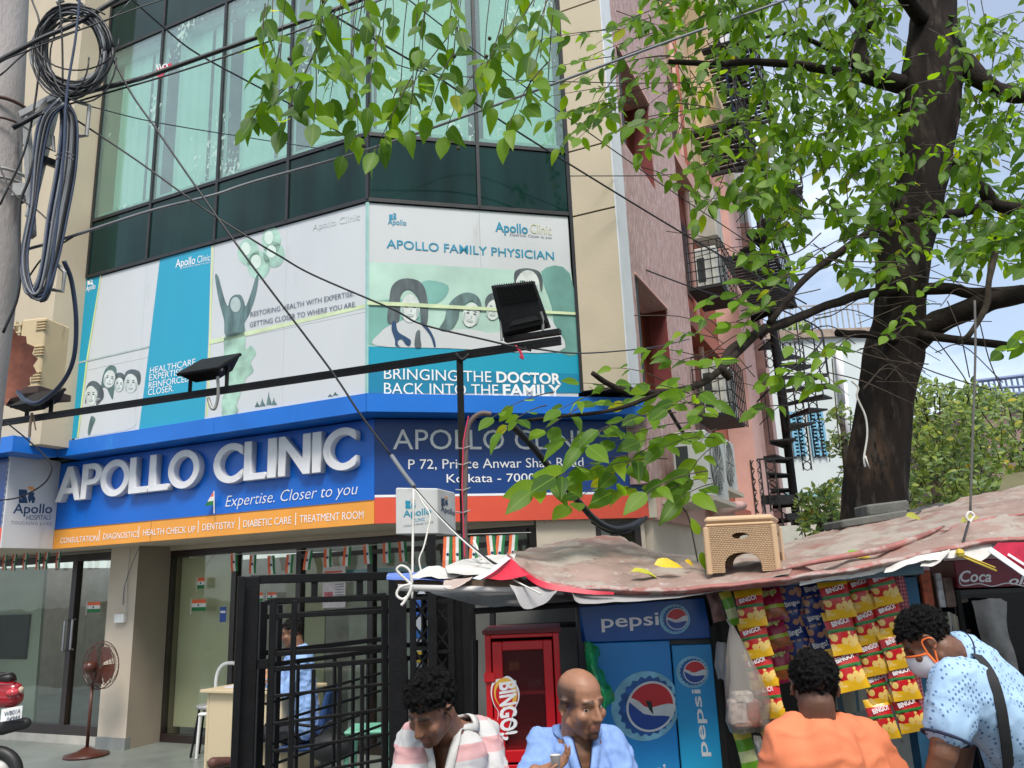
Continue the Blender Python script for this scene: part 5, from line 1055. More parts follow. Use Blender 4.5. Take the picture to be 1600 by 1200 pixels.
for v in (945, 992, 1035):
    b = MB(); b.bar(PY(1458, v, 4.05), PY(1506, v - 8, 4.05), .12, .014); obj('shelf_board', b, M_wood, shf)
b = MB(); b.box((PY(1458, 940, 4.05).x, 4.0, .9), (PY(1461, 940, 4.05).x, 4.2, PY(1460, 900, 4.05).z)); obj('shelf_side', b, M_wood, shf)
rp = random.Random(4)
for v0 in (990, 1032):
    for k in range(8):
        u = 1468 + k * 4.6; p = PY(u, v0 - 3, 4.03); h = .085 * rp.uniform(.8, 1.1); b = MB(); b.obox(p + Vector((0, 0, h / 2)), (.0062, 0, 0), (0, .03, 0), (.004 * rp.uniform(-1, 1), 0, h / 2)); obj('packet', b, pm('packet_%d' % (k % 3), ((.48, .46, .40), (.32, .30, .27), (.5, .44, .30))[k % 3], .5), shf)
for (u, v, w_, h_, c, lab) in ((1450, 925, .05, .20, (.38, .07, .02), 'orange snack sachet strip hanging beside the blue post'), (1470, 922, .03, .16, (.45, .46, .46), 'narrow grey white carton standing on the top shelf'), (1484, 925, .05, .14, (.12, .07, .05), 'brown carton standing on the top shelf')):
    p = PY(u, v, 3.98); b = MB(); b.box((p.x - w_ / 2, p.y, p.z - h_ / 2), (p.x + w_ / 2, p.y + .02, p.z + h_ / 2)); tag(obj('sachet_strip' if 'sachet' in lab else 'carton', b, pm('stock_%d' % u, c, .5, var=.5, scale=30), at=p, bevel=.004), lab, 'sachet strip' if 'sachet' in lab else 'carton')
# white inner wall and striped sacking behind the packets
b = MB(); p, q = PY(1340, 1000, 4.2), PY(1412, 1000, 4.2); b.box((p.x - .1, 4.2, 0), (q.x, 4.22, 1.1)); obj('plaster_panel', b, pm('grimy_white_panel', (.32, .33, .32), .8, dirt=((.16, .16, .15), 9, .58, 1)), ks)
def stripes(name, cols, sc_, axis='X', rough=.8):
    if name in MATS: return MATS[name]
    m = pm(name, cols[0], rough, var=.08, scale=8); nt = m.node_tree; L = nt.links.new; bs = nt.nodes['Principled BSDF']
    tc = _n(nt, 'ShaderNodeTexCoord'); sp = _n(nt, 'ShaderNodeSeparateXYZ'); L(tc.outputs['Object'], sp.inputs[0])
    mu = _n(nt, 'ShaderNodeMath', operation='MULTIPLY'); mu.inputs[1].default_value = sc_; L(sp.outputs['XYZ'.index(axis)], mu.inputs[0])
    fr = _n(nt, 'ShaderNodeMath', operation='FRACT'); L(mu.outputs[0], fr.inputs[0])
    cr = _n(nt, 'ShaderNodeValToRGB'); cr.color_ramp.interpolation = 'CONSTANT'; e = cr.color_ramp.elements; n = len(cols)
    e[0].position = 0; e[0].color = (*cols[0], 1); e[1].position = 1 / n; e[1].color = (*cols[1], 1)
    for i in range(2, n): k = e.new(i / n); k.color = (*cols[i], 1)
    L(fr.outputs[0], cr.inputs[0])
    src = bs.inputs['Base Color'].links[0].from_socket; vm = _n(nt, 'ShaderNodeMix', data_type='RGBA'); vm.inputs[0].default_value = 0.85; L(src, vm.inputs[6]); L(cr.outputs[0], vm.inputs[7]); L(vm.outputs[2], bs.inputs['Base Color'])
    return m
sheet([[(1304, 930, 4.05), (1330, 930, 4.0), (1352, 930, 4.05)], [(1306, 1110, 4.05), (1332, 1114, 4.0), (1356, 1108, 4.05)]], 6, 12, .01, stripes('striped_sacking', [(.32, .32, .26), (.05, .12, .18), (.35, .35, .29), (.38, .37, .30)], 14), 'sacking', None, 21, 5, lab='blue and cream striped sacking hanging behind the snack packets', cat='sacking')
def gingham(name, c1, c2, s):
    m = pm(name, c1, .85, var=.06); nt = m.node_tree; L = nt.links.new; bs = nt.nodes['Principled BSDF']; tc = _n(nt, 'ShaderNodeTexCoord'); sp = _n(nt, 'ShaderNodeSeparateXYZ'); L(tc.outputs['Object'], sp.inputs[0]); o = []
    for ax in (0, 2):
        mu = _n(nt, 'ShaderNodeMath', operation='MULTIPLY'); mu.inputs[1].default_value = s; L(sp.outputs[ax], mu.inputs[0]); fr = _n(nt, 'ShaderNodeMath', operation='FRACT'); L(mu.outputs[0], fr.inputs[0]); lt = _n(nt, 'ShaderNodeMath', operation='LESS_THAN'); lt.inputs[1].default_value = .5; L(fr.outputs[0], lt.inputs[0]); o.append(lt)
    ad = _n(nt, 'ShaderNodeMath', operation='ADD'); L(o[0].outputs[0], ad.inputs[0]); L(o[1].outputs[0], ad.inputs[1]); hf = _n(nt, 'ShaderNodeMath', operation='MULTIPLY'); hf.inputs[1].default_value = .5; L(ad.outputs[0], hf.inputs[0])
    mx = _n(nt, 'ShaderNodeMix', data_type='RGBA'); L(hf.outputs[0], mx.inputs[0]); mx.inputs[6].default_value = (*c1, 1); mx.inputs[7].default_value = (*c2, 1); L(mx.outputs[2], bs.inputs['Base Color']); return m
sheet([[(1392, 900, 3.68), (1402, 900, 3.66), (1412, 900, 3.68)], [(1402, 960, 3.68), (1412, 965, 3.66), (1424, 962, 3.68)], [(1425, 1110, 3.68), (1436, 1118, 3.66), (1448, 1116, 3.68)]], 6, 10, .008, gingham('red_check_cloth', (.42, .16, .17), (.20, .015, .03), 60), 'check_cloth', None, 22, 9, lab='red checked cloth hanging down in front of the blue post', cat='cloth')
# ---------------- snack packets in hanging strips
def packet_mesh(name, w, h, d):
    b = MB(); b.smooth = True; NU, NV = 8, 9; rr = random.Random(len(name) * 7)
    for side in (1, -1):
        vs = []
        for j in range(NV + 1):
            t = j / NV; crimp = min(1, min(t, 1 - t) / .14); bulge = (math.sin(math.pi * min(max((t - .07) / .86, 0), 1)) ** .6) if .07 < t < .93 else 0
            for i in range(NU + 1):
                s = i / NU * 2 - 1; wd = w / 2 * (1 - .07 * bulge); e = (1 - abs(s) ** 3) * bulge
                vs.append(Vector((s * wd, -side * (d / 2 * e + .0012) + (.003 * rr.uniform(-1, 1) * crimp), (t - .5) * h)))
        fs = [(j * (NU + 1) + i, j * (NU + 1) + i + 1, (j + 1) * (NU + 1) + i + 1, (j + 1) * (NU + 1) + i) for j in range(NV) for i in range(NU)]
        b.add(vs, fs)
    me = bpy.data.meshes.new(name); me.from_pydata(b.v, [], b.f); me.polygons.foreach_set('use_smooth', [True] * len(me.polygons)); return me
def band_mat(name, stops, h, rough=.28, blob=None):
    """printed film: horizontal bands over the packet height, chip picture as a noisy patch"""
    m = pm(name, stops[0][1], rough, var=.06, spec=.5, bump=.35, bscale=22); nt = m.node_tree; L = nt.links.new; bs = nt.nodes['Principled BSDF']; tc = _n(nt, 'ShaderNodeTexCoord'); sp = _n(nt, 'ShaderNodeSeparateXYZ'); L(tc.outputs['Object'], sp.inputs[0])
    mr = _n(nt, 'ShaderNodeMapRange'); mr.inputs[1].default_value = -h / 2; mr.inputs[2].default_value = h / 2; L(sp.outputs[2], mr.inputs[0])
    cr = _n(nt, 'ShaderNodeValToRGB'); cr.color_ramp.interpolation = 'CONSTANT'; e = cr.color_ramp.elements; e[0].position = 0; e[0].color = (*stops[0][1], 1); e[1].position = stops[1][0]; e[1].color = (*stops[1][1], 1)
    for p, c in stops[2:]: k = e.new(p); k.color = (*c, 1)
    L(mr.outputs[0], cr.inputs[0]); src = cr.outputs[0]
    if blob:
        (bz0, bz1, bc, bsz) = blob; ns = _n(nt, 'ShaderNodeTexVoronoi'); ns.inputs['Scale'].default_value = bsz; L(tc.outputs['Object'], ns.inputs[0]); a = _n(nt, 'ShaderNodeMath', operation='LESS_THAN'); a.inputs[1].default_value = .46; L(ns.outputs['Distance'], a.inputs[0])
        g = _n(nt, 'ShaderNodeMath', operation='GREATER_THAN'); g.inputs[1].default_value = bz0; L(mr.outputs[0], g.inputs[0]); l = _n(nt, 'ShaderNodeMath', operation='LESS_THAN'); l.inputs[1].default_value = bz1; L(mr.outputs[0], l.inputs[0])
        q = _n(nt, 'ShaderNodeMath', operation='MULTIPLY'); L(g.outputs[0], q.inputs[0]); L(l.outputs[0], q.inputs[1]); q2 = _n(nt, 'ShaderNodeMath', operation='MULTIPLY'); L(q.outputs[0], q2.inputs[0]); L(a.outputs[0], q2.inputs[1])
        mx = _n(nt, 'ShaderNodeMix', data_type='RGBA'); L(q2.outputs[0], mx.inputs[0]); L(src, mx.inputs[6]); mx.inputs[7].default_value = (*bc, 1); src = mx.outputs[2]
    L(src, bs.inputs['Base Color']); return m
PW, PH = .115, .152
YEL, RED, GRN = (.72, .42, .015), (.50, .012, .015), (.02, .16, .03)
kinds = {
 'yellow': (band_mat('yellow_red_film', [(0, YEL), (.22, YEL), (.24, RED), (.50, GRN), (.58, RED), (.80, YEL)], PH, blob=(.10, .49, (.72, .50, .14), 34)), 'BINGO!', M_wletter),
 'blue': (band_mat('blue_film', [(0, (.012, .05, .24)), (.06, (.01, .035, .20)), (.93, (.40, .06, .02))], PH, blob=(.10, .58, (.50, .27, .16), 30)), 'Bingo!', M_wletter),
 'maroon': (band_mat('maroon_film', [(0, (.26, .012, .05)), (.10, (.28, .10, .03)), (.34, (.36, .45, .03)), (.44, (.30, .008, .05)), (.95, (.28, .01, .05))], PH, blob=(.08, .33, (.45, .10, .02), 40)), 'Bingo', pm('pale_green_print2', (.5, .6, .2)))}
pmesh = {k: packet_mesh('bag', PW, PH, .04) for k in kinds}
for k in kinds: pmesh[k].materials.append(kinds[k][0])
ordn = ['topmost', 'second', 'third', 'fourth', 'fifth', 'sixth']
strips = [
 ('yellow', 3.62, 38, -28, [(1173, 950), (1180, 999), (1188, 1046), (1200, 1092), (1210, 1140)], 'the strip behind the plastic bag'),
 ('maroon', 3.75, 36, -5, [(1206, 943), (1212, 989), (1219, 1037)], 'the dark red strip'),
 ('blue', 3.78, 36, -8, [(1234, 914), (1240, 958), (1247, 1005)], 'the left dark blue strip'),
 ('blue', 3.74, 37, -6, [(1272, 935), (1278, 979), (1285, 1024)], 'the right dark blue strip'),
 ('yellow', 3.60, 44, -5, [(1307, 935), (1315, 988), (1324, 1044)], 'the short strip right of the blue ones'),
 ('yellow', 3.62, 38, -8, [(1345, 925), (1354, 975), (1363, 1025), (1371, 1073), (1378, 1123)], 'the strip second from the check cloth'),
 ('yellow', 3.58, 39, -10, [(1380, 915), (1390, 965), (1400, 1014), (1410, 1063), (1420, 1112)], 'the strip touching the check cloth')]
wm = {}
for k in kinds:
    me = text_mesh(kinds[k][1], bold=.03); xs = [v.co.x for v in me.vertices]; s = PW * .62 / max(xs)
    for v in me.vertices: v.co = Vector(((v.co.x - max(xs) / 2) * s, 0, v.co.y * s * 1.2)) + Vector((v.co.x * .0, 0, 0))
    me.materials.append(kinds[k][2]); wm[k] = me
colname = {'yellow': 'yellow and red', 'blue': 'dark blue', 'maroon': 'maroon'}
rp = random.Random(11)
for si, (k, Y, wpx, yaw, cs_, lab) in enumerate(strips):
    for i, (u, v) in enumerate(cs_):
        p = PY(u, v, Y + rp.uniform(-.01, .01)); n = len(cs_)
        where = 'lowest' if i == n - 1 else ordn[i]
        t = thing('snack_packet', '%s %s packet of %s' % (where, colname[k], lab), 'snack packet', p, 'snack packets hanging in strips at the kiosk')
        t.rotation_euler = (math.radians(rp.uniform(-16, -4)), math.radians(-9 + rp.uniform(-3, 3)), math.radians(yaw + rp.uniform(-7, 7)))
        sx = wpx / 1258 * Y / PW / math.cos(math.radians(yaw)); 
        if i + 1 < n: hh = (cs_[i + 1][1] - v) * 1.12 / 1258 * Y
        elif i: hh = (v - cs_[i - 1][1]) * 1.12 / 1258 * Y
        t.scale = (sx, 1, hh / PH)
        bag = mesh_obj('bag', pmesh[k], t)
        w_ = mesh_obj('wordmark', wm[k], t); w_.location = (0, -.0235, PH * .165 if k == 'yellow' else PH * .22); w_.rotation_euler = (0, math.radians(-8), 0)
        if k == 'yellow':
            if 'gs' not in wm:
                g = MB(); g.box((-PW * .42, -.0232, PH * .028), (PW * .40, -.0225, PH * .075)); o_ = obj('stripe', g, pm('green_print', GRN, .4)); wm['gs'] = o_.data; bpy.data.objects.remove(o_)
            mesh_obj('stripe', wm['gs'], t)
# small goods at the left jamb
def pouch(u, v, Y, w_, h_, m, lab, name='sachet', cat='sachet', rot=(0, 0, 0)):
    p = PY(u, v, Y); me = packet_mesh('pouch', w_, h_, .03); me.materials.append(m); o = mesh_obj(name, me); o.location = p; o.rotation_euler = tuple(math.radians(a) for a in rot); return tag(o, lab, cat)
M_grp = band_mat('green_film', [(0, (.14, .36, .03)), (.2, (.5, .55, .3)), (.5, (.12, .34, .03)), (.8, (.5, .45, .05))], .15)
pouch(1141, 950, 3.7, .055, .15, M_grp, 'lime green sachet hanging above the plastic bag', rot=(0, -14, 0))
pouch(1119, 948, 3.75, .06, .13, pm('brown_sachet', (.18, .10, .09), .35, var=.5, scale=30), 'brown sachet hanging at the top right edge of the blue fridge', rot=(0, -10, 0))
pouch(1166, 1172, 3.62, .075, .16, M_grp, 'lime green pouch hanging at the bottom below the plastic bag', rot=(0, -10, 0))
pouch(1192, 1178, 3.66, .08, .14, pm('silver_film', (.42, .42, .42), .25, var=.4, scale=20, metal=.3), 'silver white pouch at the bottom left of the orange shirt', rot=(0, 6, 0))
pouch(1160, 940, 3.72, .03, .09, pm('white_film', (.55, .57, .55), .25, var=.3, scale=30), 'small white sachet hanging between the green one and the packets')
# plastic carrier bag with goods
M_poly = glass('clear_polythene', (.80, .78, .74), .10, .25, haze=.24, hazecol=(.55, .50, .46))
pl = thing('plastic_bag', 'clear plastic carrier bag of snacks hanging from a hook beside the packet strips', 'plastic bag', PY(1150, 985, 3.55))
c = [(1143, 978, .012), (1148, 1000, .045), (1154, 1030, .08), (1162, 1060, .115), (1168, 1095, .14), (1166, 1125, .145), (1164, 1143, .10)]
vs = []; N = 22
for (u, v, w_) in c:
    p = PY(u, v, 3.56)
    for k in range(N):
        a = 2 * math.pi * k / N; f = 1 + .13 * math.sin(a * 5 + v * .03) + .07 * math.sin(a * 9); vs.append(p + Vector((w_ * .62 * f * math.cos(a), w_ * .42 * f * math.sin(a), .006 * math.sin(a * 4))))
b = MB(); b.smooth = True; b.add(vs, [(i * N + k, i * N + (k + 1) % N, (i + 1) * N + (k + 1) % N, (i + 1) * N + k) for i in range(len(c) - 1) for k in range(N)] + [tuple((len(c) - 1) * N + k for k in range(N))]); obj('bag_film', b, M_poly, pl)
for (u, v, w_, h_, cc) in ((1152, 1112, .07, .10, (.60, .50, .48)), (1176, 1114, .05, .11, (.42, .09, .04)), (1160, 1090, .08, .05, (.58, .53, .5)), (1168, 1130, .12, .03, (.45, .22, .16))):
    p = PY(u, v, 3.56); b = MB(); b.box((p.x - w_ / 2, p.y - .03, p.z - h_ / 2), (p.x + w_ / 2, p.y + .03, p.z + h_ / 2)); obj('goods', b, pm('goods_%d' % u, cc, .5, var=.4, scale=40), pl, bevel=.008)
b = MB(); b.tube(spl([PY(1136, 968, 3.6), PY(1140, 975, 3.58), PY(1146, 982, 3.56)], 4), .005, 6); obj('hook', b, M_galv, pl)
sheet([[(1118, 1008, 3.85), (1130, 1004, 3.8), (1140, 1010, 3.85)], [(1116, 1040, 3.84), (1130, 1045, 3.78), (1144, 1036, 3.84)], [(1122, 1062, 3.85), (1130, 1064, 3.8), (1138, 1058, 3.85)]], 5, 5, .02, M_sheetg, 'plastic_rag', None, 31, 14, lab='crumpled grey plastic rag hanging left of the carrier bag', cat='rag')

# ---------------- blue soft drink fridge
YF = 4.0
FW = Wall(PY(905, 945, YF).xy, 93.5)
fr = thing('drinks_fridge', 'tall blue drinks fridge with a pepsi header and bottle cap artwork', 'fridge', FW.pt(.3, 0, .2))
def grad(name, c1, c2, z0, z1, rough=.28, dots=True):
    m = pm(name, c1, rough, var=.10, scale=3, dirt=((c1[0] * .7 + .03, c1[1] * .8 + .03, c1[2] * .8 + .03), 9, .66, 1)); nt = m.node_tree; L = nt.links.new; bs = nt.nodes['Principled BSDF']; tc = _n(nt, 'ShaderNodeTexCoord'); sp = _n(nt, 'ShaderNodeSeparateXYZ'); L(tc.outputs['Object'], sp.inputs[0]); mr = _n(nt, 'ShaderNodeMapRange'); mr.inputs[1].default_value = z0; mr.inputs[2].default_value = z1; mr.interpolation_type = 'SMOOTHSTEP'; L(sp.outputs[2], mr.inputs[0])
    src = bs.inputs['Base Color'].links[0].from_socket; mx = _n(nt, 'ShaderNodeMix', data_type='RGBA'); L(mr.outputs[0], mx.inputs[0]); mx.inputs[6].default_value = (*c2, 1); L(src, mx.inputs[7]); L(mx.outputs[2], bs.inputs['Base Color']); return m
a1, zT = FW.sz(1100, 934); _, zH = FW.sz(1000, 1001); a2 = FW.sz(1047, 1010)[0]; a0 = FW.sz(917, 1010)[0]
b = MB(); b.wbox(FW, -.02, a1 + .06, 0, zT + .01, -.62, -.05); obj('cabinet', b, pm('dark_grey_cabinet', (.05, .05, .055), .5), fr, bevel=.006)
M_hdr = pm('deep_blue_header', (.006, .08, .32), .25, var=.25, scale=2.5, spec=.5)
b = MB(); b.hexa([FW.pt(-.0, zH, -.049), FW.pt(a1 + .02, zH, -.049), FW.pt(a1 + .02, zH, 0), FW.pt(0.02, zH, 0), FW.pt(-.0, zT - .02, -.049), FW.pt(a1, zT, -.049), FW.pt(a1, zT, 0), FW.pt(0, zT - .02, 0)]); obj('header', b, M_hdr, fr, bevel=.003)
M_pep = grad('blue_door_print', (.014, .23, .62), (.04, .52, .80), .35, .95)
b = MB(); b.wbox(FW, a0, a2, .12, zH - .004, -.049, .004); obj('door', b, M_pep, fr, bevel=.004)
FS = Wall(FW.pt(a2 + .006, 0, .006).xy, 99)
ar = FS.sz(1113, 1030)[0]; zS = FS.sz(1050, 1008)[1]
M_pep2 = grad('blue_side_print', (.012, .26, .60), (.03, .54, .80), .35, zS - .1)
b = MB(); b.wbox(FS, 0, ar, .12, zS, -.05, .006); obj('side_panel', b, M_pep2, fr, bevel=.003)
b = MB(); b.wbox(FS, ar + .002, ar + .03, .12, zS + .08, -.08, .0); obj('edge_trim', b, M_kdark, fr)
M_pr = pm('soda_red_print', (.55, .02, .03), .3, var=.1, scale=10); M_pb = pm('soda_blue_print', (.008, .06, .32), .3, var=.15, scale=10); M_pw = pm('soda_white_print', (.62, .66, .70), .3, var=.12, scale=14); M_pcap = pm('cap_blue_print', (.012, .10, .36), .3, var=.35, scale=26); M_halo = pm('pale_halo_print', (.20, .48, .66), .3, var=.25, scale=14)
def globe(W, cx, cy, r, off, par, tilt=0, cap=True, sq=1.):
    R_ = math.radians(tilt); T = lambda pts: [(cx + (x * sq * math.cos(R_) - y * math.sin(R_)) * r, cy - (x * sq * math.sin(R_) + y * math.cos(R_)) * r) for x, y in pts]
    flat(W, T([(x * 1.55 - .22, y * 1.5 - .10) for x, y in [(math.cos(t), math.sin(t)) for t in [2 * math.pi * i / 30 for i in range(30)]]]), off, M_halo, par, 'halo_print')
    if cap:
        n = 21; P = []
        for i in range(n * 4):
            a = 2 * math.pi * i / (n * 4); q = 1.26 + .065 * math.cos(a * n); P.append((q * math.cos(a) - .15, q * math.sin(a) - .06))
        flat(W, T(P), off + .0015, M_pcap, par, 'cap_print')
    circ = [(math.cos(t), math.sin(t)) for t in [2 * math.pi * i / 36 for i in range(36)]]
    flat(W, T([(x * 1.10, y * 1.10) for x, y in circ]), off + .003, M_pw, par, 'white_ring_print')
    up = [(math.cos(math.radians(t)), math.sin(math.radians(t))) for t in range(0, 181, 10)]
    wave = [(-.98, -.12), (-.6, -.08), (-.25, -.14), (.05, -.02), (.35, .28), (.6, .5), (.80, .58)]
    top = [(math.cos(math.radians(t)), math.sin(math.radians(t))) for t in range(38, 188, 10)]
    flat(W, T(top + [(x, y) for x, y in wave[:]]), off + .0045, M_pr, par, 'red_print')
    low = [(-.95, -.32), (-.5, -.38), (-.1, -.42), (.3, -.28), (.7, -.05), (.99, .08)] + [(math.cos(math.radians(t)), math.sin(math.radians(t))) for t in range(-2, -164, -10)]
    flat(W, T(low), off + .0045, M_pb, par, 'blue_print')
globe(FW, 1058, 967, 15.5, .001, fr, tilt=-15)
globe(FW, 1017, 1104, 37, .0055, fr, tilt=-32, sq=.92)
write(FW, 'pepsi', (940, 981), (1030, 976), (940, 961), .002, M_wletter, fr, bold=.012)
globe(FS, 1086, 1050, 16.5, .0075, fr, tilt=-22)
# vertical wordmark on the side panel, reading upward
me = text_mesh('pepsi', bold=.015); xs = [v.co.x for v in me.vertices]; pA, pB = FS.px(1107, 1184, .0075), FS.px(1094, 1079, .0075)
kx = (pB - pA).length / (max(xs) - min(xs)); frame_obj('lettering', me, M_wletter, fr, pA, pB - pA, -Vector((FS.d.x, FS.d.y, 0)), kx, .040 / CAPH)
me = text_mesh('pepsi', bold=.015); pA = FW.px(978, 1216, .0065); pB = FW.px(1040, 1212, .0065); xs = [v.co.x for v in me.vertices]; kx = (pB - pA).length / (max(xs) - min(xs)); frame_obj('lettering', me, M_wletter, fr, pA, pB - pA, (0, 0, 1), kx, .05 / CAPH)
# black chipped mark on the cap art
flat(FW, [(1009, 1095), (1018, 1096), (1021, 1117), (1014, 1108)], .0115, M_dark, fr, 'chipped_mark')
# green polythene bunch
rg = random.Random(8); M_gpoly = pm('green_polythene', (.012, .30, .10), .3, var=.4, scale=20, spec=.6, bump=.8, bscale=30)
sheet([[(914, 1008, 3.9), (924, 1004, 3.85), (938, 1008, 3.9)], [(915, 1040, 3.88), (926, 1038, 3.80), (936, 1036, 3.88)], [(922, 1066, 3.88), (936, 1068, 3.78), (946, 1062, 3.86)], [(930, 1092, 3.88), (944, 1088, 3.78), (960, 1096, 3.86)], [(938, 1116, 3.88), (944, 1112, 3.8), (948, 1108, 3.86)]], 7, 6, .035, M_gpoly, 'polythene_bag', None, 33, 18, lab='crumpled bright green polythene bag stuffed along the left edge of the blue fridge', cat='plastic bag')

# ---------------- red wire mesh cabinet
RWl = Wall(PY(757, 995, 3.85).xy, 92)
rc = thing('snack_cabinet', 'bright red metal snack cabinet with mesh door and BINGO sticker', 'cabinet', RWl.pt(.2, 0, -.2))
M_rcab = pm('glossy_red_enamel', (.52, .010, .016), .3, var=.06, scale=5, spec=.5, dirt=((.30, .01, .012), 16, .7, 1)); M_rdk = pm('dull_dark_red', (.13, .012, .014), .6, var=.15)
wr = RWl.sz(873, 990)[0]; zR = RWl.sz(800, 991)[1]; z0 = .35
b = MB(); b.wbox(RWl, 0, .018, z0, zR, -.42, -.03); obj('side_panel', b, M_rdk, rc)
b = MB(); b.wbox(RWl, wr - .018, wr, z0, zR, -.42, -.03); obj('side_panel', b, M_rdk, rc)
b = MB(); b.wbox(RWl, 0.019, wr - .019, z0, zR, -.42, -.41); obj('back_panel', b, pm('cabinet_inside', (.03, .012, .01), .7, var=.4), rc)
b = MB(); b.hexa([RWl.pt(-.01, zR + .002, -.43), RWl.pt(wr + .01, zR + .002, -.43), RWl.pt(wr + .01, zR + .002, 0), RWl.pt(-.01, zR + .002, 0), RWl.pt(-.01, zR + .02, -.43), RWl.pt(wr + .01, zR + .02, -.43), RWl.pt(wr + .01, zR + .02, 0), RWl.pt(-.01, zR + .02, 0)]); obj('top_panel', b, M_rdk, rc)
fwd = .028
for (s0, s1, a, c_, nm) in ((0, fwd, z0, zR, 'frame_post'), (wr - fwd, wr, z0, zR, 'frame_post'), (fwd, wr - fwd, zR - fwd * .6, zR, 'frame_rail')): b = MB(); b.wbox(RWl, s0, s1, a, c_, -.03, 0); obj(nm, b, M_rcab, rc, bevel=.003)
d0, d1 = .034, wr - .034; zd1 = zR - .03; zd0 = RWl.sz(780, 1192)[1]
for (s0, s1, a, c_, nm) in ((d0, d0 + .045, zd0, zd1, 'door_stile'), (d1 - .04, d1, zd0, zd1, 'door_stile'), (d0 + .045, d1 - .04, zd1 - .04, zd1, 'door_rail'), (d0 + .045, d1 - .04, zd0, zd0 + .05, 'door_rail'), (fwd, wr - fwd, zd0 - .3, zd0 - .01, 'lower_panel')): b = MB(); b.wbox(RWl, s0, s1, a, c_, -.024, .006); obj(nm, b, M_rcab, rc, bevel=.003)
for v in (1083, 1168): z = RWl.sz(820, v, -.03)[1]; b = MB(); b.wbox(RWl, d0 + .045, d1 - .04, z - .006, z + .008, -.4, -.03); obj('shelf', b, M_rcab, rc)
b = MB(); x0_, x1_, zz0, zz1 = d0 + .045, d1 - .04, zd0 + .05, zd1 - .04; st_ = .0125
k = x0_ - (zz1 - zz0)
while k < x1_:   # expanded mesh, two families of thin strands
    for sgn in (1, -1):
        xa, xb = (k, k + (zz1 - zz0)); sa, sb = max(xa, x0_), min(xb, x1_)
        if sb > sa:
            za, zb2 = (zz0 + (sa - xa), zz0 + (sb - xa)) if sgn > 0 else (zz1 - (sa - xa), zz1 - (sb - xa)); b.bar(RWl.pt(sa, za, -.008 - .001 * sgn), RWl.pt(sb, zb2, -.008 - .001 * sgn), .0016, .0022)
    k += st_
tag(obj('door_mesh', b, pm('mesh_dark_red', (.14, .008, .010), .5), rc), kind='stuff')
b = MB(); zt_ = RWl.sz(765, 1058)[1]; b.wbox(RWl, -.006, .045, zt_ - .022, zt_ + .02, .0065, .014); obj('hinge', b, M_rcab, rc, bevel=.003)
# a few goods inside
for (u, v, w_, h_, cc) in ((803, 1040, .05, .04, (.5, .32, .05)), (800, 1070, .03, .05, (.05, .05, .05)), (835, 1070, .07, .06, (.12, .05, .04)), (815, 1150, .12, .07, (.22, .12, .08)), (845, 1185, .10, .05, (.3, .2, .15))):
    p = RWl.px(u, v, -.22); b = MB(); b.box((p.x - w_ / 2, p.y - .03, p.z - h_ / 2), (p.x + w_ / 2, p.y + .03, p.z + h_ / 2)); obj('goods', b, pm('cab_goods_%d' % v, cc, .5, var=.4, scale=30), rc, bevel=.006)
# sticker
stk = [(784, 1060), (793, 1056), (803, 1063), (811, 1078), (811, 1094), (805, 1108), (801, 1122), (797, 1136), (793, 1146), (794, 1155), (788, 1156), (780, 1148), (768, 1144), (762, 1134), (762, 1126), (770, 1124), (776, 1128), (778, 1112), (772, 1102), (767, 1086), (768, 1070), (774, 1062)]
flat(RWl, smoothloop(stk), .009, M_wletter, rc, 'sticker_white')
shr = lambda P, k, c: [(c[0] + (x - c[0]) * k, c[1] + (y - c[1]) * k) for x, y in P]
flat(RWl, smoothloop(shr(stk, .90, (787, 1106))), .0100, M_rcab, rc, 'sticker_red')
flat(RWl, ell(790, 1083, 18, 24, 26, 0, -8), .0108, pm('sticker_yellow', (.78, .46, .06), .4), rc, 'sticker_yellow')
flat(RWl, ell(788, 1086, 13.5, 19, 26, 0, -8), .0112, M_rcab, rc, 'sticker_red')
me = text_mesh('BINGO!', bold=.035); xs = [v.co.x for v in me.vertices]; pA, pB = RWl.px(781, 1066, .0118), RWl.px(783, 1150, .0118); kx = (pB - pA).length / max(xs)
frame_obj('lettering', me, M_wletter, rc, pA, pB - pA, Vector((RWl.d.x, RWl.d.y, 0)) + Vector((0, 0, .12)), kx, kx * 1.55)
# ---------------- cola fridge at the right edge
CWl = Wall(PY(1497, 920, 3.95).xy, 95)
cf = thing('drinks_fridge', 'dark glass door fridge at the right edge with a red Coca Cola header', 'fridge', CWl.pt(.3, 0, -.3))
zc1 = CWl.sz(1500, 882)[1]; zc0 = CWl.sz(1500, 919)[1]
b = MB(); b.wbox(CWl, -.01, .7, .05, zc0 - .01, -.6, -.05); obj('cabinet', b, pm('black_cabinet', (.008, .008, .009), .35), cf)
b = MB(); b.wbox(CWl, 0, .7, zc0, zc1 + .02, -.3, 0); obj('header', b, pm('cola_red_print', (.20, .012, .035), .35, var=.3, scale=5), cf, bevel=.004)
write(CWl, 'Coca', (1501, 909), (1550, 909), (1501, 892), .002, M_wletter, cf, shear=.35, bold=.02)
write(CWl, 'ola', (1577, 913), (1612, 913), (1577, 900), .002, M_wletter, cf, shear=.35, bold=.02)
b = MB(); b.smooth = True; b.tube(spl([CWl.px(u, v, .004) for u, v in ((1500, 897), (1499, 908), (1506, 915), (1530, 912), (1550, 916), (1575, 911), (1600, 916))], 6), .003, 5); obj('ribbon_print', b, M_wletter, cf)
b = MB(); b.wbox(CWl, .02, .7, .2, zc0 - .03, -.05, -.045); b2 = obj('door_panel', b, pm('dark_door_glass', (.006, .007, .008), .06, spec=.6), cf)
for (s0, s1, a, c_) in ((.0, .02, .2, zc0 - .012), ): b = MB(); b.wbox(CWl, s0, s1, a, c_, -.05, -.03); obj('door_frame', b, M_kdark, cf)
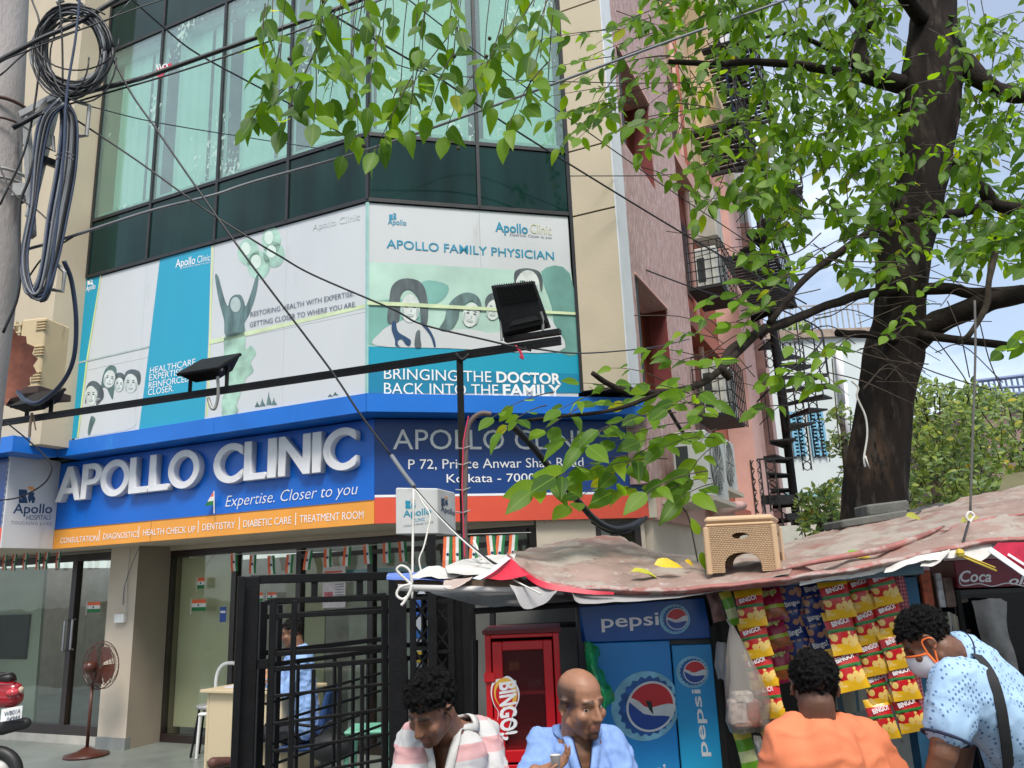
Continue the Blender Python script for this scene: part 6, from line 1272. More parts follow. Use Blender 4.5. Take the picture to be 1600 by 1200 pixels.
sheet([[(1518, 938, 3.93), (1545, 936, 3.9), (1572, 940, 3.93)], [(1530, 985, 3.92), (1552, 985, 3.89), (1574, 985, 3.92)], [(1548, 1040, 3.92), (1570, 1030, 3.9), (1588, 1030, 3.92)], [(1570, 1100, 3.93), (1582, 1095, 3.91), (1600, 1090, 3.93)]], 6, 6, .01, pm('smoky_polythene', (.20, .19, .18), .3, var=.5, scale=8), 'plastic_bag', None, 41, 10, lab='smoky white plastic bag hanging against the glass door of the right fridge', cat='plastic bag')
# red and white printed board at the right edge above the fridge
b = MB(); q = [PY(u, v, 3.3) for u, v in ((1548, 862), (1610, 905), (1680, 900), (1680, 845), (1560, 848))]; b.add(q + [p + Vector((0, .006, 0)) for p in q], [(0, 1, 2, 3, 4), (9, 8, 7, 6, 5)] + [(i, 5 + i, 5 + (i + 1) % 5, (i + 1) % 5) for i in range(5)])
rb = thing('printed_board', 'tilted red printed board with a white border over the right fridge', 'board', q[0]); obj('board_sheet', b, pm('crimson_print', (.52, .02, .06), .4, var=.2, scale=20), rb)
b = MB(); b.bar(PY(1546, 858, 3.29), PY(1612, 904, 3.29), .006, .022); obj('white_border', b, M_wletter, rb)
b = MB(); b.bar(PY(1575, 866, 3.292), PY(1625, 898, 3.292), .004, .01); obj('white_stroke', b, M_wletter, rb)
stick('rope', 'yellow twine knotted under the right hem of the tarpaulin', 'rope', (1495, 866, 3.33), (1557, 892, 3.3), .004, pm('yellow_twine', (.55, .40, .05), .8), 6)
b = MB(); b.ball(PY(1500, 864, 3.32), .018, 8); b.tube([PY(1508, 868, 3.32), PY(1555, 887, 3.31)], .003, 5); tag(obj('twine_knot', b, pm('yellow_twine', (.55, .4, .05)), at=PY(1500, 864, 3.32)), 'bulky yellow twine knot on the hem above the cola header', 'knot')
stick('rope', 'black cord from the hem knot up to the hanging dark rope', 'rope', (1501, 860, 3.33), (1514, 815, 3.6), .005, M_rubber, 6)
b = MB(); b.smooth = True; b.tube(spl([PY(u, v, 3.66) for u, v in ((1512, 826), (1518, 812), (1522, 806), (1515, 800), (1510, 808), (1516, 818), (1510, 830))], 5), .006, 6); tag(obj('rope_knot', b, M_rope, at=PY(1515, 810, 3.66)), 'white knotted string at the foot of the hanging dark rope', 'knot')
stick('rope', 'white string from the knot toward the right edge over the tarpaulin', 'rope', (1516, 826, 3.64), (1600, 880, 3.35), .004, M_rope, 6)
for (a, c_, lab) in (((630, 888, 3.5), (632, 912, 3.48), 'left'),):
    b = MB(); b.smooth = True
    b.tube(spl([PY(u, v, 3.48) for u, v in ((642, 912), (628, 900), (620, 890), (628, 884), (640, 892), (644, 912))], 6), .006, 6); b.tube(spl([PY(u, v, 3.47) for u, v in ((644, 912), (625, 918), (620, 930), (630, 936), (642, 925), (644, 914))], 6), .006, 6); b.tube(spl([PY(u, v, 3.46) for u, v in ((644, 914), (640, 926), (632, 940), (627, 946))], 5), .007, 6)
    tag(obj('string_bow', b, M_rope, at=PY(644, 912, 3.48)), 'bow of thick white string tied at the left tip of the kiosk roof', 'string bow')
# boards behind the tarpaulin at the foot of the tree
for (a, c_, w_, h_, lab) in (((1300, 822, 4.9), (1402, 806, 4.9), .3, .05, 'grey mossy plank at the foot of the tree trunk'), ((1345, 800, 5.0), (1410, 792, 5.0), .2, .07, 'short weathered beam on top of the grey plank')):
    b = MB(); b.bar(PY(*a), PY(*c_), w_, h_); tag(obj('plank', b, M_woodg, at=PY(*a), bevel=.01), lab, 'plank')
sheet([[(1330, 836, 4.7), (1400, 822, 4.7), (1470, 800, 4.7)], [(1300, 820, 5.1), (1400, 805, 5.1), (1475, 786, 5.1)]], 6, 4, .02, pm('black_roof_felt', (.05, .05, .052), .8, var=.4, scale=9), 'roofing_felt', None, 51, 4, lab='dark grey roofing felt lying behind the tarpaulin below the bush', cat='felt')
sheet([[(1562, 768, 4.9), (1610, 762, 4.9), (1680, 756, 4.9)], [(1566, 744, 5.1), (1610, 736, 5.1), (1680, 730, 5.1)]], 5, 4, .02, pm('olive_sheet', (.13, .12, .06), .8, var=.2), 'olive_sheet', None, 52, 4, lab='olive sheet at the right edge behind the tarpaulin', cat='sheet')

# ---------------- woven plastic stool on the roof
def weave_mat():
    m = pm('tan_woven_plastic', (.50, .33, .19), .5, var=.07, scale=4); nt = m.node_tree; L = nt.links.new; bs = nt.nodes['Principled BSDF']; tc = _n(nt, 'ShaderNodeTexCoord'); mp = _n(nt, 'ShaderNodeMapping'); mp.inputs['Scale'].default_value = (1, 1, 1); L(tc.outputs['UV'], mp.inputs[0])
    br = _n(nt, 'ShaderNodeTexBrick'); br.inputs['Scale'].default_value = 40; br.inputs['Mortar Size'].default_value = .035; br.inputs['Brick Width'].default_value = .5; br.inputs['Row Height'].default_value = .32; br.inputs[1].default_value = (1, 1, 1, 1); br.inputs[2].default_value = (.85, .85, .85, 1); br.inputs[3].default_value = (.22, .17, .13, 1); L(mp.outputs[0], br.inputs[0])
    src = bs.inputs['Base Color'].links[0].from_socket; mx = _n(nt, 'ShaderNodeMix', data_type='RGBA', blend_type='MULTIPLY'); mx.inputs[0].default_value = 1; L(src, mx.inputs[6]); L(br.outputs[0], mx.inputs[7]); L(mx.outputs[2], bs.inputs['Base Color'])
    bp = _n(nt, 'ShaderNodeBump'); bp.inputs['Distance'].default_value = .003; bp.invert = True; L(br.outputs[1], bp.inputs['Height']); L(bp.outputs[0], bs.inputs['Normal']); return m
M_weave = weave_mat(); M_tanp = pm('tan_plastic', (.52, .35, .21), .42, var=.05)
SY = 3.60; SF = Wall(PY(1107, 895, SY).xy, 96); wF = SF.sz(1219, 895)[0]; zS0 = PY(1110, 896, SY).z; zS1 = PY(1110, 806, SY).z; SD = Wall(SF.pt(wF, 0, 0).xy, 22); dS = .27
st = thing('plastic_stool', 'tan woven pattern plastic stool standing on the kiosk roof', 'stool', SF.pt(wF / 2, zS0, -.13))
Hs = zS1 - zS0
def wall_face(W, w_, par, arch):
    x0, x1, h = 0, w_, Hs * .80; ins = .012
    out_ = [(x0, 0), (x0 + w_ * .24, 0)] + [(w_ * (.5 + .26 * -math.cos(math.radians(t))), Hs * .30 * (math.sin(math.radians(t)) ** .6) + .01) for t in range(6, 175, 12)] + [(x1 - w_ * .24, 0), (x1, 0), (x1 - ins, h), (x0 + ins, h)]
    hole = [(w_ * .5 + .036 * math.cos(t) * (1 if abs(math.cos(t)) > .0 else 1), Hs * .63 + .013 * math.sin(t)) for t in [2 * math.pi * i / 16 for i in range(16)]]
    me = shape_mesh([out_, hole], .006); [me.uv_layers.remove(l) for l in list(me.uv_layers)]; uv = me.uv_layers.new(name='UVMap'); me.uv_layers.active = uv; uv.active_render = True
    for l in me.loops: uv.data[l.index].uv = (me.vertices[l.vertex_index].co.x, me.vertices[l.vertex_index].co.y)
    o = frame_obj('woven_side', me, M_weave, par, W.pt(0, zS0, -.006), W.pt(1, 0) - W.pt(0, 0), (0, 0, 1)); return o
SBk = Wall(SF.pt(0, 0, 0).xy + SD.d * (dS - .012), 96); SLf = Wall(SF.pt(.012, 0, 0).xy, 22)
wall_face(SF, wF, st, True); wall_face(SD, dS, st, True); wall_face(SBk, wF, st, True); wall_face(SLf, dS, st, True)
def ring(z0, z1, ex, name, m, bev=.006):
    P = [SF.pt(0, 0, 0), SF.pt(wF, 0, 0), SF.pt(wF, 0, 0) + Vector((SD.d.x, SD.d.y, 0)) * dS, SF.pt(0, 0, 0) + Vector((SD.d.x, SD.d.y, 0)) * dS]; c = sum(P, Vector()) / 4
    Q = [c + (p - c) * ex for p in P]; b = MB(); b.hexa([Vector((p.x, p.y, z0)) for p in Q] + [Vector((c.x + (p.x - c.x) * .985, c.y + (p.y - c.y) * .985, z1)) for p in Q]); return obj(name, b, m, st, bevel=bev)
ring(zS0 + Hs * .80, zS0 + Hs * .86, .99, 'upper_rim', M_tanp); ring(zS0 + Hs * .86, zS0 + Hs * .985, 1.0, 'lid', M_tanp, .012)
for i in range(4):
    c = [SF.pt(.006, 0, -.006), SF.pt(wF - .006, 0, -.006), SF.pt(wF - .006, 0, -.006) + Vector((SD.d.x, SD.d.y, 0)) * (dS - .012), SF.pt(.006, 0, -.006) + Vector((SD.d.x, SD.d.y, 0)) * (dS - .012)][i]
    b = MB(); b.box((c.x - .012, c.y - .012, zS0 - .006), (c.x + .012, c.y + .012, zS0 + Hs * .8)); obj('leg', b, M_tanp, st, bevel=.004)
# fallen leaves get added with the tree
# ================================================================== PEOPLE
def remesh(mb, voxel, smooth=6, fac=.5):
    me = bpy.data.meshes.new('body'); me.from_pydata(mb.v, [], mb.f); o = bpy.data.objects.new('body', me); COL.objects.link(o)
    m = o.modifiers.new('r', 'REMESH'); m.mode = 'VOXEL'; m.voxel_size = voxel; m.use_smooth_shade = True
    if smooth: s = o.modifiers.new('s', 'SMOOTH'); s.iterations = smooth; s.factor = fac
    me2 = evald(o); bpy.data.objects.remove(o); bpy.data.meshes.remove(me); return me2
def capsule(mb, a, b, ra, rb, n=14):
    a, b = Vector(a), Vector(b); t = (b - a); L = t.length; t = t.normalized() if L > 1e-6 else Vector((0, 0, 1)); P, R = [], []
    for k in range(5): q = math.radians(90 - 22 * k); P.append(a - t * ra * math.sin(q)); R.append(max(.001, ra * math.cos(q)))
    for k in range(1, 4): P.append(a.lerp(b, k / 4)); R.append(ra + (rb - ra) * k / 4)
    for k in range(5): q = math.radians(2 + 22 * k); P.append(b + t * rb * math.sin(q)); R.append(max(.001, rb * math.cos(q)))
    return mb.tube(P, R, n)
def ell3(mb, M, c, r, n=16):
    t = MB(); t.ball((0, 0, 0), r, n); return mb.add([M @ (v + Vector(c)) for v in t.v], t.f)
def headM(c, yaw, pitch, roll=0, s=1.):
    """yaw 0 = facing the camera (-Y), + = toward +X; pitch + = looking down"""
    return Matrix.Translation(c) @ Matrix.Rotation(math.radians(yaw), 4, 'Z') @ Matrix.Rotation(math.radians(180), 4, 'Z') @ Matrix.Rotation(math.radians(roll), 4, 'Y') @ Matrix.Rotation(math.radians(-pitch), 4, 'X') @ Matrix.Scale(s, 4)
def head_prims(mb, M, closed=False):
    E = lambda c, r, n=14: ell3(mb, M, c, r, n)
    C = lambda a, b, ra, rb: capsule(mb, M @ Vector(a), M @ Vector(b), ra * M.to_scale().x, rb * M.to_scale().x, 10)
    E((0, -.018, .045), (.077, .096, .082), 20); E((0, .022, -.030), (.062, .068, .078), 18); E((0, .045, -.072), (.045, .040, .036)); E((0, .066, -.094), (.023, .022, .019))
    C((-.050, -.005, -.058), (-.018, .052, -.096), .020, .018); C((.050, -.005, -.058), (.018, .052, -.096), .020, .018)
    C((0, .084, .018), (0, .104, -.022), .009, .0115); E((0, .104, -.026), (.0135, .014, .010)); E((-.012, .096, -.028), (.008, .010, .007)); E((.012, .096, -.028), (.008, .010, .007))
    C((-.042, .066, .030), (-.012, .082, .028), .010, .009); C((.042, .066, .030), (.012, .082, .028), .010, .009)
    E((-.040, .056, -.022), (.026, .026, .024)); E((.040, .056, -.022), (.026, .026, .024))
    C((-.021, .079, -.056), (.0, .090, -.053), .0055, .0075); C((.021, .079, -.056), (.0, .090, -.053), .0055, .0075); C((-.016, .080, -.066), (.016, .080, -.066), .007, .007); E((0, .084, -.067), (.014, .010, .007))
    for s in (-1, 1): C((s * .043, .060, .0125), (s * .021, .0715, .0145), .0068, .0072); C((s * .042, .061, -.0065), (s * .021, .071, -.0055), .0058, .0062)
    if closed:
        for s in (-1, 1): E((s * .031, .0625, .0045), (.0135, .0135, .0130))
    for s in (-1, 1):
        P = [M @ Vector((s * (.078 + .010 * (k % 3 > 0)), -.006 - .020 * math.sin(a), .004 + .028 * math.cos(a))) for k, a in enumerate([math.radians(-30 + 30 * k) for k in range(8)])]
        sc_ = M.to_scale().x
        for q0, q1 in zip(P[:-1], P[1:]): capsule(mb, q0, q1, .0065 * sc_, .0065 * sc_, 8)
        ell3(mb, M, (s * .080, -.008, .000), (.008, .014, .022), 10)
def col_attr(me, fn):
    at = me.color_attributes.new('tint', 'FLOAT_COLOR', 'POINT')
    for i, v in enumerate(me.vertices): at.data[i].color = (*fn(v.co), 1)
def skinfn(M, base, beard=0., bald=False, lip=(.22, .07, .06)):
    Mi = M.inverted(); b = Vector(base)
    def sm(x, a, c): t = max(0, min(1, (x - a) / (c - a))); return t * t * (3 - 2 * t)
    def f(p):
        q = Mi @ p; c = b.copy(); h = 1 if q.length < .2 else 0
        if not h: return c
        d = Vector(base) * .16
        m_ = (1 - sm(abs(q.x), .020, .028)) * sm(q.y, .070, .078) * (1 - sm(abs(q.z + .060), .010, .017)); c = c.lerp(Vector(lip), .5 * m_)
        if beard:
            g = sm(-q.z, .030, .060) * sm(q.y, -.01, .03) * (1 - m_)
            go = (1 - sm(abs(q.x), .026, .036)) * sm(q.y, .05, .07) * sm(-q.z, .040, .047) * (1 - m_)
            c = c.lerp(d, max(beard * .5 * g, min(1, beard * 1.15) * go))
        for s in (-1, 1):
            e = (1 - sm(abs(q.z - .031 - .004 * (1 - abs(q.x) / .05)), .004, .008)) * (1 - sm(abs(q.x - s * .029), .018, .024)) * sm(q.y, .055, .065); c = c.lerp(d * .5, .85 * e)
            k = (1 - sm(((q.x - s * .031) ** 2 + (q.z - .006) ** 2) ** .5, .012, .022)) * sm(q.y, .05, .06); c = c.lerp(b * .45, .5 * k)
        if bald:
            g = sm(abs(q.x), .045, .066) * sm(q.z, -.02, .005) * (1 - sm(q.z, .060, .095)) * (1 - sm(q.y, .030, .050)); g = max(g, sm(-q.y, .05, .08) * sm(q.z, -.05, -.02) * (1 - sm(q.z, .07, .1)))
            c = c.lerp(Vector((.018, .014, .013)), .80 * g)
        return c
    return f
def skinmat():
    m = pm('skin', (.5, .3, .2), .48, var=.07, scale=30, bump=.12, bscale=160, attr='tint', spec=.42); b = m.node_tree.nodes['Principled BSDF']
    b.inputs['Subsurface Weight'].default_value = .12; b.inputs['Subsurface Radius'].default_value = (.012, .005, .003); return m
M_skin = skinmat(); M_hairb = pm('black_hair', (.0065, .0055, .0055), .65, var=.4, scale=60, bump=1., bscale=260, spec=.22)
M_eye = pm('eye_white', (.55, .50, .46), .2, spec=.6); M_iris = pm('dark_iris', (.012, .007, .005), .12, spec=.7)
def eyes(par, M, look=(0, 0), lid=.5):
    for s in (-1, 1):
        c = M @ Vector((s * .031, .0625, .0055)); b = MB(); b.smooth = True; b.ball(c, .0118 * M.to_scale().x, 12); e = obj('eye', b, M_eye, par)
        d = (M.to_3x3() @ Vector((look[0], 1, look[1]))).normalized(); q = c + d * .0076; b = MB(); b.smooth = True; b.ball(q, .0060, 10); obj('iris', b, M_iris, e)
def hair(par, M, seed=1, curl=.010, zcut=.0, front=.07, n=420, strands=5000, wave=.006):
    rr = random.Random(seed); b = MB(); sc_ = M.to_scale().x
    ell3(b, M, (0, -.026, .058), (.081, .094, .080), 22)
    for i in range(n):
        u = rr.uniform(-1, 1); th = rr.uniform(0, 2 * math.pi); r = math.sqrt(1 - u * u); d = Vector((r * math.cos(th), r * math.sin(th), u))
        p = Vector((d.x * .081, d.y * .097 - .021, d.z * .084 + .054))
        hl = .040 + .30 * max(0, p.y) if p.y > 0 else -.005 + p.y * .55     # hairline: high at the forehead, low at the nape
        if p.z < hl + zcut or p.y > front: continue
        k = curl * rr.uniform(.7, 1.35); q = p + d * rr.uniform(-.002, .005) * 2 + Vector((0, 0, wave * noise.noise(p * 30) * 2))
        ell3(b, M, q, (k * rr.uniform(.8, 1.3), k * rr.uniform(.8, 1.3), k * .8), 8)
    # keep only what lies above the hairline
    me = remesh(b, .0034 * sc_, 1, .3); Mi = M.inverted(); bm = bmesh.new(); bm.from_mesh(me)
    dl = [v for v in bm.verts if (lambda q: (q.y > .052 and q.z < .062) or (q.y > 0.0 and q.z < .018 + zcut) or (q.z < -.005 + min(q.y, 0) * .62 + zcut))(Mi @ v.co)]
    bmesh.ops.delete(bm, geom=dl, context='VERTS'); bm.to_mesh(me); bm.free()
    # short curled strands standing on the shell
    V, Fc = [v.co.copy() for v in me.vertices], [tuple(p.vertices) for p in me.polygons]; nrm = [v.normal.copy() for v in me.vertices]; NV_ = len(V)
    for i in range(strands):
        j = rr.randrange(NV_); p, q = V[j] - nrm[j] * .002, nrm[j]; t_ = q.cross(Vector((rr.uniform(-1, 1), rr.uniform(-1, 1), rr.uniform(-1, 1)))).normalized(); x_ = q.cross(t_); l_ = rr.uniform(.003, .008); w0 = .0007; o = len(V)
        for k, (c_, w_) in enumerate(((p, w0), (p + q * l_ * .7 + t_ * l_ * .3, w0), (p + q * l_ * .9 + t_ * l_ * 1.1, w0 * .5))): V += [c_ + x_ * w_, c_ - x_ * w_ * .5 + q * w_, c_ - x_ * w_ * .5 - t_ * w_]
        for k in (0, 3):
            for a in range(3): Fc.append((o + k + a, o + k + (a + 1) % 3, o + k + 3 + (a + 1) % 3, o + k + 3 + a))
    me = bpy.data.meshes.new('hair'); me.from_pydata(V, [], Fc)
    me.transform(Matrix.Translation(-worldloc(par))); me.materials.append(M_hairb); me.polygons.foreach_set('use_smooth', [True] * len(me.polygons)); return mesh_obj('hair', me, par)
def finger_hand(mb, wrist, d, n, side, curl=(20, 35, 25), s=1., spread=6, thumb=1):
    """palm and five unequal bent fingers. d = pointing direction, n = palm normal, side = thumb side"""
    d, n = Vector(d).normalized(), Vector(n).normalized(); x = d.cross(n).normalized() * side; w = Vector(wrist)
    for k in range(4):
        o = (k - 1.5) * .019 * s; capsule(mb, w + x * o * .6 + d * .012 * s, w + x * o + d * .078 * s, .013 * s, .011 * s, 10)
        L = (.044, .048, .045, .036)[3 - k] if side else .045; p = w + x * o + d * .085 * s; a = 0; dd = d
        for j, (ll, c) in enumerate(zip((1, .65, .5), curl)):
            a += math.radians(c + (k % 2) * 4); dd = (d * math.cos(a) + n * math.sin(a) + x * math.radians(spread) * (k - 1.5)).normalized(); q = p + dd * L * ll * s; capsule(mb, p, q, (.0088 - j * .0007) * s, (.0082 - j * .0008) * s, 8); p = q
    p = w + x * .022 * s + d * .02 * s; q = p + (d * .5 + x * .75 + n * .3).normalized() * .038 * s; capsule(mb, p, q, .013 * s, .0105 * s, 8)
    q2 = q + (d * .85 + x * .15 + n * .5).normalized() * .034 * s; capsule(mb, q, q2, .0100 * s, .0088 * s, 8); q3 = q2 + (d * .9 - x * .15 + n * .5).normalized() * .022 * s; capsule(mb, q2, q3, .0088 * s, .0072 * s, 8)
def cloth(par, name, mb, m, voxel=.011, smooth=8, cut=None, amp=.006, fq=9, seed=0):
    me = remesh(mb, voxel, smooth); bm = bmesh.new(); bm.from_mesh(me)
    if cut: bmesh.ops.delete(bm, geom=[v for v in bm.verts if cut(v.co)], context='VERTS')
    for _ in range(10):
        nw = {}
        for v in bm.verts:
            if v.is_boundary:
                nb_ = [e.other_vert(v).co for e in v.link_edges if e.is_boundary]
                if len(nb_) == 2: nw[v] = v.co * .4 + (nb_[0] + nb_[1]) * .3
        for v, c_ in nw.items(): v.co = c_
    bm.normal_update()
    for v in bm.verts:
        q = v.co * fq + Vector((seed, seed * 2, 0)); w_ = noise.noise(Vector((q.x * 1.5, q.y * 1.5, q.z * .7))) ; v.co += v.normal * amp * (abs(w_) * 2.2 - .5 + .55 * noise.noise(q * 2.4) + 1.1 * (1 - abs(noise.noise(Vector((q.x * 1.1 + q.z * .9, q.y, q.z * 1.1 - q.x * .6)) * 1.5)) * 5) * (abs(noise.noise(Vector((q.x * 1.1 + q.z * .9, q.y, q.z * 1.1 - q.x * .6)) * 1.5)) < .2))
    bm.to_mesh(me); bm.free(); me.transform(Matrix.Translation(-worldloc(par))); me.materials.append(m); me.polygons.foreach_set('use_smooth', [True] * len(me.polygons)); return mesh_obj(name, me, par)
def neck_collar(par, sh, c, m, stand=.008, flap=.023, name='collar'):
    """collar sewn along the neck opening of a shirt mesh: stands up, then folds down over the cloth"""
    bm = bmesh.new(); bm.from_mesh(sh.data); bm.normal_update(); c = Vector(c) - worldloc(sh); E = set(e for e in bm.edges if e.is_boundary); best = None
    while E:
        e = E.pop(); lp = [e.verts[0], e.verts[1]]
        while True:
            n_ = [x for x in lp[-1].link_edges if x in E]
            if not n_: break
            E.discard(n_[0]); lp.append(n_[0].other_vert(lp[-1]))
        if best is None or len(lp) > len(best): best = lp
    if best is None: bm.free(); return
    N = len(best) - 1; P = [v.co.copy() for v in best[:N]]; I = []
    for v in best[:N]:
        q = [e.other_vert(v).co - v.co for e in v.link_edges if not e.is_boundary]; d = sum(q, Vector()) if q else Vector((0, 0, -1)); d -= v.normal * d.dot(v.normal); I.append((d.normalized(), v.normal.copy()))
    bm.free(); av = lambda L, i, w=4: sum((L[(i + k) % N] for k in range(-w, w + 1)), Vector()) / (2 * w + 1)
    D, R = [a for a, _ in I], [b_ for _, b_ in I]; vs = []
    for i in range(N):
        p, d, r = av(P, i, 2), av(D, i, 6).normalized(), av(R, i, 6).normalized(); vs += [p + d * .006 + r * .001, p - d * stand * .5 + r * stand, p + d * flap * .3 + r * (stand + .003), p + d * (flap + .006) + r * .009, p + d * (flap + .004) + r * .004]
    K = 5 if flap else 2; vs = [v for k, v in enumerate(vs) if k % 5 < K]; b = MB(); b.smooth = True; b.add(vs, [(K * i + k, K * i + k + 1, K * ((i + 1) % N) + k + 1, K * ((i + 1) % N) + k) for i in range(N) for k in range(K - 1)])
    b.v = [v + worldloc(sh) for v in b.v]; return obj(name, b, m, par)
def body(par, mb, fn, voxel=.0055, smooth=3):
    me = remesh(mb, voxel, smooth, .5); col_attr(me, fn); me.transform(Matrix.Translation(-worldloc(par))); me.materials.append(M_skin); me.polygons.foreach_set('use_smooth', [True] * len(me.polygons)); return mesh_obj('body', me, par)
def ringtube(pts, r, n=6): b = MB(); b.smooth = True; b.tube(pts, r, n); return b
def seated_lower(par, hip, fwd, m, seat_z=.42, shoe=(.02, .02, .02), spread=.11):
    """trousers and shoes of a sitting person"""
    fwd = Vector((fwd[0], fwd[1], 0)).normalized(); x = fwd.cross(Vector((0, 0, 1))); b = MB(); f = MB()
    ell3(b, Matrix.Translation(hip), (0, 0, 0), (.17, .15, .13), 14)
    for s in (-1, 1):
        h = hip + x * s * .09 + Vector((0, 0, -.02)); k = hip + x * s * (spread + .06) + fwd * .42 + Vector((0, 0, .02)); a = Vector((k.x + fwd.x * .05, k.y + fwd.y * .05, .09))
        capsule(b, h, k, .092, .066); capsule(b, k, a, .064, .048); capsule(f, a + Vector((0, 0, -.05)) - fwd * .04, a + Vector((0, 0, -.055)) + fwd * .16, .04, .035)
    cloth(par, 'trousers', b, m, .014, 6); cloth(par, 'shoes', f, pm('dark_shoes', shoe, .5), .01, 3, amp=0)
def bench(x0, x1, y, z, lab):
    t = thing('wooden_bench', lab, 'bench', ((x0 + x1) / 2, y, 0)); b = MB(); b.box((x0, y - .14, z - .04), (x1, y + .14, z)); obj('seat', b, M_wood, t, bevel=.006)
    for xx in (x0 + .1, x1 - .1):
        for yy in (-.1, .1): b = MB(); b.box((xx - .02, y + yy - .02, 0), (xx + .02, y + yy + .02, z - .041)); obj('leg', b, M_wood, t)
bench(-.75, .55, 3.30, .44, 'low wooden bench under the two seated men')

# -- 1: young man in a pink and grey striped shirt, head bowed
t = thing('person', 'seated man in pink and grey striped shirt looking down, curly black hair', 'person', (PY(700, 1150, 3.2).x, 3.2, 0))
H = headM(PY(673, 1110, 3.0) , -30, 34, -6, .93); nb = PY(712, 1140, 3.20)
shl, shr = PY(652, 1158, 3.14), PY(752, 1150, 3.28); hipz = .56
hip = Vector((PY(702, 1150, 3.3).x, 3.32, hipz))
b = MB(); head_prims(b, H, True); nk = H @ Vector((0, -.035, -.06)); capsule(b, nk, nb + Vector((0, 0, -.06)), .056, .062); capsule(b, shl, shr, .055, .055); capsule(b, nb + Vector((0, -.02, -.06)), hip, .10, .12)
eL, eR = PY(630, 1290, 3.0), PY(778, 1290, 3.12); wL, wR = Vector((-.34, 2.80, .66)), Vector((-.12, 2.80, .66))
for s_, e_, w_ in ((shl, eL, wL), (shr, eR, wR)): capsule(b, s_, e_, .048, .040); capsule(b, e_, w_, .038, .026)
finger_hand(b, wL, (.5, -.4, -.3), (0, .3, -1), -1); finger_hand(b, wR, (-.5, -.4, -.3), (0, .3, -1), 1)
body(t, b, skinfn(H, (.21, .098, .058), beard=.55)); hair(t, H, 5, .0075, .0, .085, 1100, 9000, .012)
b = MB()
capsule(b, shl, shr, .072, .074)
for s_, h_ in ((shl, hip + Vector((-.11, -.02, 0))), (shr, hip + Vector((.12, 0, 0)))): capsule(b, s_ + Vector((.02 if s_ is shl else -.03, .0, -.05)), h_, .105, .135)
capsule(b, nb + Vector((0, -.05, -.10)), hip + Vector((0, -.06, .05)), .12, .15); capsule(b, nb + Vector((.01, .03, -.04)), nb + Vector((.01, .04, -.2)), .085, .12)
for s_, e_ in ((shl, eL), (shr, eR)): capsule(b, s_, s_.lerp(e_, .75), .074, .078)
vN = PY(706, 1152, 3.1)
def cut1(p):
    q = p - nb
    if q.z > -.055 and q.xy.length < .058: return True
    a = (p - PY(700, 1166, 3.08)); return p.y < nb.y - .02 and abs(p.x - (nb.x - .04)) < max(0, (p.z - (nb.z - .15)) * .28) and p.z > nb.z - .15
M_sh1 = stripes('pink_grey_striped_cotton', [(.50, .49, .48), (.52, .50, .49), (.56, .29, .29), (.56, .27, .27)], 10., 'Z', .85)
sh_ = cloth(t, 'shirt', b, M_sh1, .010, 6, cut1, .008, 8, 1)
M_col1 = pm('grey_collar_cotton', (.50, .49, .47), .85)
neck_collar(t, sh_, nb, M_col1)
seated_lower(t, hip + Vector((0, -.02, -.03)), (0, -1), pm('dark_grey_trousers', (.04, .04, .05), .85))

# -- 2: bald man in a blue shirt looking to the right with a paper cup
t = thing('person', 'seated bald man with goatee in a pale blue shirt holding a small cup', 'person', (PY(905, 1150, 3.25).x, 3.25, 0))
H = headM(PY(909, 1101, 3.08), 34, 10, 4, .95); nb = PY(902, 1148, 3.18); shl, shr = PY(852, 1168, 3.2), PY(955, 1166, 3.2); hip = Vector((PY(905, 1150, 3.3).x, 3.32, .56))
b = MB(); head_prims(b, H); nk = H @ Vector((0, -.03, -.06)); capsule(b, nk, nb + Vector((0, 0, -.05)), .057, .064); capsule(b, shl, shr, .055, .055); capsule(b, nb + Vector((0, -.02, -.06)), hip, .10, .12)
eL, eR = PY(818, 1268, 3.05), PY(990, 1270, 3.08); wL, wR = PY(836, 1207, 2.88), Vector((.40, 2.85, .66))
for s_, e_, w_ in ((shl, eL, wL), (shr, eR, wR)): capsule(b, s_, e_, .048, .040); capsule(b, e_, w_, .038, .026)
finger_hand(b, wL, (1, -.05, .22), (.15, -.25, 1), 1, (30, 40, 30), .86, 3); finger_hand(b, wR, (-.5, -.4, -.3), (0, .3, -1), 1)
body(t, b, skinfn(H, (.30, .145, .085), beard=.8, bald=True)); eyes(t, H, (.6, .1))
b = MB(); capsule(b, shl, shr, .070, .070)
for s_, h_ in ((shl, hip + Vector((-.10, 0, 0))), (shr, hip + Vector((.10, 0, 0)))): capsule(b, s_ + Vector((.015 if s_ is shl else -.015, 0, -.05)), h_, .10, .13)
capsule(b, nb + Vector((0, -.05, -.10)), hip + Vector((0, -.05, .05)), .115, .14)
for s_, e_, w_ in ((shl, eL, wL), (shr, eR, wR)): capsule(b, s_, e_, .070, .056); capsule(b, e_, e_.lerp(w_, .62 if s_ is shl else .7), .056, .046)
def cut2(p):
    q = p - nb
    if q.z > -.05 and q.xy.length < .060: return True
    return p.y < nb.y - .02 and abs(p.x - (nb.x + .012)) < max(0, (p.z - (nb.z - .125)) * .27) and p.z > nb.z - .125
M_sh2 = pm('pale_blue_chambray', (.20, .32, .62), .85, var=.10, scale=70, bump=.15, bscale=300, streak=4)
sh_ = cloth(t, 'shirt', b, M_sh2, .010, 6, cut2, .008, 8, 3)
M_nav = pm('navy_cotton', (.012, .018, .05), .8)
neck_collar(t, sh_, nb, M_sh2); neck_collar(t, sh_, nb, M_nav, .013, 0, 'inner_collar')
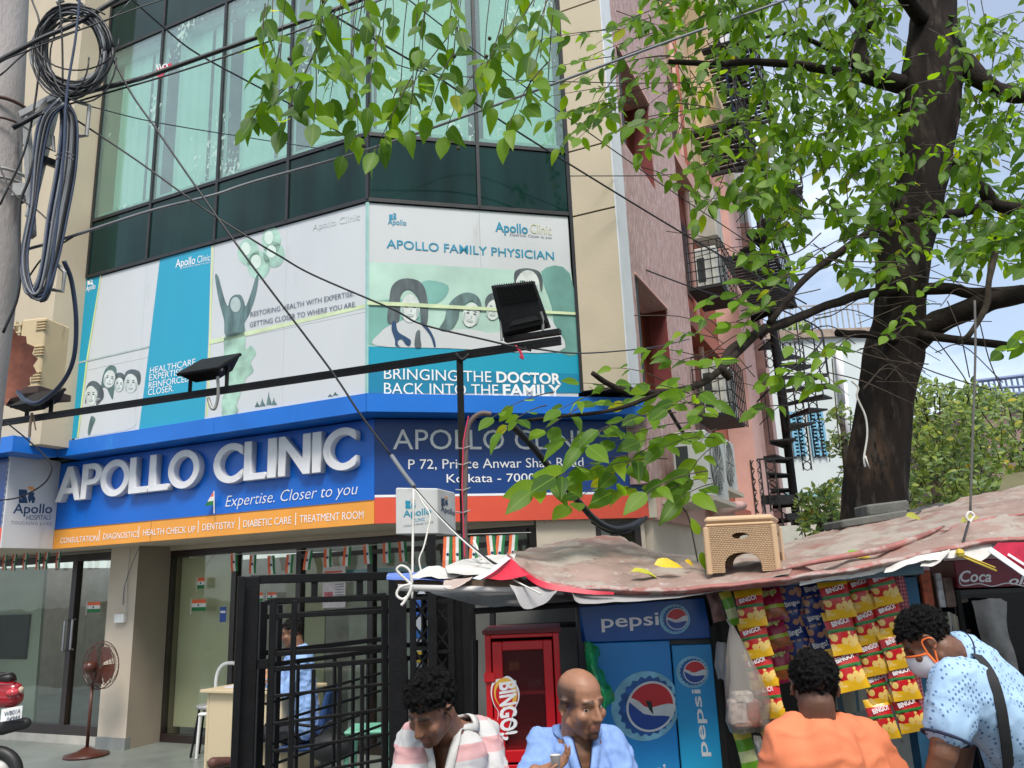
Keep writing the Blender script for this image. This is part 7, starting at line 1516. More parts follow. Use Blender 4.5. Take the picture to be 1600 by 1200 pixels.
b = MB(); p = nb + Vector((.012, -.146, -.130)); b.bar(p, p + Vector((.004, -.045, -.20)), .026, .006, up=(0, -1, 0)); obj('placket', b, pm('pale_blue_placket', (.34, .42, .58), .85), t)
b = MB(); b.ball(p + Vector((.0, -.006, .004)), (.006, .003, .006), 8); obj('button', b, M_nav, t)
cp = thing('paper_cup', 'tiny white tea cup held in the bald man\'s fingers', 'cup', PY(866, 1190, 2.84)); b = MB(); b.smooth = True; c = PY(868, 1190, 2.84); b.lathe(c, [(.013, -.02), (.018, .020), (.019, .021), (.017, .019)], 18); obj('cup_wall', b, pm('white_cup', (.60, .57, .55), .5), cp)
seated_lower(t, hip + Vector((0, -.02, -.03)), (.1, -1), pm('black_trousers', (.02, .02, .024), .85))

# -- 3: man in an orange T-shirt seen from behind
t = thing('person', 'man in a plain orange T-shirt seen from behind, short curly black hair', 'person', (PY(1280, 1150, 3.15).x, 3.15, 0))
H = headM(PY(1272, 1076, 3.10), 172, 8, 3, .94); nb = PY(1275, 1124, 3.10); shl, shr = PY(1228, 1160, 3.08), PY(1350, 1160, 3.14); hip = Vector((PY(1300, 1150, 3.15).x, 3.12, .56))
b = MB(); head_prims(b, H); nk = H @ Vector((0, -.03, -.05)); capsule(b, nk, nb + Vector((0, 0, -.05)), .060, .068); capsule(b, shl, shr, .055, .055); capsule(b, nb + Vector((0, .02, -.08)), hip, .10, .12)
eL, eR = PY(1205, 1300, 3.1), PY(1412, 1250, 3.2); wL, wR = PY(1215, 1330, 3.45), PY(1395, 1300, 3.5)
for s_, e_, w_ in ((shl, eL, wL), (shr, eR, wR)): capsule(b, s_, e_, .050, .042); capsule(b, e_, w_, .04, .028)
finger_hand(b, wL, (.2, 1, -.1), (0, .1, -1), 1); finger_hand(b, wR, (-.2, 1, -.1), (0, .1, -1), -1)
body(t, b, skinfn(H, (.13, .06, .038))); hair(t, H, 9, .0055, -.028, .075, 1300, 7000, .004)
b = MB(); capsule(b, shl, shr, .078, .080)
for s_, h_ in ((shl, hip + Vector((-.12, 0, 0))), (shr, hip + Vector((.14, 0, 0)))): capsule(b, s_ + Vector((.03 if s_ is shl else -.04, 0, -.05)), h_, .115, .14)
capsule(b, nb + Vector((0, -.02, -.10)), hip + Vector((0, -.04, .05)), .125, .145); capsule(b, nb + Vector((0, 0, -.058)), nb.lerp(shr, .6) + Vector((0, 0, .0)), .062, .070); capsule(b, nb + Vector((0, 0, -.058)), nb.lerp(shl, .6), .062, .070)
for s_, e_ in ((shl, eL), (shr, eR)): capsule(b, s_, s_.lerp(e_, .62), .082, .082)
cloth(t, 'tshirt', b, pm('orange_jersey', (.66, .19, .085), .85, var=.05, scale=5, bump=.1, bscale=200), .011, 10, lambda p: (p - nb).z > -.040 and (p - nb).xy.length < .064, .007, 5, 5)
b = ringtube([nb + Vector((.063 * math.cos(a), .060 * math.sin(a), -.032 - .010 * math.sin(a))) for a in [2 * math.pi * i / 28 for i in range(29)]], .0065); obj('neckband', b, pm('orange_rib', (.74, .20, .085), .9), t)
seated_lower(t, hip + Vector((0, .02, -.03)), (0, 1), pm('brown_trousers', (.07, .05, .04), .85))
bench(hip.x - .22, hip.x + .22, 3.12, .44, 'short wooden bench under the man in orange')

# -- 4: man in a patterned light blue polo bending to the packets
t = thing('person', 'bending man in light blue patterned polo, orange edged face mask and black shoulder strap', 'person', (PY(1600, 1200, 3.2).x, 3.2, 0))
H = headM(PY(1449, 1006, 3.15), -112, 36, 4, .93); nb = PY(1494, 1024, 3.18)
shN, shF = PY(1492, 1066, 3.02), PY(1520, 1042, 3.42); hip = Vector((PY(1640, 1240, 3.25).x, 3.25, .88))
b = MB(); head_prims(b, H); nk = H @ Vector((0, -.03, -.05)); capsule(b, nk, nb + Vector((.02, 0, -.02)), .060, .068); capsule(b, shN, shF, .055, .055); capsule(b, nb + Vector((.05, 0, -.05)), hip, .10, .12)
eN, wN = PY(1474, 1178, 2.98), PY(1440, 1290, 3.05); eF, wF_ = PY(1500, 1190, 3.5), PY(1470, 1260, 3.6)
for s_, e_, w_ in ((shN, eN, wN), (shF, eF, wF_)): capsule(b, s_, e_, .056, .046); capsule(b, e_, w_, .044, .030)
finger_hand(b, wN, (-.4, .2, -1), (-.8, .3, .1), 1); finger_hand(b, wF_, (-.4, .2, -1), (-.8, .3, .1), -1)
body(t, b, skinfn(H, (.15, .066, .038), beard=.2)); hair(t, H, 13, .0055, -.012, .085, 1300, 7000, .004)
b = MB(); capsule(b, shN, shF, .078, .070); capsule(b, nb + Vector((.05, .0, -.06)), hip, .105, .155); capsule(b, shN + Vector((.06, .03, -.03)), hip + Vector((0, -.10, 0)), .11, .15); capsule(b, shF + Vector((.04, 0, -.03)), hip + Vector((0, .10, 0)), .10, .15)
capsule(b, nb.lerp(hip, .12) + Vector((0, 0, .03)), nb.lerp(hip, .45) + Vector((0, 0, .06)), .10, .12); capsule(b, hip, hip + Vector((0.02, 0, -.12)), .17, .165)
capsule(b, shN, shN.lerp(eN, .60), .084, .080); capsule(b, shF, shF.lerp(eF, .6), .078, .078)
ndir = (H.translation - nb).normalized()
def cut4(p): q = p - nb; return q.dot(ndir) > .018 and (q - ndir * q.dot(ndir)).length < .075
def dashes():
    m = pm('light_blue_dashed_cotton', (.34, .50, .70), .85, var=.05, scale=6, bump=.1, bscale=200); nt = m.node_tree; L = nt.links.new; bs = nt.nodes['Principled BSDF']; tc = _n(nt, 'ShaderNodeTexCoord'); mp = _n(nt, 'ShaderNodeMapping'); mp.inputs['Scale'].default_value = (72, 30, 52); mp.inputs['Rotation'].default_value = (0, .5, 0); L(tc.outputs['Object'], mp.inputs[0])
    vo = _n(nt, 'ShaderNodeTexVoronoi'); vo.inputs['Scale'].default_value = 1; vo.inputs['Randomness'].default_value = .35; L(mp.outputs[0], vo.inputs[0]); lt = _n(nt, 'ShaderNodeMath', operation='LESS_THAN'); lt.inputs[1].default_value = .27; L(vo.outputs['Distance'], lt.inputs[0])
    src = bs.inputs['Base Color'].links[0].from_socket; mx = _n(nt, 'ShaderNodeMix', data_type='RGBA'); L(lt.outputs[0], mx.inputs[0]); L(src, mx.inputs[6]); mx.inputs[7].default_value = (.09, .17, .33, 1); L(mx.outputs[2], bs.inputs['Base Color']); return m
pol = cloth(t, 'polo_shirt', b, dashes(), .011, 7, cut4, .005, 7, 7)
u_ = ndir.orthogonal().normalized(); v_ = ndir.cross(u_); c = nb + ndir * .016
P = [c + (u_ * math.cos(a) + v_ * math.sin(a)) * .073 for a in [2 * math.pi * i / 30 for i in range(31)]]
bb = MB(); bb.smooth = True; vs = []
for p in P: o_ = (p - c).normalized(); vs += [p - o_ * .010 + ndir * .022, p + o_ * .004 + ndir * .018, p + o_ * .018 - ndir * .012]
bb.add(vs, [(3 * i + k, 3 * i + k + 1, 3 * i + 4 + k, 3 * i + 3 + k) for i in range(30) for k in (0, 1)]); obj('collar', bb, MATS['light_blue_dashed_cotton'], t)
obj('collar_edge', ringtube([p + (p - c).normalized() * .0175 - ndir * .012 for p in P], .0035), M_nav, t)
ax = (eN - shN).normalized(); ce = shN.lerp(eN, .60) + ax * .045; u_ = ax.orthogonal().normalized(); v_ = ax.cross(u_)
obj('sleeve_edge', ringtube([ce + (u_ * math.cos(a) + v_ * math.sin(a)) * .076 for a in [2 * math.pi * i / 26 for i in range(27)]], .0055), M_nav, t)
# shoulder strap
from mathutils.bvhtree import BVHTree
bv = BVHTree.FromPolygons([v.co + worldloc(pol) for v in pol.data.vertices], [tuple(q.vertices) for q in pol.data.polygons]); P = []
for (u, v) in ((1526, 1022), (1540, 1038), (1552, 1060), (1560, 1085), (1566, 1112), (1570, 1140), (1574, 1170), (1577, 1205), (1579, 1240)):
    h_ = bv.ray_cast(CP, ray(u, v).normalized())[0]
    if h_ is not None: P.append(h_ - ray(u, v).normalized() * .012)
S_ = spl(P, 4); bb = MB(); vs = []
for p in S_: vs += [p + Vector((-.018, -.0, .004)), p + Vector((.018, 0.0, -.004)), p + Vector((.018, .006, -.004)), p + Vector((-.018, .006, .004))]
bb.add(vs, [(4 * i + k, 4 * i + (k + 1) % 4, 4 * i + 4 + (k + 1) % 4, 4 * i + 4 + k) for i in range(len(S_) - 1) for k in range(4)])
tag(obj('shoulder_strap', bb, pm('black_webbing', (.015, .015, .016), .8), at=S_[0]), 'black bag strap running down the back of the light blue polo', 'strap')
# face mask: shaped cup over nose and mouth with orange piping and ear loops
mk = thing('face_mask', 'white cloth face mask with bright orange edging on the bending man', 'face mask', H @ Vector((0, .1, -.05)))
bm_ = MB(); bm_.smooth = True; vs = []; NU, NV = 14, 8
for j in range(NV + 1):
    tz = j / NV
    for i in range(NU + 1):
        a = math.radians(-78 + 156 * i / NU); zz = .010 - tz * .115; e = math.sin(math.pi * min(1, tz * .9 + .1)); r = .078 + .030 * e * math.cos(a) ** 2 - .022 * max(0, tz - .75) * 4 * .5
        k = abs(math.sin(a)); zz2 = zz * (1 - .45 * k * k) - .028 * k * k; vs.append(H @ Vector((math.sin(a) * .074, .012 + math.cos(a) * r, zz2)))
bm_.add(vs, [(j * (NU + 1) + i, j * (NU + 1) + i + 1, (j + 1) * (NU + 1) + i + 1, (j + 1) * (NU + 1) + i) for j in range(NV) for i in range(NU)]); obj('mask_cloth', bm_, pm('white_mask_cloth', (.62, .63, .66), .8), mk)
M_or = pm('orange_piping', (.82, .16, .03), .7)
idx = [i for i in range(NU + 1)] + [j * (NU + 1) + NU for j in range(1, NV + 1)] + [NV * (NU + 1) + i for i in range(NU - 1, -1, -1)] + [j * (NU + 1) for j in range(NV - 1, -1, -1)]
obj('mask_edge', ringtube([vs[i] for i in idx], .0045, 6), M_or, mk)
for s in (-1, 1):
    e0, e1 = vs[(NU if s > 0 else 0) + (NU + 1)], vs[(NU if s > 0 else 0) + (NU + 1) * (NV - 1)]
    obj('ear_loop', ringtube(spl([e0, H @ Vector((s * .083, .015, .020)), H @ Vector((s * .087, -.018, .016)), H @ Vector((s * .087, -.022, -.010)), H @ Vector((s * .082, .0, -.030)), e1], 4), .0032, 6), M_or, mk)
q0 = H @ Vector((-.060, .075, -.045)); b = MB(); b.ball(q0, (.012, .012, .018), 8)
b = MB(); 
for leg in (-1, 1):
    h_ = hip + Vector((.02, leg * .09, -.1)); k_ = Vector((h_.x - .05, h_.y, .47)); a_ = Vector((h_.x + .02, h_.y, .08)); capsule(b, h_, k_, .10, .07); capsule(b, k_, a_, .066, .05)
cloth(t, 'trousers', b, pm('navy_trousers', (.02, .025, .05), .85), .014, 6)
b = MB()
for leg in (-1, 1): capsule(b, Vector((hip.x + .06, hip.y + leg * .09, .04)), Vector((hip.x - .14, hip.y + leg * .09, .035)), .04, .035)
cloth(t, 'shoes', b, pm('dark_shoes', (.02, .02, .02), .5), .01, 3, amp=0)

# -- 5: attendant at the desk behind the gate
YD = 8.1
t = thing('person', 'attendant in a pale blue shirt sitting at the desk behind the black gate', 'person', (PY(458, 1100, YD).x, YD, 0))
H = headM(PY(456, 990, YD), -80, 12, 0, 1.0); nb = PY(466, 1008, YD + .02); shN, shF = PY(474, 1032, YD - .17), PY(460, 1026, YD + .18); hip = PY(476, 1134, YD)
b = MB(); head_prims(b, H); capsule(b, H @ Vector((0, -.03, -.05)), nb + Vector((0, 0, -.04)), .058, .064); capsule(b, shN, shF, .05, .05); capsule(b, nb + Vector((0, 0, -.06)), hip, .09, .11)
eN, wN = PY(448, 1082, YD - .22), PY(414, 1066, YD - .1); eF, wF_ = PY(436, 1078, YD + .2), PY(408, 1064, YD + .1)
for s_, e_, w_ in ((shN, eN, wN), (shF, eF, wF_)): capsule(b, s_, e_, .05, .04); capsule(b, e_, w_, .038, .026)
finger_hand(b, wN, (-1, .1, -.1), (0, 0, -1), 1); finger_hand(b, wF_, (-1, 0, -.1), (0, 0, -1), -1)
body(t, b, skinfn(H, (.20, .095, .055)), .008, 2); hair(t, H, 17, .006, -.006, .085, 400, 1500, .003)
b = MB(); capsule(b, shN, shF, .066, .066); capsule(b, nb + Vector((.02, 0, -.10)), hip, .12, .15); capsule(b, shN + Vector((0, .04, -.04)), hip + Vector((0, -.08, 0)), .09, .12); capsule(b, shF + Vector((0, -.04, -.04)), hip + Vector((0, .08, 0)), .09, .12)
for s_, e_, w_ in ((shN, eN, wN), (shF, eF, wF_)): capsule(b, s_, e_, .066, .054); capsule(b, e_, e_.lerp(w_, .75), .052, .042)
cloth(t, 'shirt', b, pm('sky_blue_shirt', (.27, .42, .74), .85, var=.05), .012, 5, lambda p: (p - nb).z > -.02 and (p - nb).xy.length < .06, .008, 8, 9)
seated_lower(t, hip + Vector((-.02, 0, -.04)), (-1, .0), pm('black_trousers', (.02, .02, .024), .85))
ch = thing('office_chair', 'dark blue low backed chair under the attendant behind the gate', 'chair', (hip.x, YD, 0)); M_chb = pm('navy_plastic', (.015, .05, .16), .5)
b = MB(); b.smooth = True; b.box((hip.x - .22, YD - .22, hip.z - .19), (hip.x + .2, YD + .22, hip.z - .14)); obj('seat', b, M_chb, ch, bevel=.02, smooth=False)
b = MB(); b.hexa([Vector((hip.x + .15, YD - .23, hip.z - .05)), Vector((hip.x + .22, YD - .23, hip.z - .05)), Vector((hip.x + .22, YD + .23, hip.z - .05)), Vector((hip.x + .15, YD + .23, hip.z - .05)), Vector((hip.x + .24, YD - .23, hip.z + .32)), Vector((hip.x + .28, YD - .23, hip.z + .32)), Vector((hip.x + .28, YD + .23, hip.z + .32)), Vector((hip.x + .24, YD + .23, hip.z + .32))]); obj('backrest', b, M_chb, ch, bevel=.02)
for sx in (-.18, .2):
    for sy in (-.2, .2): b = MB(); b.tube([(hip.x + sx, YD + sy, hip.z - .18), (hip.x + sx * 1.15, YD + sy, .01)], .012, 6); obj('leg', b, M_blk, ch)
for sy in (-.25, .25): b = MB(); b.smooth = True; b.tube(spl([Vector((hip.x + .2, YD + sy, hip.z + .02)), Vector((hip.x - .1, YD + sy, hip.z + .06)), Vector((hip.x - .2, YD + sy, hip.z)), Vector((hip.x - .18, YD + sy, hip.z - .15))], 4), .014, 6); obj('armrest', b, M_blk, ch)
# ================================================================== TREES AND FAR BACKGROUND
M_bark = pm('dark_bark', (.017, .012, .010), .9, var=.5, scale=7, streak=4, bump=1., bscale=22, dirt=[((.075, .045, .028), 1.9, .56, 3), ((.045, .036, .030), 12, .55, 4), ((.006, .005, .005), 16, .58, 5)], spec=.2)
M_limb = pm('limb_bark', (.022, .016, .013), .9, var=.4, scale=9, bump=.8, bscale=60, spec=.2)
M_twig = pm('twig_bark', (.055, .040, .028), .85, var=.4, scale=20)
M_leaf = translucent('tree_leaf', (.062, .145, .007), (.30, .56, .010), .5)
M_bleaf = translucent('bush_leaf', (.17, .26, .08), (.34, .50, .07), .38)
def leaf_mesh(name, droop=.25, fold=.18, wid=.52, mat=None, nl=6):
    vs, fs, uv = [], [], []
    for j in range(nl + 1):
        t = j / nl; w_ = wid / 2 * (math.sin(math.pi * (t ** .78)) ** .85 if 0 < t < 1 else 0) * (1 - .18 * t); z = -droop * t * t
        for i, sx in enumerate((-1, 0, 1)):
            vs.append(Vector((sx * w_, t, z + abs(sx) * w_ * fold + .012 * math.sin(t * 17) * abs(sx)))); uv.append((.5 + sx * w_ / wid, t))
    for j in range(nl):
        for i in (0, 1): fs.append((j * 3 + i, j * 3 + i + 1, j * 3 + 4 + i, j * 3 + 3 + i))
    me = bpy.data.meshes.new(name); me.from_pydata(vs, [], fs); ul = me.uv_layers.new(name='UVMap')
    for l in me.loops: ul.data[l.index].uv = uv[l.vertex_index]
    me.polygons.foreach_set('use_smooth', [True] * len(me.polygons))
    if mat: me.materials.append(mat)
    return me, vs, fs, uv
LV = [leaf_mesh('leaf', d, f, w_, M_leaf) for d, f, w_ in ((.22, .16, .54), (.05, .10, .60), (.42, .30, .48), (-.14, .34, .56))]
def leafM(p, d, n, s):
    y = d.normalized(); x = y.cross(n)
    if x.length < .1: x = y.cross(Vector((1, .2, .1)))
    x.normalize(); z = x.cross(y); return Matrix(((x.x * s, y.x * s, z.x * s, p.x), (x.y * s, y.y * s, z.y * s, p.y), (x.z * s, y.z * s, z.z * s, p.z), (0, 0, 0, 1)))
def build_leaves(par, L, nind, name='foliage', mat=M_leaf, cover=None):
    """the nind largest in view become leaf objects, the rest one stuff mesh"""
    def size(M): u, v, dz = pxs(M.translation); return (M.to_scale().x / max(dz, .1)) * (1 if -40 < u < 1640 and -60 < v < 1230 and dz > 0 else .01)
    L.sort(key=lambda q: -size(q[0])); base = worldloc(par)
    for M, k in L[:nind]:
        o = mesh_obj('leaf', LV[k][0], par); o.matrix_local = Matrix.Translation(-base) @ M
    rest = L[nind:]
    if not rest: return
    V, Fc, U, T = [], [], [], []; rr = random.Random(5)
    for M, k in rest:
        _, vs, fs, uv = LV[k]; o = len(V); t = rr.random(); V += [M @ v - base for v in vs]; T += [t] * len(vs); Fc += [[i + o for i in f] for f in fs]; U += uv
    me = bpy.data.meshes.new(name); me.from_pydata(V, [], Fc); ul = me.uv_layers.new(name='UVMap'); li = np.empty(len(me.loops), dtype=np.int32); me.loops.foreach_get('vertex_index', li)
    ul.data.foreach_set('uv', np.array(U, dtype=np.float32)[li].ravel()); at = me.attributes.new('tone', 'FLOAT', 'POINT'); at.data.foreach_set('value', np.array(T, dtype=np.float32))
    me.materials.append(mat); me.polygons.foreach_set('use_smooth', [True] * len(me.polygons)); tag(mesh_obj(name, me, par), kind='stuff')
rt = random.Random(21); LEAVES = []; TW = MB(); TW.smooth = True
def rv(a=1.): return Vector((rt.uniform(-a, a), rt.uniform(-a, a), rt.uniform(-a, a)))
FACE = Vector((0, -1.1, -.35)); SZ = 1.18
def spray(p0, p1, n, size, droop=.35, sag=.08, start=.25, jit=.5, r=.0045, up=Vector((0, 0, 1)), tip=True, L=LEAVES, tw=TW):
    p0, p1 = Vector(p0), Vector(p1); d = p1 - p0; mid = p0 + d * .5 + Vector((0, 0, sag * d.length)) + rv(.06 * d.length)
    P = [p0 * (1 - t) ** 2 + mid * 2 * t * (1 - t) + p1 * t * t for t in [i / 6 for i in range(7)]]; tw.tube(P, [r * (1 - .1 * i) for i in range(7)], 5, cap=False)
    for i in range(n):
        t = start + (1 - start) * (i + rt.random() * .4) / n; p = p0 * (1 - t) ** 2 + mid * 2 * t * (1 - t) + p1 * t * t; T = ((p1 - mid) * t + (mid - p0) * (1 - t)).normalized()
        s = T.cross(up).normalized() if abs(T.dot(up)) < .95 else Vector((math.cos(i * 2.4), math.sin(i * 2.4), 0)); s = s * (1 if i % 2 else -1)
        if abs(T.z) > .6: a = i * 2.4 + rt.random(); s = Vector((math.cos(a), math.sin(a), 0))
        dd = (T * .45 + s * .85 + Vector((0, 0, -droop)) + rv(jit)).normalized(); nn = (up + FACE + rv(.6)).normalized(); sz = size * SZ * rt.uniform(.6, 1.15)
        st = p + dd * sz * .15; L.append((leafM(st, dd, nn, sz), rt.randrange(4)))
    if tip: dd = ((p1 - mid).normalized() + Vector((0, 0, -droop * .5))).normalized(); L.append((leafM(p1, dd, (up + FACE + rv(.4)).normalized(), size * SZ), rt.randrange(4)))
tree = thing('broadleaf_tree', 'large dark trunked broadleaf tree rising behind the kiosk, its leafy branches crossing the picture', 'tree', PY(1372, 820, 6.1))
YT = 6.1
cl = [(1368, 1190, 62), (1364, 900, 50), (1366, 800, 47), (1369, 740, 44), (1375, 690, 43), (1382, 640, 42), (1390, 590, 43), (1398, 545, 44), (1404, 500, 39), (1408, 450, 40), (1412, 400, 41), (1424, 350, 42), (1440, 290, 40), (1448, 220, 42), (1452, 160, 48), (1456, 100, 47), (1458, 40, 38), (1462, -20, 35), (1470, -120, 32)]
P = spl([PY(u, v, YT) for u, v, r in cl], 6); R = [q.x for q in spl([Vector((r / 1258 * YT, 0, 0)) for u, v, r in cl], 6)]
b = MB(); b.smooth = True; n = 40; b.tube(P, R, n)
for i, v in enumerate(b.v):
    ring = min(i // n, len(P) - 1); c = P[ring]; o_ = v - c; a = math.atan2(o_.y, o_.x)
    q = Vector((math.cos(a) * 3.2, math.sin(a) * 3.2, c.z * 1.1)); d = .10 * noise.noise(q) + .05 * noise.noise(q * 3) - .055 * abs(noise.noise(Vector((math.cos(a) * 9, math.sin(a) * 9, c.z * 2.2)))) + .16 * max(0, noise.noise(Vector((math.cos(a) * 1.5 + 7, math.sin(a) * 1.5, c.z * 2.6))) - .25); b.v[i] = c + o_ * (1 + d * 1.35)
obj('trunk', b, M_bark, tree)
def limb(pts, r0, r1, m=M_limb, name='limb'):
    P = spl([PY(u, v, Y) for u, v, Y in pts], 6); N = len(P); P = [p + Vector((noise.noise(p * 3), noise.noise(p * 3 + Vector((5, 5, 5))), noise.noise(p * 3 + Vector((9, 1, 4))))) * r0 * .35 for p in P]
    b = MB(); b.smooth = True; b.tube(P, [(r0 + (r1 - r0) * i / (N - 1)) * (1 + .2 * noise.noise(P[i] * 7)) for i in range(N)], 10); obj(name, b, m, tree)
k = 1 / 1258 * 6
limb([(1395, 545, 6.1), (1440, 525, 6.0), (1470, 502, 5.9), (1520, 480, 5.8), (1560, 465, 5.7), (1640, 450, 5.6)], 22 * k, 13 * k)
limb([(1435, 522, 5.9), (1500, 530, 5.8), (1590, 542, 5.7), (1680, 550, 5.6)], 7 * k, 6 * k)
limb([(1308, 519, 5.7), (1350, 522, 5.8), (1400, 530, 5.9)], 5.5 * k, 7 * k)
limb([(1470, 70, 6.1), (1505, 100, 6.0), (1535, 125, 5.9), (1560, 145, 5.9), (1600, 150, 5.8), (1660, 120, 5.7)], 20 * k, 9 * k)
limb([(1410, 130, 6.1), (1370, 122, 6.0), (1345, 110, 6.0), (1340, 70, 6.0), (1357, 30, 6.0), (1370, -60, 6.1)], 17 * k, 12 * k)
limb([(1365, 122, 6.0), (1330, 116, 5.9), (1262, 104, 5.7), (1200, 98, 5.6), (1130, 100, 5.4), (1047, 97, 5.2)], 10 * k, 4 * k)
limb([(1336, 104, 5.9), (1290, 75, 5.8), (1233, 53, 5.7), (1190, 60, 5.6)], 5 * k, 2.5 * k)
limb([(1357, 50, 6.0), (1350, 25, 5.8), (1330, 0, 5.7), (1310, -30, 5.6)], 6 * k, 4 * k)
limb([(1420, 452, 6.0), (1352, 459, 5.8), (1300, 475, 5.5), (1240, 500, 5.2), (1195, 515, 4.9), (1150, 540, 4.7), (1128, 572, 4.5), (1140, 592, 4.5)], 8 * k, 5 * k)
limb([(1400, 456, 6.0), (1480, 450, 5.9), (1520, 458, 5.8), (1600, 452, 5.7)], 9 * k, 9 * k)
limb([(1488, 250, 6.1), (1515, 268, 6.0), (1540, 300, 5.9), (1560, 322, 5.9), (1640, 332, 5.7)], 13 * k, 9 * k)
limb([(1545, 320, 5.9), (1500, 332, 5.8), (1447, 337, 5.6), (1390, 350, 5.5), (1310, 395, 5.3), (1255, 440, 5.1), (1200, 505, 4.9)], 8 * k, 4 * k)
limb([(1555, 395, 5.6), (1545, 440, 5.6), (1540, 480, 5.6), (1515, 522, 5.6), (1500, 532, 5.7)], 5 * k, 4 * k, M_twig)
limb([(1440, 30, 6.0), (1400, -20, 5.6), (1340, -60, 5.2), (1200, -90, 4.8), (1000, -110, 4.5), (800, -110, 4.2), (600, -90, 4.1), (430, -70, 4.0)], 14 * k, 5 * k)
limb([(1195, 510, 4.85), (1110, 590, 4.4), (1050, 612, 4.2), (985, 612, 4.1), (950, 600, 4.05), (925, 583, 4.0)], 4.5 * k, 2.4 * k)
limb([(1030, 615, 4.15), (960, 640, 4.05), (880, 650, 4.0), (800, 660, 3.95)], 2.6 * k, 1.4 * k)
# A: leaves hanging in front of the upper windows
tops = [(395, 205), (420, 150), (440, 225), (470, 160), (490, 215), (515, 180), (535, 265), (560, 235), (585, 260), (602, 245), (622, 190), (640, 225), (668, 205), (695, 235), (712, 170), (738, 165), (760, 120), (790, 235), (812, 200), (828, 110), (470, 90), (545, 120), (590, 130), (655, 100), (720, 70), (500, 60), (800, 60), (770, 190), (615, 60), (430, 110), (575, 190), (520, 120)]
for (u, v) in tops:
    Y = rt.uniform(3.8, 4.4); x_ = u + rt.uniform(-40, 80); spray(PY(x_, v - 110 - rt.uniform(0, 40), Y + .2), PY(u, v - 22, Y), rt.randint(6, 9), .14, droop=.55, sag=.05, start=.15, jit=.5); TW.tube([PY(x_ + 20, -90, Y + .3), PY(x_ + 5, (v - 150) / 2, Y + .25), PY(x_, v - 110, Y + .2)], .0035, 4, cap=False)
for (u, v) in ((386, 198), (402, 168), (396, 190)): spray(PY(470, 120, 4.1), PY(u, v, 4.0), 4, .115, .5)
# B: sprays left of the cream column top
for (u, v) in ((845, 62), (880, 58), (842, 110), (860, 150), (850, 190), (885, 175), (872, 232), (905, 215), (920, 120), (930, 70), (960, 100), (975, 150), (985, 200), (1000, 240), (1040, 175), (1030, 120), (1060, 150), (1050, 215), (1080, 265), (1110, 235), (935, 160), (990, 60), (1010, 40), (905, 95), (890, 130), (1005, 170), (960, 40), (1085, 60), (1045, 60), (1130, 30), (1100, 110), (955, 210)):
    Y = rt.uniform(4.6, 5.6); spray(PY(u + rt.uniform(60, 150), v - rt.uniform(10, 70), Y + .4), PY(u, v, Y), rt.randint(6, 9), .112, .45)
for (u, v) in ((925, 178), (1000, 245), (1150, 290), (1090, 350)): spray(PY(u + 40, v - 60, 5.0), PY(u, v, 4.9), 5, .10, .5)
# C: main crown round the trunk
def region(n, u0, u1, v0, v1, Y0, Y1, size, ln=70, holes=(), nl=(7, 11), L=LEAVES, tw=TW):
    k = 0
    while k < n:
        u, v, Y = rt.uniform(u0, u1), rt.uniform(v0, v1), rt.uniform(Y0, Y1)
        if any((u - a) ** 2 / c ** 2 + (v - b_) ** 2 / d ** 2 < 1 for a, b_, c, d in holes): continue
        a = rt.uniform(0, 2 * math.pi); q = PY(u, v, Y); spray(PY(u + math.cos(a) * ln, v - abs(math.sin(a)) * ln, Y + rt.uniform(-.2, .4)), q, rt.randint(*nl), size, .55, L=L, tw=tw); k += 1
H_ = ((1235, 22, 50, 18), (1330, 60, 22, 26), (1200, 110, 30, 18), (1215, 170, 22, 24), (1270, 205, 18, 14), (1290, 290, 22, 18), (1250, 330, 24, 16), (1345, 310, 20, 16), (1290, 400, 60, 30), (1590, 20, 60, 30), (1575, 175, 20, 14), (1515, 290, 20, 14), (1380, 240, 12, 14))
region(92, 1150, 1400, -30, 170, 5.0, 7.6, .105, holes=H_)
region(84, 1160, 1400, 160, 330, 5.0, 7.6, .110, holes=H_)
region(30, 1180, 1400, 320, 440, 5.0, 6.8, .105, holes=H_)
region(36, 990, 1180, -60, 60, 4.6, 6.4, .105)
region(52, 1490, 1660, 20, 260, 5.2, 7.6, .105, holes=H_)
region(50, 1490, 1660, 250, 430, 4.8, 7.0, .110, holes=H_)
region(16, 1400, 1520, -40, 420, 6.9, 8.0, .105)
region(12, 1395, 1500, 150, 400, 4.8, 5.4, .085, ln=40, nl=(3, 5))
region(34, 1050, 1230, 110, 330, 5.0, 6.2, .100, nl=(4, 7))
for (u, v) in ((1380, 110), (1400, 150), (1370, 455), (1400, 500), (1440, 455), (1385, 525), (1350, 440), (1580, 350), (1540, 370), (1590, 380), (1500, 400), (1590, 530), (1565, 550), (1600, 420), (1555, 345)): spray(PY(u + 70, v - 25, 4.9), PY(u, v, 4.7), 5, .115 if u > 1480 else .085, .3)
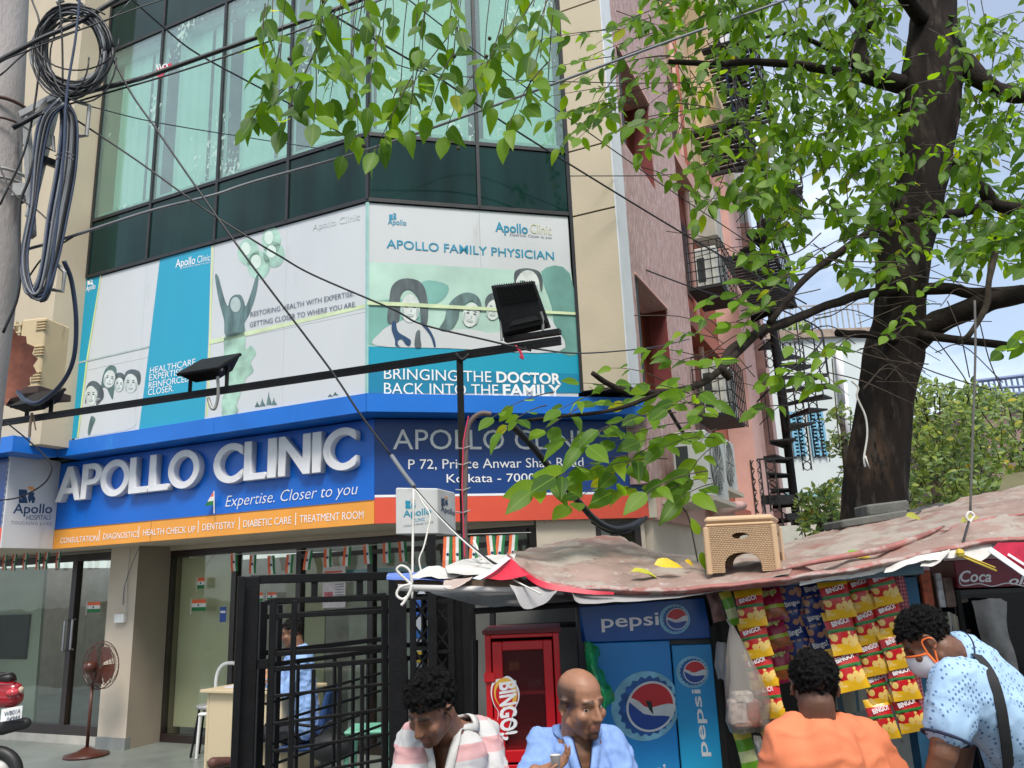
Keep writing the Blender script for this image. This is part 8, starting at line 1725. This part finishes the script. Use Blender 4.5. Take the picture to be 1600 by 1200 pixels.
# D: bright sprig reaching in front of the address sign
for (u, v, s_) in ((770, 652, .10), (782, 676, .10), (850, 672, .12), (830, 768, .15), (868, 745, .15), (890, 790, .15), (905, 700, .13), (935, 672, .13), (960, 740, .14), (955, 770, .14), (985, 715, .13), (1010, 770, .14), (1045, 765, .14), (1062, 780, .15), (1035, 700, .13), (1075, 745, .13), (1000, 650, .12), (930, 630, .11), (905, 598, .10), (955, 575, .08), (1010, 545, .09), (1045, 560, .10), (1060, 600, .11), (1090, 650, .12), (1095, 690, .12), (1120, 560, .10), (1020, 620, .12), (985, 600, .10), (875, 640, .11), (1065, 520, .08), (1100, 500, .08), (925, 735, .13), (880, 690, .12), (1000, 690, .13), (1040, 640, .12), (960, 690, .12)):
    Y = rt.uniform(3.75, 4.35); dv = 28 if v < 640 else -50; spray(PY(min(1120, u + rt.uniform(60, 130)), v + dv * rt.uniform(.3, 1), Y + .25), PY(u, v, Y), rt.randint(3, 5), s_ * 1.0, .15, start=.4, r=.0035, jit=.38)
# E: thin leafy twigs toward the stair
for (u, v) in ((1135, 505), (1150, 470), (1180, 480), (1160, 520), (1200, 460), (1225, 575), (1250, 590), (1270, 600), (1280, 560), (1190, 600), (1180, 640), (1215, 590), (1110, 470), (1165, 440), (1235, 540), (1300, 545), (1165, 400), (1150, 320)): spray(PY(u + rt.uniform(20, 70), v - rt.uniform(-20, 60), 5.0), PY(u, v, 4.6), 4, .10, .3)
for k_ in range(70):   # bare tangled twigs
    u, v = rt.uniform(1130, 1480), rt.uniform(250, 600); a = rt.uniform(-.5, .5) + (math.pi if rt.random() < .5 else 0); l_ = rt.uniform(50, 170); Y = rt.uniform(4.8, 5.9)
    TW.tube(spl([PY(u, v, Y), PY(u + math.cos(a) * l_ * .4, v + math.sin(a) * l_ * .4 + rt.uniform(-25, 15), Y), PY(u + math.cos(a) * l_, v + math.sin(a) * l_ + rt.uniform(-10, 25), Y)], 5), rt.uniform(.002, .0045), 4, cap=False)
for P_ in ([(1095, 905), (1085, 850), (1072, 800), (1040, 775)], [(1300, 560), (1305, 620), (1312, 700)], [(1480, 470), (1500, 520), (1515, 590)], [(1455, 520), (1500, 580), (1512, 600)], [(1530, 500), (1545, 560), (1565, 610)]): TW.tube(spl([PY(u, v, 4.2 if u < 1200 else 5.2) for u, v in P_], 5), .004, 5, cap=False)
for (u, v, d) in ((1092, 836, (-.3, 0, .9)), (1096, 862, (.1, -.2, -.9)), (1100, 850, (.5, 0, .1))): LEAVES.append((leafM(PY(u, v, 3.7), Vector(d), Vector((.2, -1, .3)), .085), 1))
tag(obj('twigs', TW, M_twig, tree), kind='stuff')
build_leaves(tree, LEAVES, 300)
b = MB(); b.smooth = True
for (u, v, Y) in ((578, 90, 4.0), (452, 92, 4.1), (475, 90, 4.1), (710, 88, 4.0), (765, 60, 4.1), (705, 28, 4.0), (520, 112, 4.0), (568, 228, 4.1), (716, 232, 4.1), (1022, 192, 4.9), (978, 192, 4.9), (1000, 235, 4.9), (760, 88, 4.1), (1555, 372, 4.7)): b = MB(); b.smooth = True; b.ball(PY(u, v, Y), .0125, 8); obj('fruit', b, pm('dark_green_fruit', (.05, .05, .02), .7), tree)
# white string hanging down the trunk
b = MB(); b.smooth = True; P = spl([PY(u, v, 5.70) for u, v in ((1330, 595), (1341, 606), (1339, 620), (1352, 650), (1355, 680), (1350, 715), (1352, 730))], 5); b.tube(P, .007, 6); b.tube([PY(1352, 712, 5.68), PY(1356, 725, 5.66), PY(1359, 732, 5.68)], .005, 5); tag(obj('rope', b, M_rope, at=P[0]), 'thin white string hanging down the dark trunk', 'rope')
# fallen leaves on the tarpaulin
def flat_leaf(u, v, Y, s, col, lab, d, n=(0, -.35, 1)):
    me = LV[2][0].copy(); me.materials.clear(); me.materials.append(pm(lab.split()[0] + '_fallen_%d' % u, col, .5, var=.25, scale=30, dirt=((.25, .12, .02), 40, .64, 1))); o = mesh_obj('fallen_leaf', me); o.matrix_world = leafM(PY(u, v, Y), Vector(d), Vector(n), s); tag(o, lab, 'leaf')
YLc = (.62, .42, .02)
flat_leaf(1022, 882, 3.62, .13, YLc, 'large bright yellow fallen leaf lying on the tarpaulin left of the stool', (1, 0, .12), (0, -.8, .7))
flat_leaf(1070, 876, 3.7, .055, YLc, 'small curled yellow fallen leaf just left of the stool', (1, .2, -.3), (0, -.8, .5))
flat_leaf(985, 893, 3.6, .17, (.42, .40, .04), 'narrow yellow green fallen leaf at the front of the tarpaulin', (1, .1, -.02))
flat_leaf(1322, 868, 3.55, .14, (.16, .30, .03), 'green fallen leaf right of the stool on the tarpaulin', (1, .1, .13), (0, -.6, .9))
flat_leaf(1340, 872, 3.5, .10, (.55, .36, .03), 'yellow brown spotted fallen leaf beside the green one', (1, .1, .12), (0, -.6, .9))
flat_leaf(1232, 900, 3.42, .16, (.22, .08, .06), 'dry reddish brown leaf on the front hem right of the stool', (1, 0, .16), (0, -.8, .5))
flat_leaf(1458, 834, 3.7, .06, (.60, .33, .02), 'small orange yellow leaf on the red fold of the tarpaulin', (1, 0, .6), (0, -.8, .5))
flat_leaf(1500, 822, 3.75, .17, (.34, .32, .05), 'long dull yellow leaf near the knotted string', (1, 0, .3), (0, -.8, .5))
flat_leaf(1415, 806, 4.4, .10, (.30, .30, .03), 'yellow green leaf on the dark felt at the foot of the tree', (1, 0, .0), (0, -.8, .5))
# bushes and trees behind
def bush(lab, name, n, u0, u1, top, vb, Y0, Y1, size, trunkpx, seed, cat='bush', tone=M_bleaf):
    global rt
    rt = random.Random(seed); t = thing(name, lab, cat, PY(trunkpx, vb, (Y0 + Y1) / 2).xy.to_3d()); L = []; tw = MB(); tw.smooth = True
    for k in range(n):
        u = rt.uniform(u0, u1); f = (u - u0) / (u1 - u0) * (len(top) - 1); i = min(int(f), len(top) - 2); vt = top[i] + (top[i + 1] - top[i]) * (f - i); v = vt + (vb - vt) * rt.random() ** 1.05; Y = rt.uniform(Y0, Y1)
        if noise.noise(Vector((u * .035, v * .035, Y * .5 + seed))) < -.28: continue
        spray(PY(u + rt.uniform(-14, 14), v + rt.uniform(2, 24), Y + .1), PY(u, v, Y), rt.randint(5, 8), size, .1, r=.006, L=L, tw=tw, jit=.7)
    for k in range(7):
        u = rt.uniform(u0 + 10, u1 - 10); tw.tube(spl([PY(trunkpx, vb + 60, (Y0 + Y1) / 2), PY((u + trunkpx) / 2, (vb + top[0]) / 2, Y1 - .5), PY(u, top[len(top) // 2] + 20, Y0 + .5)], 5), [.022] * 6 + [.008] * 5, 6)
    tag(obj('branches', tw, M_twig, t), kind='stuff'); 
    for M, _ in L: pass
    base_n = len(L); build_leaves(t, L, 0, 'foliage', tone)
bush('dense bush with yellow green tips directly right of the trunk', 'flowering_bush', 620, 1418, 1530, [575, 598, 600, 596], 830, 9.5, 12.5, .085, 1470, 31)
bush('looser bush at the right edge behind the tarpaulin', 'flowering_bush', 520, 1520, 1690, [598, 612, 622, 610], 800, 9.5, 13, .085, 1600, 37)
bush('small light green shrub between the spiral stair and the trunk', 'small_shrub', 90, 1252, 1318, [775, 758, 742], 850, 8.2, 9, .07, 1290, 41)
bush('leafy creeper on the pale building left of the trunk', 'creeper', 34, 1296, 1330, [640, 630, 640], 735, 9, 9.6, .07, 1325, 43)
bush('tall palm like tree top behind the pale building roof', 'far_tree', 60, 1215, 1262, [508, 500, 512], 540, 30, 33, .28, 1240, 47, 'tree')
bush('green tree glimpsed behind the concrete pole and the cable coil', 'far_tree', 130, 30, 150, [-30, -20, -10], 150, 13, 15, .14, 60, 49, 'tree', M_leaf)
# pale building and blue roof truss far behind
YB2 = 21.0
wb_ = thing('pale_building', 'pale weathered building with blue louvred windows beyond the spiral stair', 'building', PY(1290, 800, YB2).xy.to_3d())
M_pale = pm('pale_blue_white_wall', (.56, .62, .62), .85, var=.06, scale=1.2, dirt=[((.30, .32, .28), 1.3, .60, 3), ((.45, .40, .25), 2.5, .68, 2)])
p0, p1 = PY(1208, 700, YB2), PY(1400, 700, YB2); zt_ = PY(1290, 528, YB2).z; zm = PY(1290, 768, YB2).z
b = MB(); b.box((p0.x, YB2, zm), (p1.x, YB2 + 8, zt_)); obj('wall', b, M_pale, wb_)
b = MB(); b.box((p0.x, YB2 + .02, 0), (p1.x, YB2 + 8, zm - .003)); obj('lower_wall', b, pm('cream_grey_wall', (.5, .47, .40), .85, dirt=((.35, .33, .28), 1.2, .6, 3)), wb_)
b = MB(); b.box((p0.x, YB2 - .12, zt_ + .002), (p1.x + .1, YB2 + 8, zt_ + .22)); obj('cornice', b, pm('mossy_cornice', (.34, .27, .22), .9, var=.3), wb_)
b = MB(); b.box((p0.x, YB2 - .03, zm - .12), (p1.x, YB2 + .015, zm - .02)); obj('plinth_band', b, pm('teal_band', (.18, .38, .42), .8), wb_)
M_shut = pm('blue_louvre', (.16, .40, .56), .6)
for (u0, u1) in ((1233, 1258), (1262, 1291)):
    a, c = PY(u0, 645, YB2), PY(u1, 712, YB2); w0 = MB(); w0.box((a.x, YB2 - .05, c.z), (c.x, YB2 - .004, a.z)); wd = obj('window', w0, M_dark, wb_)
    for i in range(12):
        z = c.z + (a.z - c.z) * (i + .5) / 12; b = MB(); b.box((a.x + .03, YB2 - .085, z - .022), (c.x - .03, YB2 - .055, z + .022)); obj('louvre', b, M_shut, wd)
    for xx in (a.x, (a.x + c.x) / 2, c.x): b = MB(); b.box((xx - .025, YB2 - .1, c.z - .02), (xx + .025, YB2 - .0502, a.z + .02)); obj('shutter_stile', b, M_shut, wd)
for (u, v0, v1) in ((1310, 545, 632), (1318, 600, 700)): b = MB(); b.smooth = True; b.tube([PY(u, v0, YB2 - .15), PY(u + 8, v1, YB2 - .15)], .10, 8); obj('drain_pipe', b, M_white, wb_)
for i in range(16):
    a = PY(1212 + i * 9, 520, YB2 - .1); 
    if i == 0: b = MB(); b.bar((p0.x, YB2 - .1, zt_ + .9), (p1.x, YB2 - .1, zt_ + .9), .04, .04); b2 = obj('roof_rail', b, M_galv, wb_)
    b = MB(); b.bar((a.x, YB2 - .1, zt_ + .2), (a.x, YB2 - .1, zt_ + .9), .03, .03); obj('rail_post', b, M_galv, wb_)
rs = thing('roof_truss', 'long bluish steel roof truss above the bush at the right edge', 'roof', PY(1600, 610, 26).xy.to_3d()); M_bst = pm('blue_grey_steel', (.12, .16, .28), .6)
for (a, c, r) in (((1522, 596), (1700, 576), .07), ((1524, 608), (1700, 598), .05), ((1526, 618), (1700, 612), .09)): b = MB(); b.tube([PY(*a, 26), PY(*c, 26)], r, 6); obj('chord', b, M_bst, rs)
for i in range(18):
    b = MB(); u = 1526 + i * 9; b.tube([PY(u, 597 - i * .9, 26), PY(u + 5, 617 - i * .5, 26)], .035, 5); obj('strut', b, M_bst, rs)
b = MB(); q = [PY(1524, 618, 26.5), PY(1700, 606, 26.5)]; b.box((q[0].x, 26.4, 0), (q[1].x, 34, q[0].z - .05)); w_ = obj('wall', b, pm('far_brick', (.22, .15, .13), .9, var=.3, scale=2), rs)
# tree crowns across the street behind the viewer (seen only in the glass)
def crowns(lab, x, y, z, rx, rz, n, seed):
    global rt
    rt = random.Random(seed); t = thing('street_tree', lab, 'tree', (x, y, 0)); L = []
    for k in range(n):
        a, c_ = rt.uniform(0, 6.283), rt.uniform(-1, 1); r = rt.uniform(.7, 1.05); s_ = math.sqrt(1 - c_ * c_); p = Vector((x + rx * r * s_ * math.cos(a), y + rx * .6 * r * s_ * math.sin(a), z + rz * r * c_ + .8 * noise.noise(Vector((a, c_ * 2, seed))))); L.append((leafM(p, rv().normalized(), rv().normalized(), rt.uniform(.5, .8)), rt.randrange(4)))
    build_leaves(t, L, 0, 'foliage', M_leaf); b = MB(); b.smooth = True; b.tube([(x, y, 0), (x + .2, y, z - rz * .5), (x - .1, y, z)], [.3, .22, .1], 10); obj('trunk', b, M_limb, t)
crowns('dark street tree on the far side of the road, reflected in the left panes', -9, -9, 9, 5, 4.5, 900, 61)
crowns('dark street tree on the far side of the road, reflected in the corner panes', 1, -11, 9.5, 5, 4.5, 900, 63)
crowns('dark street tree on the far side of the road, reflected in the right panes', 9, -10, 8, 4.5, 4, 800, 65)
# ================================================================== SMALL THINGS ROUND THE ENTRANCE
M_fan = pm('brown_fan_enamel', (.075, .022, .014), .35, var=.15, spec=.5)
fb0 = PZ(135, 1181, .01); fn = thing('pedestal_fan', 'brown pedestal fan standing in front of the pillar', 'fan', fb0)
b = MB(); b.smooth = True; b.lathe(fb0, [(.23, 0), (.225, .02), (.10, .05), (.03, .09)], 28); obj('base', b, M_fan, fn)
hc = PY(154, 1040, fb0.y - .02); b = MB(); b.smooth = True; b.tube([fb0 + Vector((0, 0, .08)), Vector((fb0.x, fb0.y, hc.z - .2))], .018, 10); b.tube([Vector((fb0.x, fb0.y, hc.z - .22)), hc + Vector((-.02, 0, -.06))], .014, 8); obj('stand', b, M_fan, fn)
fa = Vector((.42, .90, .05)).normalized(); u_ = fa.cross(Vector((0, 0, 1))).normalized(); v_ = u_.cross(fa)
b = MB(); b.smooth = True; b.lathe(hc - fa * .17, [(.02, 0), (.055, .02), (.065, .07), (.055, .13)], 18, fa); obj('motor', b, M_fan, fn)
b = MB()
for r, o_ in ((.25, .0), (.252, .055), (.21, -.035), (.21, .085), (.15, -.06), (.15, .10), (.08, -.07), (.08, .11)): b.tube([hc + fa * o_ + (u_ * math.cos(a) + v_ * math.sin(a)) * r for a in [2 * math.pi * i / 28 for i in range(29)]], .005 if r > .24 else .003, 5)
for i in range(36):
    a = math.pi * i / 18; d = u_ * math.cos(a) + v_ * math.sin(a); b.tube([hc + fa * -.07 + d * .06, hc + fa * -.045 + d * .18, hc + d * .25], .002, 3); b.tube([hc + fa * .11 + d * .06, hc + fa * .09 + d * .19, hc + fa * .055 + d * .25], .002, 3)
tag(obj('cage', b, M_fan, fn), kind='stuff')
for i in range(4):
    a = math.pi * i / 2 + .4; d = u_ * math.cos(a) + v_ * math.sin(a); e = u_ * math.cos(a + 1.25) + v_ * math.sin(a + 1.25); b = MB(); b.smooth = True
    b.add([hc + d * .04, hc + d * .215 + fa * .02, hc + (d + e).normalized() * .22 + fa * .035, hc + e * .20 + fa * .05, hc + e * .05 + fa * .03], [(0, 1, 2, 3, 4)]); obj('blade', b, pm('fan_blade', (.11, .035, .022), .4), fn)
# scooter tail at the left edge
YSc = 7.3; sp = PY(8, 1130, YSc); sc_t = thing('motor_scooter', 'red motor scooter parked at the left edge, only its tail and plate in view', 'scooter', (sp.x - .3, YSc, 0))
M_scr = pm('glossy_dark_red_paint', (.30, .006, .014), .18, var=.05, spec=.6, coat=.5); M_blp = pm('black_plastic', (.014, .014, .015), .5)
def Q(u, v, y=YSc): return PY(u, v, y)
b = MB(); capsule(b, Q(20, 1090), Q(-110, 1085), .085, .12); capsule(b, Q(22, 1078), Q(-120, 1066), .07, .10); capsule(b, Q(-60, 1120), Q(-160, 1140), .11, .12); me = remesh(b, .012, 6); me.transform(Matrix.Translation(-worldloc(sc_t))); me.materials.append(M_scr); me.polygons.foreach_set('use_smooth', [True] * len(me.polygons)); mesh_obj('tail_body', me, sc_t)
b = MB(); capsule(b, Q(14, 1060), Q(-120, 1050), .045, .08); obj('seat', b, M_blp, sc_t, smooth=True)
b = MB(); b.smooth = True; b.tube(spl([Q(-20, 1062, YSc - .12), Q(16, 1052, YSc - .1), Q(24, 1062, YSc), Q(16, 1056, YSc + .1), Q(-20, 1060, YSc + .12)], 5), .012, 8); obj('grab_rail', b, M_blp, sc_t)
b = MB(); b.ball(Q(20, 1082, YSc - .06), (.055, .05, .035), 12); obj('tail_light', b, pm('clear_red_lens', (.55, .05, .07), .1, spec=.7), sc_t, smooth=True)
b = MB(); b.ball(Q(33, 1078, YSc - .03), (.022, .03, .03), 10); obj('indicator', b, pm('lens_amber', (.5, .4, .3), .15), sc_t, smooth=True)
PWl = Wall(Q(2, 1118, YSc - .10).xy, 92); pz = Q(2, 1128, YSc - .1).z; pw_ = PWl.sz(35, 1112)[0]
b = MB(); b.hexa([PWl.pt(0, pz, 0), PWl.pt(pw_, pz + .025, 0), PWl.pt(pw_, pz + .025, .006), PWl.pt(0, pz, .006), PWl.pt(0, pz + .10, 0), PWl.pt(pw_, pz + .125, 0), PWl.pt(pw_, pz + .125, .006), PWl.pt(0, pz + .10, .006)]); obj('number_plate', b, M_wht, sc_t)
write(PWl, 'WB01A', (6, 1120), (32, 1114), (6, 1113), .009, M_slate, sc_t, bold=.02); write(PWl, '04944', (10, 1128), (31, 1123), (10, 1121.5), .009, M_slate, sc_t, bold=.02)
b = MB(); capsule(b, Q(40, 1130), Q(6, 1134), .045, .075); obj('mudguard', b, M_blp, sc_t, smooth=True)
wc = Vector((Q(-2, 1150).x, YSc, .24)); b = MB(); b.smooth = True; b.tube([wc + Vector((math.cos(a) * .19, 0, math.sin(a) * .19)) for a in [2 * math.pi * i / 30 for i in range(31)]], .05, 8); wh = obj('wheel', b, M_blp, sc_t); b = MB(); b.smooth = True; b.lathe(wc - Vector((0, .03, 0)), [(.02, 0), (.14, .01), (.14, .05), (.02, .06)], 20, (0, 1, 0)); obj('rim', b, M_galv, wh)
# desk, chairs, bag behind the gate
DP = PZ(318, 1205, .01); DW = Wall(DP.xy, AZL); dh = .75
dk = thing('desk', 'pale cream laminate desk just left of the black gate posts', 'desk', DP); M_lam = pm('cream_laminate', (.66, .53, .34), .45, var=.04, scale=2)
b = MB(); b.wbox(DW, .0, .03, 0, dh - .03, -.55, 0); obj('side_panel', b, M_lam, dk); b = MB(); b.wbox(DW, .031, .9, .1, dh - .03, -.03, -.0); obj('front_panel', b, M_lam, dk, bevel=.003); b = MB(); b.wbox(DW, .9, .93, 0, dh - .03, -.55, 0); obj('side_panel', b, M_lam, dk)
b = MB(); b.wbox(DW, -.05, .98, dh - .029, dh, -.6, .05); obj('desk_top', b, M_lam, dk, bevel=.004)
b = MB(); b.wbox(DW, .12, .42, dh + .002, dh + .012, -.35, -.1); tag(obj('paper_stack', b, pm('paper_white', (.62, .62, .70), .7), at=DW.pt(.2, dh, -.2)), 'thin stack of white papers lying on the cream desk', 'papers')
b = MB(); b.wbox(DW, .50, .58, dh + .002, dh + .16, -.3, -.22); tag(obj('carton', b, pm('orange_white_box', (.60, .30, .16), .5, var=.5, scale=20), at=DW.pt(.55, dh, -.25), bevel=.004), 'small orange and white box standing on the desk behind the gate post', 'box')
cw = thing('plastic_chair', 'white plastic chair with arched back behind the desk', 'chair', PY(352, 1100, DP.y + 1.0).xy.to_3d()); yc = DP.y + 1.0
b = MB(); b.smooth = True; b.tube(spl([PY(337, 1090, yc), PY(338, 1060, yc), PY(345, 1042, yc), PY(358, 1036, yc), PY(375, 1040, yc), PY(384, 1060, yc), PY(384, 1090, yc)], 5), .02, 8); obj('back_frame', b, M_wht, cw)
b = MB(); p = PY(360, 1095, yc); b.box((p.x - .2, yc - .4, .42), (p.x + .2, yc, .45)); obj('seat', b, M_wht, cw, bevel=.01)
for sx in (-.18, .18):
    for sy in (-.38, -.02): b = MB(); b.tube([(p.x + sx, yc + sy, .42), (p.x + sx * 1.1, yc + sy, .01)], .016, 6); obj('leg', b, M_wht, cw)
ms = PZ(308, 1182, .01); mt = thing('metal_stool', 'black legged metal stool standing left of the cream desk', 'stool', ms)
b = MB(); b.smooth = True; b.lathe(ms + Vector((.08, .05, .46)), [(.10, 0), (.13, .01), (.13, .035), (.11, .045)], 18); obj('seat', b, M_galv, mt)
for dx, dy in ((-.05, -.05), (.20, -.05), (.2, .16), (-.04, .16)): b = MB(); b.tube([ms + Vector((.08 + (dx - .08) * .6, .05 + (dy - .05) * .6, .46)), ms + Vector((dx, dy, 0))], .012, 6); obj('leg', b, M_blk, mt)
gs = PY(582, 1135, 7.2); M_mint3 = pm('mint_green_plastic', (.20, .52, .36), .45)
g = thing('plastic_stool', 'mint green plastic stool seen through the gate lattice', 'stool', (gs.x, 7.2, 0)); b = MB(); b.box((gs.x - .2, 7.0, gs.z - .03), (gs.x + .2, 7.4, gs.z)); obj('seat', b, M_mint3, g, bevel=.01)
for sx in (-.17, .17):
    for sy in (-.17, .17): b = MB(); b.tube([(gs.x + sx, 7.2 + sy, gs.z - .03), (gs.x + sx * 1.15, 7.2 + sy * 1.15, .01)], .022, 6); obj('leg', b, M_mint3, g)
b = MB(); p = PY(517, 1168, 7.0); b.ball(p, (.17, .12, .12), 14); b.tube(spl([p + Vector((-.1, 0, .09)), p + Vector((0, 0, .2)), p + Vector((.1, 0, .09))], 4), .012, 6); tag(obj('bag', b, pm('black_bag', (.012, .012, .013), .6), at=p, smooth=True), 'black bag lying on the floor under the lattice gate', 'bag')
# notices and flags on the glass
def paper(W, u0, v0, u1, v1, m, lab, name='notice', o=.02, cat='notice'):
    a, z0 = W.sz(u0, v1, o); c, z1 = W.sz(u1, v0, o); t = thing(name, lab, cat, W.pt(a, z0, o)); b = MB(); b.wbox(W, a, c, z0, z1, o, o + .002); obj('sheet', b, m, t); return t, a, c, z0, z1
t_, a, c, z0, z1 = paper(G, 504, 909, 540, 950, pm('pink_white_print', (.62, .56, .56), .5, var=.12, scale=22), 'pink and white printed notice on the glass behind the gate'); b = MB(); b.wbox(G, a + .02, a + (c - a) * .45, z0 + .08, z1 - .1, .0225, .024); obj('printed_picture', b, pm('rose_print', (.5, .12, .14), .5, var=.4, scale=20), t_)
for i in range(6): b = MB(); z = z0 + .10 + i * .028; b.wbox(G, a + (c - a) * .55, c - .02, z, z + .008, .0225, .024); obj('printed_line', b, M_slate, t_)
t_, a, c, z0, z1 = paper(G, 504, 884, 540, 906, pm('pale_notice', (.60, .58, .57), .5), 'pale notice with a red line at the top of the glass behind the gate'); b = MB(); b.wbox(G, a + .03, c - .04, (z0 + z1) / 2, (z0 + z1) / 2 + .02, .0225, .024); obj('printed_line', b, M_red, t_)
t_, a, c, z0, z1 = paper(G, 343, 948, 354, 972, pm('blue_sticker', (.02, .07, .32), .5), 'small blue sticker on the glass near the first window post'); b = MB(); b.wbox(G, a + .01, c - .01, z0 + .1, z0 + .125, .0225, .024); obj('white_band', b, M_wletter, t_)
def tricolour(b, P0, dx, dy, wav=.0, vert=False):
    """three equal bands; P0 corner, dx along the bands, dy across them"""
    for k in range(3):
        for i in range(3):
            a0, a1 = i / 3, (i + 1) / 3; w0, w1 = wav * math.sin(a0 * 5 + 1), wav * math.sin(a1 * 5 + 1); n_ = Vector((0, 1, 0)); b.add([P0 + dx * a0 + dy * (k / 3) + n_ * w0, P0 + dx * a1 + dy * (k / 3) + n_ * w1, P0 + dx * a1 + dy * ((k + 1) / 3) + n_ * w1, P0 + dx * a0 + dy * ((k + 1) / 3) + n_ * w0], [(0, 1, 2, 3)], k)
FM = [M_saf, M_fwh, M_fgr]
def flagpic(W, u0, v0, u1, v1, lab, o=.03):
    a, z1 = W.sz(u0, v0, o); c, _ = W.sz(u1, v0, o); _, z0 = W.sz(u0, v1, o); t = thing('paper_flag', lab, 'flag', W.pt(a, z0, o)); b = MB(); tricolour(b, W.pt(a, z1, o), W.pt(c, z1, o) - W.pt(a, z1, o), Vector((0, 0, z0 - z1)), .004); obj('flag_cloth', b, FM, t)
    b = MB(); m_ = W.pt((a + c) / 2, (z0 + z1) / 2, o + .006); b.ball(m_, (.011, .002, .011), 8); obj('wheel_emblem', b, M_navyp, t); b = MB(); b.tube([W.pt(a - .012, z1 + .01, o), W.pt(a - .012, z0 - .03, o)], .004, 5); obj('flag_stick', b, M_wht, t)
flagpic(G, 300, 937, 322, 955, 'rectangular tricolour paper flag stuck on the wide window'); flagpic(G, 309, 903, 320, 920, 'small tilted tricolour flag above the rectangular one on the wide window'); flagpic(D, 137, 941, 157, 957, 'tricolour paper flag stuck on the dark glass door')
flagpic(G, 400, 926, 411, 940, 'small tricolour flag stuck low beside the gate top'); flagpic(G, 418, 926, 432, 938, 'tricolour flag stuck right of the small one at the gate top')
def bunting(lab, W, pts, us, w_, h_, o=.35, curl=()):
    P = [W.px(u, v, o) for u, v in pts]; t = thing('flag_bunting', lab, 'bunting', P[0]); b = MB(); b.tube(spl(P, 5), .003, 4); obj('string', b, M_rope, t); rr = random.Random(int(pts[0][0]))
    for i, (u, v) in enumerate(us):
        a, z = W.sz(u, v, o); ang = rr.uniform(-.16, .16); dn = Vector((0, 0, -1)) * h_ + (W.pt(1, 0) - W.pt(0, 0)).normalized() * h_ * ang; ac = (W.pt(1, 0) - W.pt(0, 0)).normalized() * w_; b = MB(); tricolour(b, W.pt(a - w_ / 2, z, o), dn, ac, .012); fo = obj('flag', b, FM, t); b = MB(); b.ball(W.pt(a, z, o + .008) + dn * .5, (.014, .004, .014), 8); obj('wheel_emblem', b, M_navyp, fo)
bunting('string of tricolour flags hanging under the orange strip above the gate', G, [(330, 868), (460, 861), (600, 850)], [(365, 864), (395, 867), (423, 868), (453, 866), (483, 860), (512, 856), (543, 853), (573, 850), (604, 848), (628, 846)], .10, .20)
bunting('string of tricolour flags under the white hospital panel at the left', D, [(-20, 864), (60, 863), (110, 860)], [(8, 865), (23, 865), (40, 863), (60, 863), (74, 862), (92, 860)], .085, .21, .3)
bunting('string of larger tricolour flags behind the lightbox post', RB, [(690, 836), (830, 832)], [(700, 838), (714, 838), (742, 838), (766, 836), (783, 836), (803, 835)], .085, .33, .03)
# switch box and cable on the pillar
t = thing('switch_box', 'small white electrical box with hanging cables on the pillar', 'switch box', PF.px(188, 970, .0)); a, z = PF.sz(183, 973, .0); c, z1 = PF.sz(199, 959, .0)
b = MB(); b.wbox(PF, a, min(c, -.005), z, z1, .002, .05); obj('box', b, M_wht, t, bevel=.004); b = MB(); b.smooth = True; b.tube(spl([PF.px(197, 958, .02), PF.px(198, 900, .02), PF.px(203, 856, .02)], 4), .006, 5); b2 = obj('cable', b, M_rope, t); b = MB(); b.smooth = True; b.tube(spl([PF.px(192, 945, .02), PF.px(195, 915, .02), PF.px(207, 880, .06), PF.px(217, 856, .1)], 4), .005, 5); obj('cable', b, M_gcab, t)
# shoe tip and a sky blue strip standing in for a reflection in the glass
b = MB(); capsule(b, PY(333, 1192, 5.6), PY(356, 1190, 5.7), .035, .03); tag(obj('sandal', b, pm('brown_sandal', (.10, .04, .03), .6), at=PY(333, 1192, 5.6), smooth=True), 'brown sandal tip at the bottom left of the gate post', 'sandal')
b = MB(); b.wbox(G, posts[1] + .1, sX - .1, 1.80, 1.86, -.5, -.45); tag(obj('reflection_strip', b, pm('sky_blue_strip', (.10, .40, .62), .5), at=G.pt(posts[1], 1.8, -.5)), 'sky blue strip inside the shop window under the flags', 'strip')
# thick black cables sagging over the address sign
wire([(800, 665), (830, 695), (870, 745), (905, 785), (930, 812), (958, 826), (985, 822), (1003, 812)], .024, 'thick black cable bundle sagging across the address sign to the side window', Y0=5.2, Y1=6.4)
wire([(925, 815), (950, 830), (975, 832), (995, 822), (1010, 808)], .014, 'second black cable looping under the thick bundle at the side window', Y0=6.0, Y1=6.4)
wire([(1040, 632), (1058, 662), (1078, 692)], .014, 'short thick dark cable slanting over the pink wall behind the leafy sprig', Y0=5.0, Y1=5.3)
wire([(-10, 240), (20, 300), (60, 330), (90, 360)], .005, 'thin black wire from the pole to the bundle', Y0=4.3, Y1=4.3)
# alike things share a group
GR_ = {'air_conditioner': 'air conditioners on the outer walls', 'floodlight': 'floodlights on the lamp bar', 'overhead_cable': 'cables and wires strung across the front', 'rope': 'strings and ropes', 'laced_column': 'laced columns beside the gate', 'steel_post': 'black steel posts beside the gate', 'steel_gate': 'black gate leaves', 'iron_gallery': 'iron galleries on the lane wall', 'paper_flag': 'paper flags', 'flag_bunting': 'flag buntings under the signs', 'fallen_leaf': 'fallen leaves on the kiosk roof', 'plastic_sheet': 'loose plastic sheets on the kiosk roof', 'street_tree': 'street trees across the road', 'flowering_bush': 'bushes behind the kiosk', 'advertising_panel': 'poster panels of the glass bay', 'notice': 'notices on the shop glass', 'plank': 'planks at the foot of the tree', 'wooden_bench': 'low wooden benches', 'sachet': 'sachets beside the plastic bag', 'carton': 'cartons on the shelf'}
for o in list(bpy.data.objects):
    k = o.name.split('.')[0]
    if o.parent is None and 'label' in o and 'group' not in o and k in GR_: o['group'] = GR_[k]
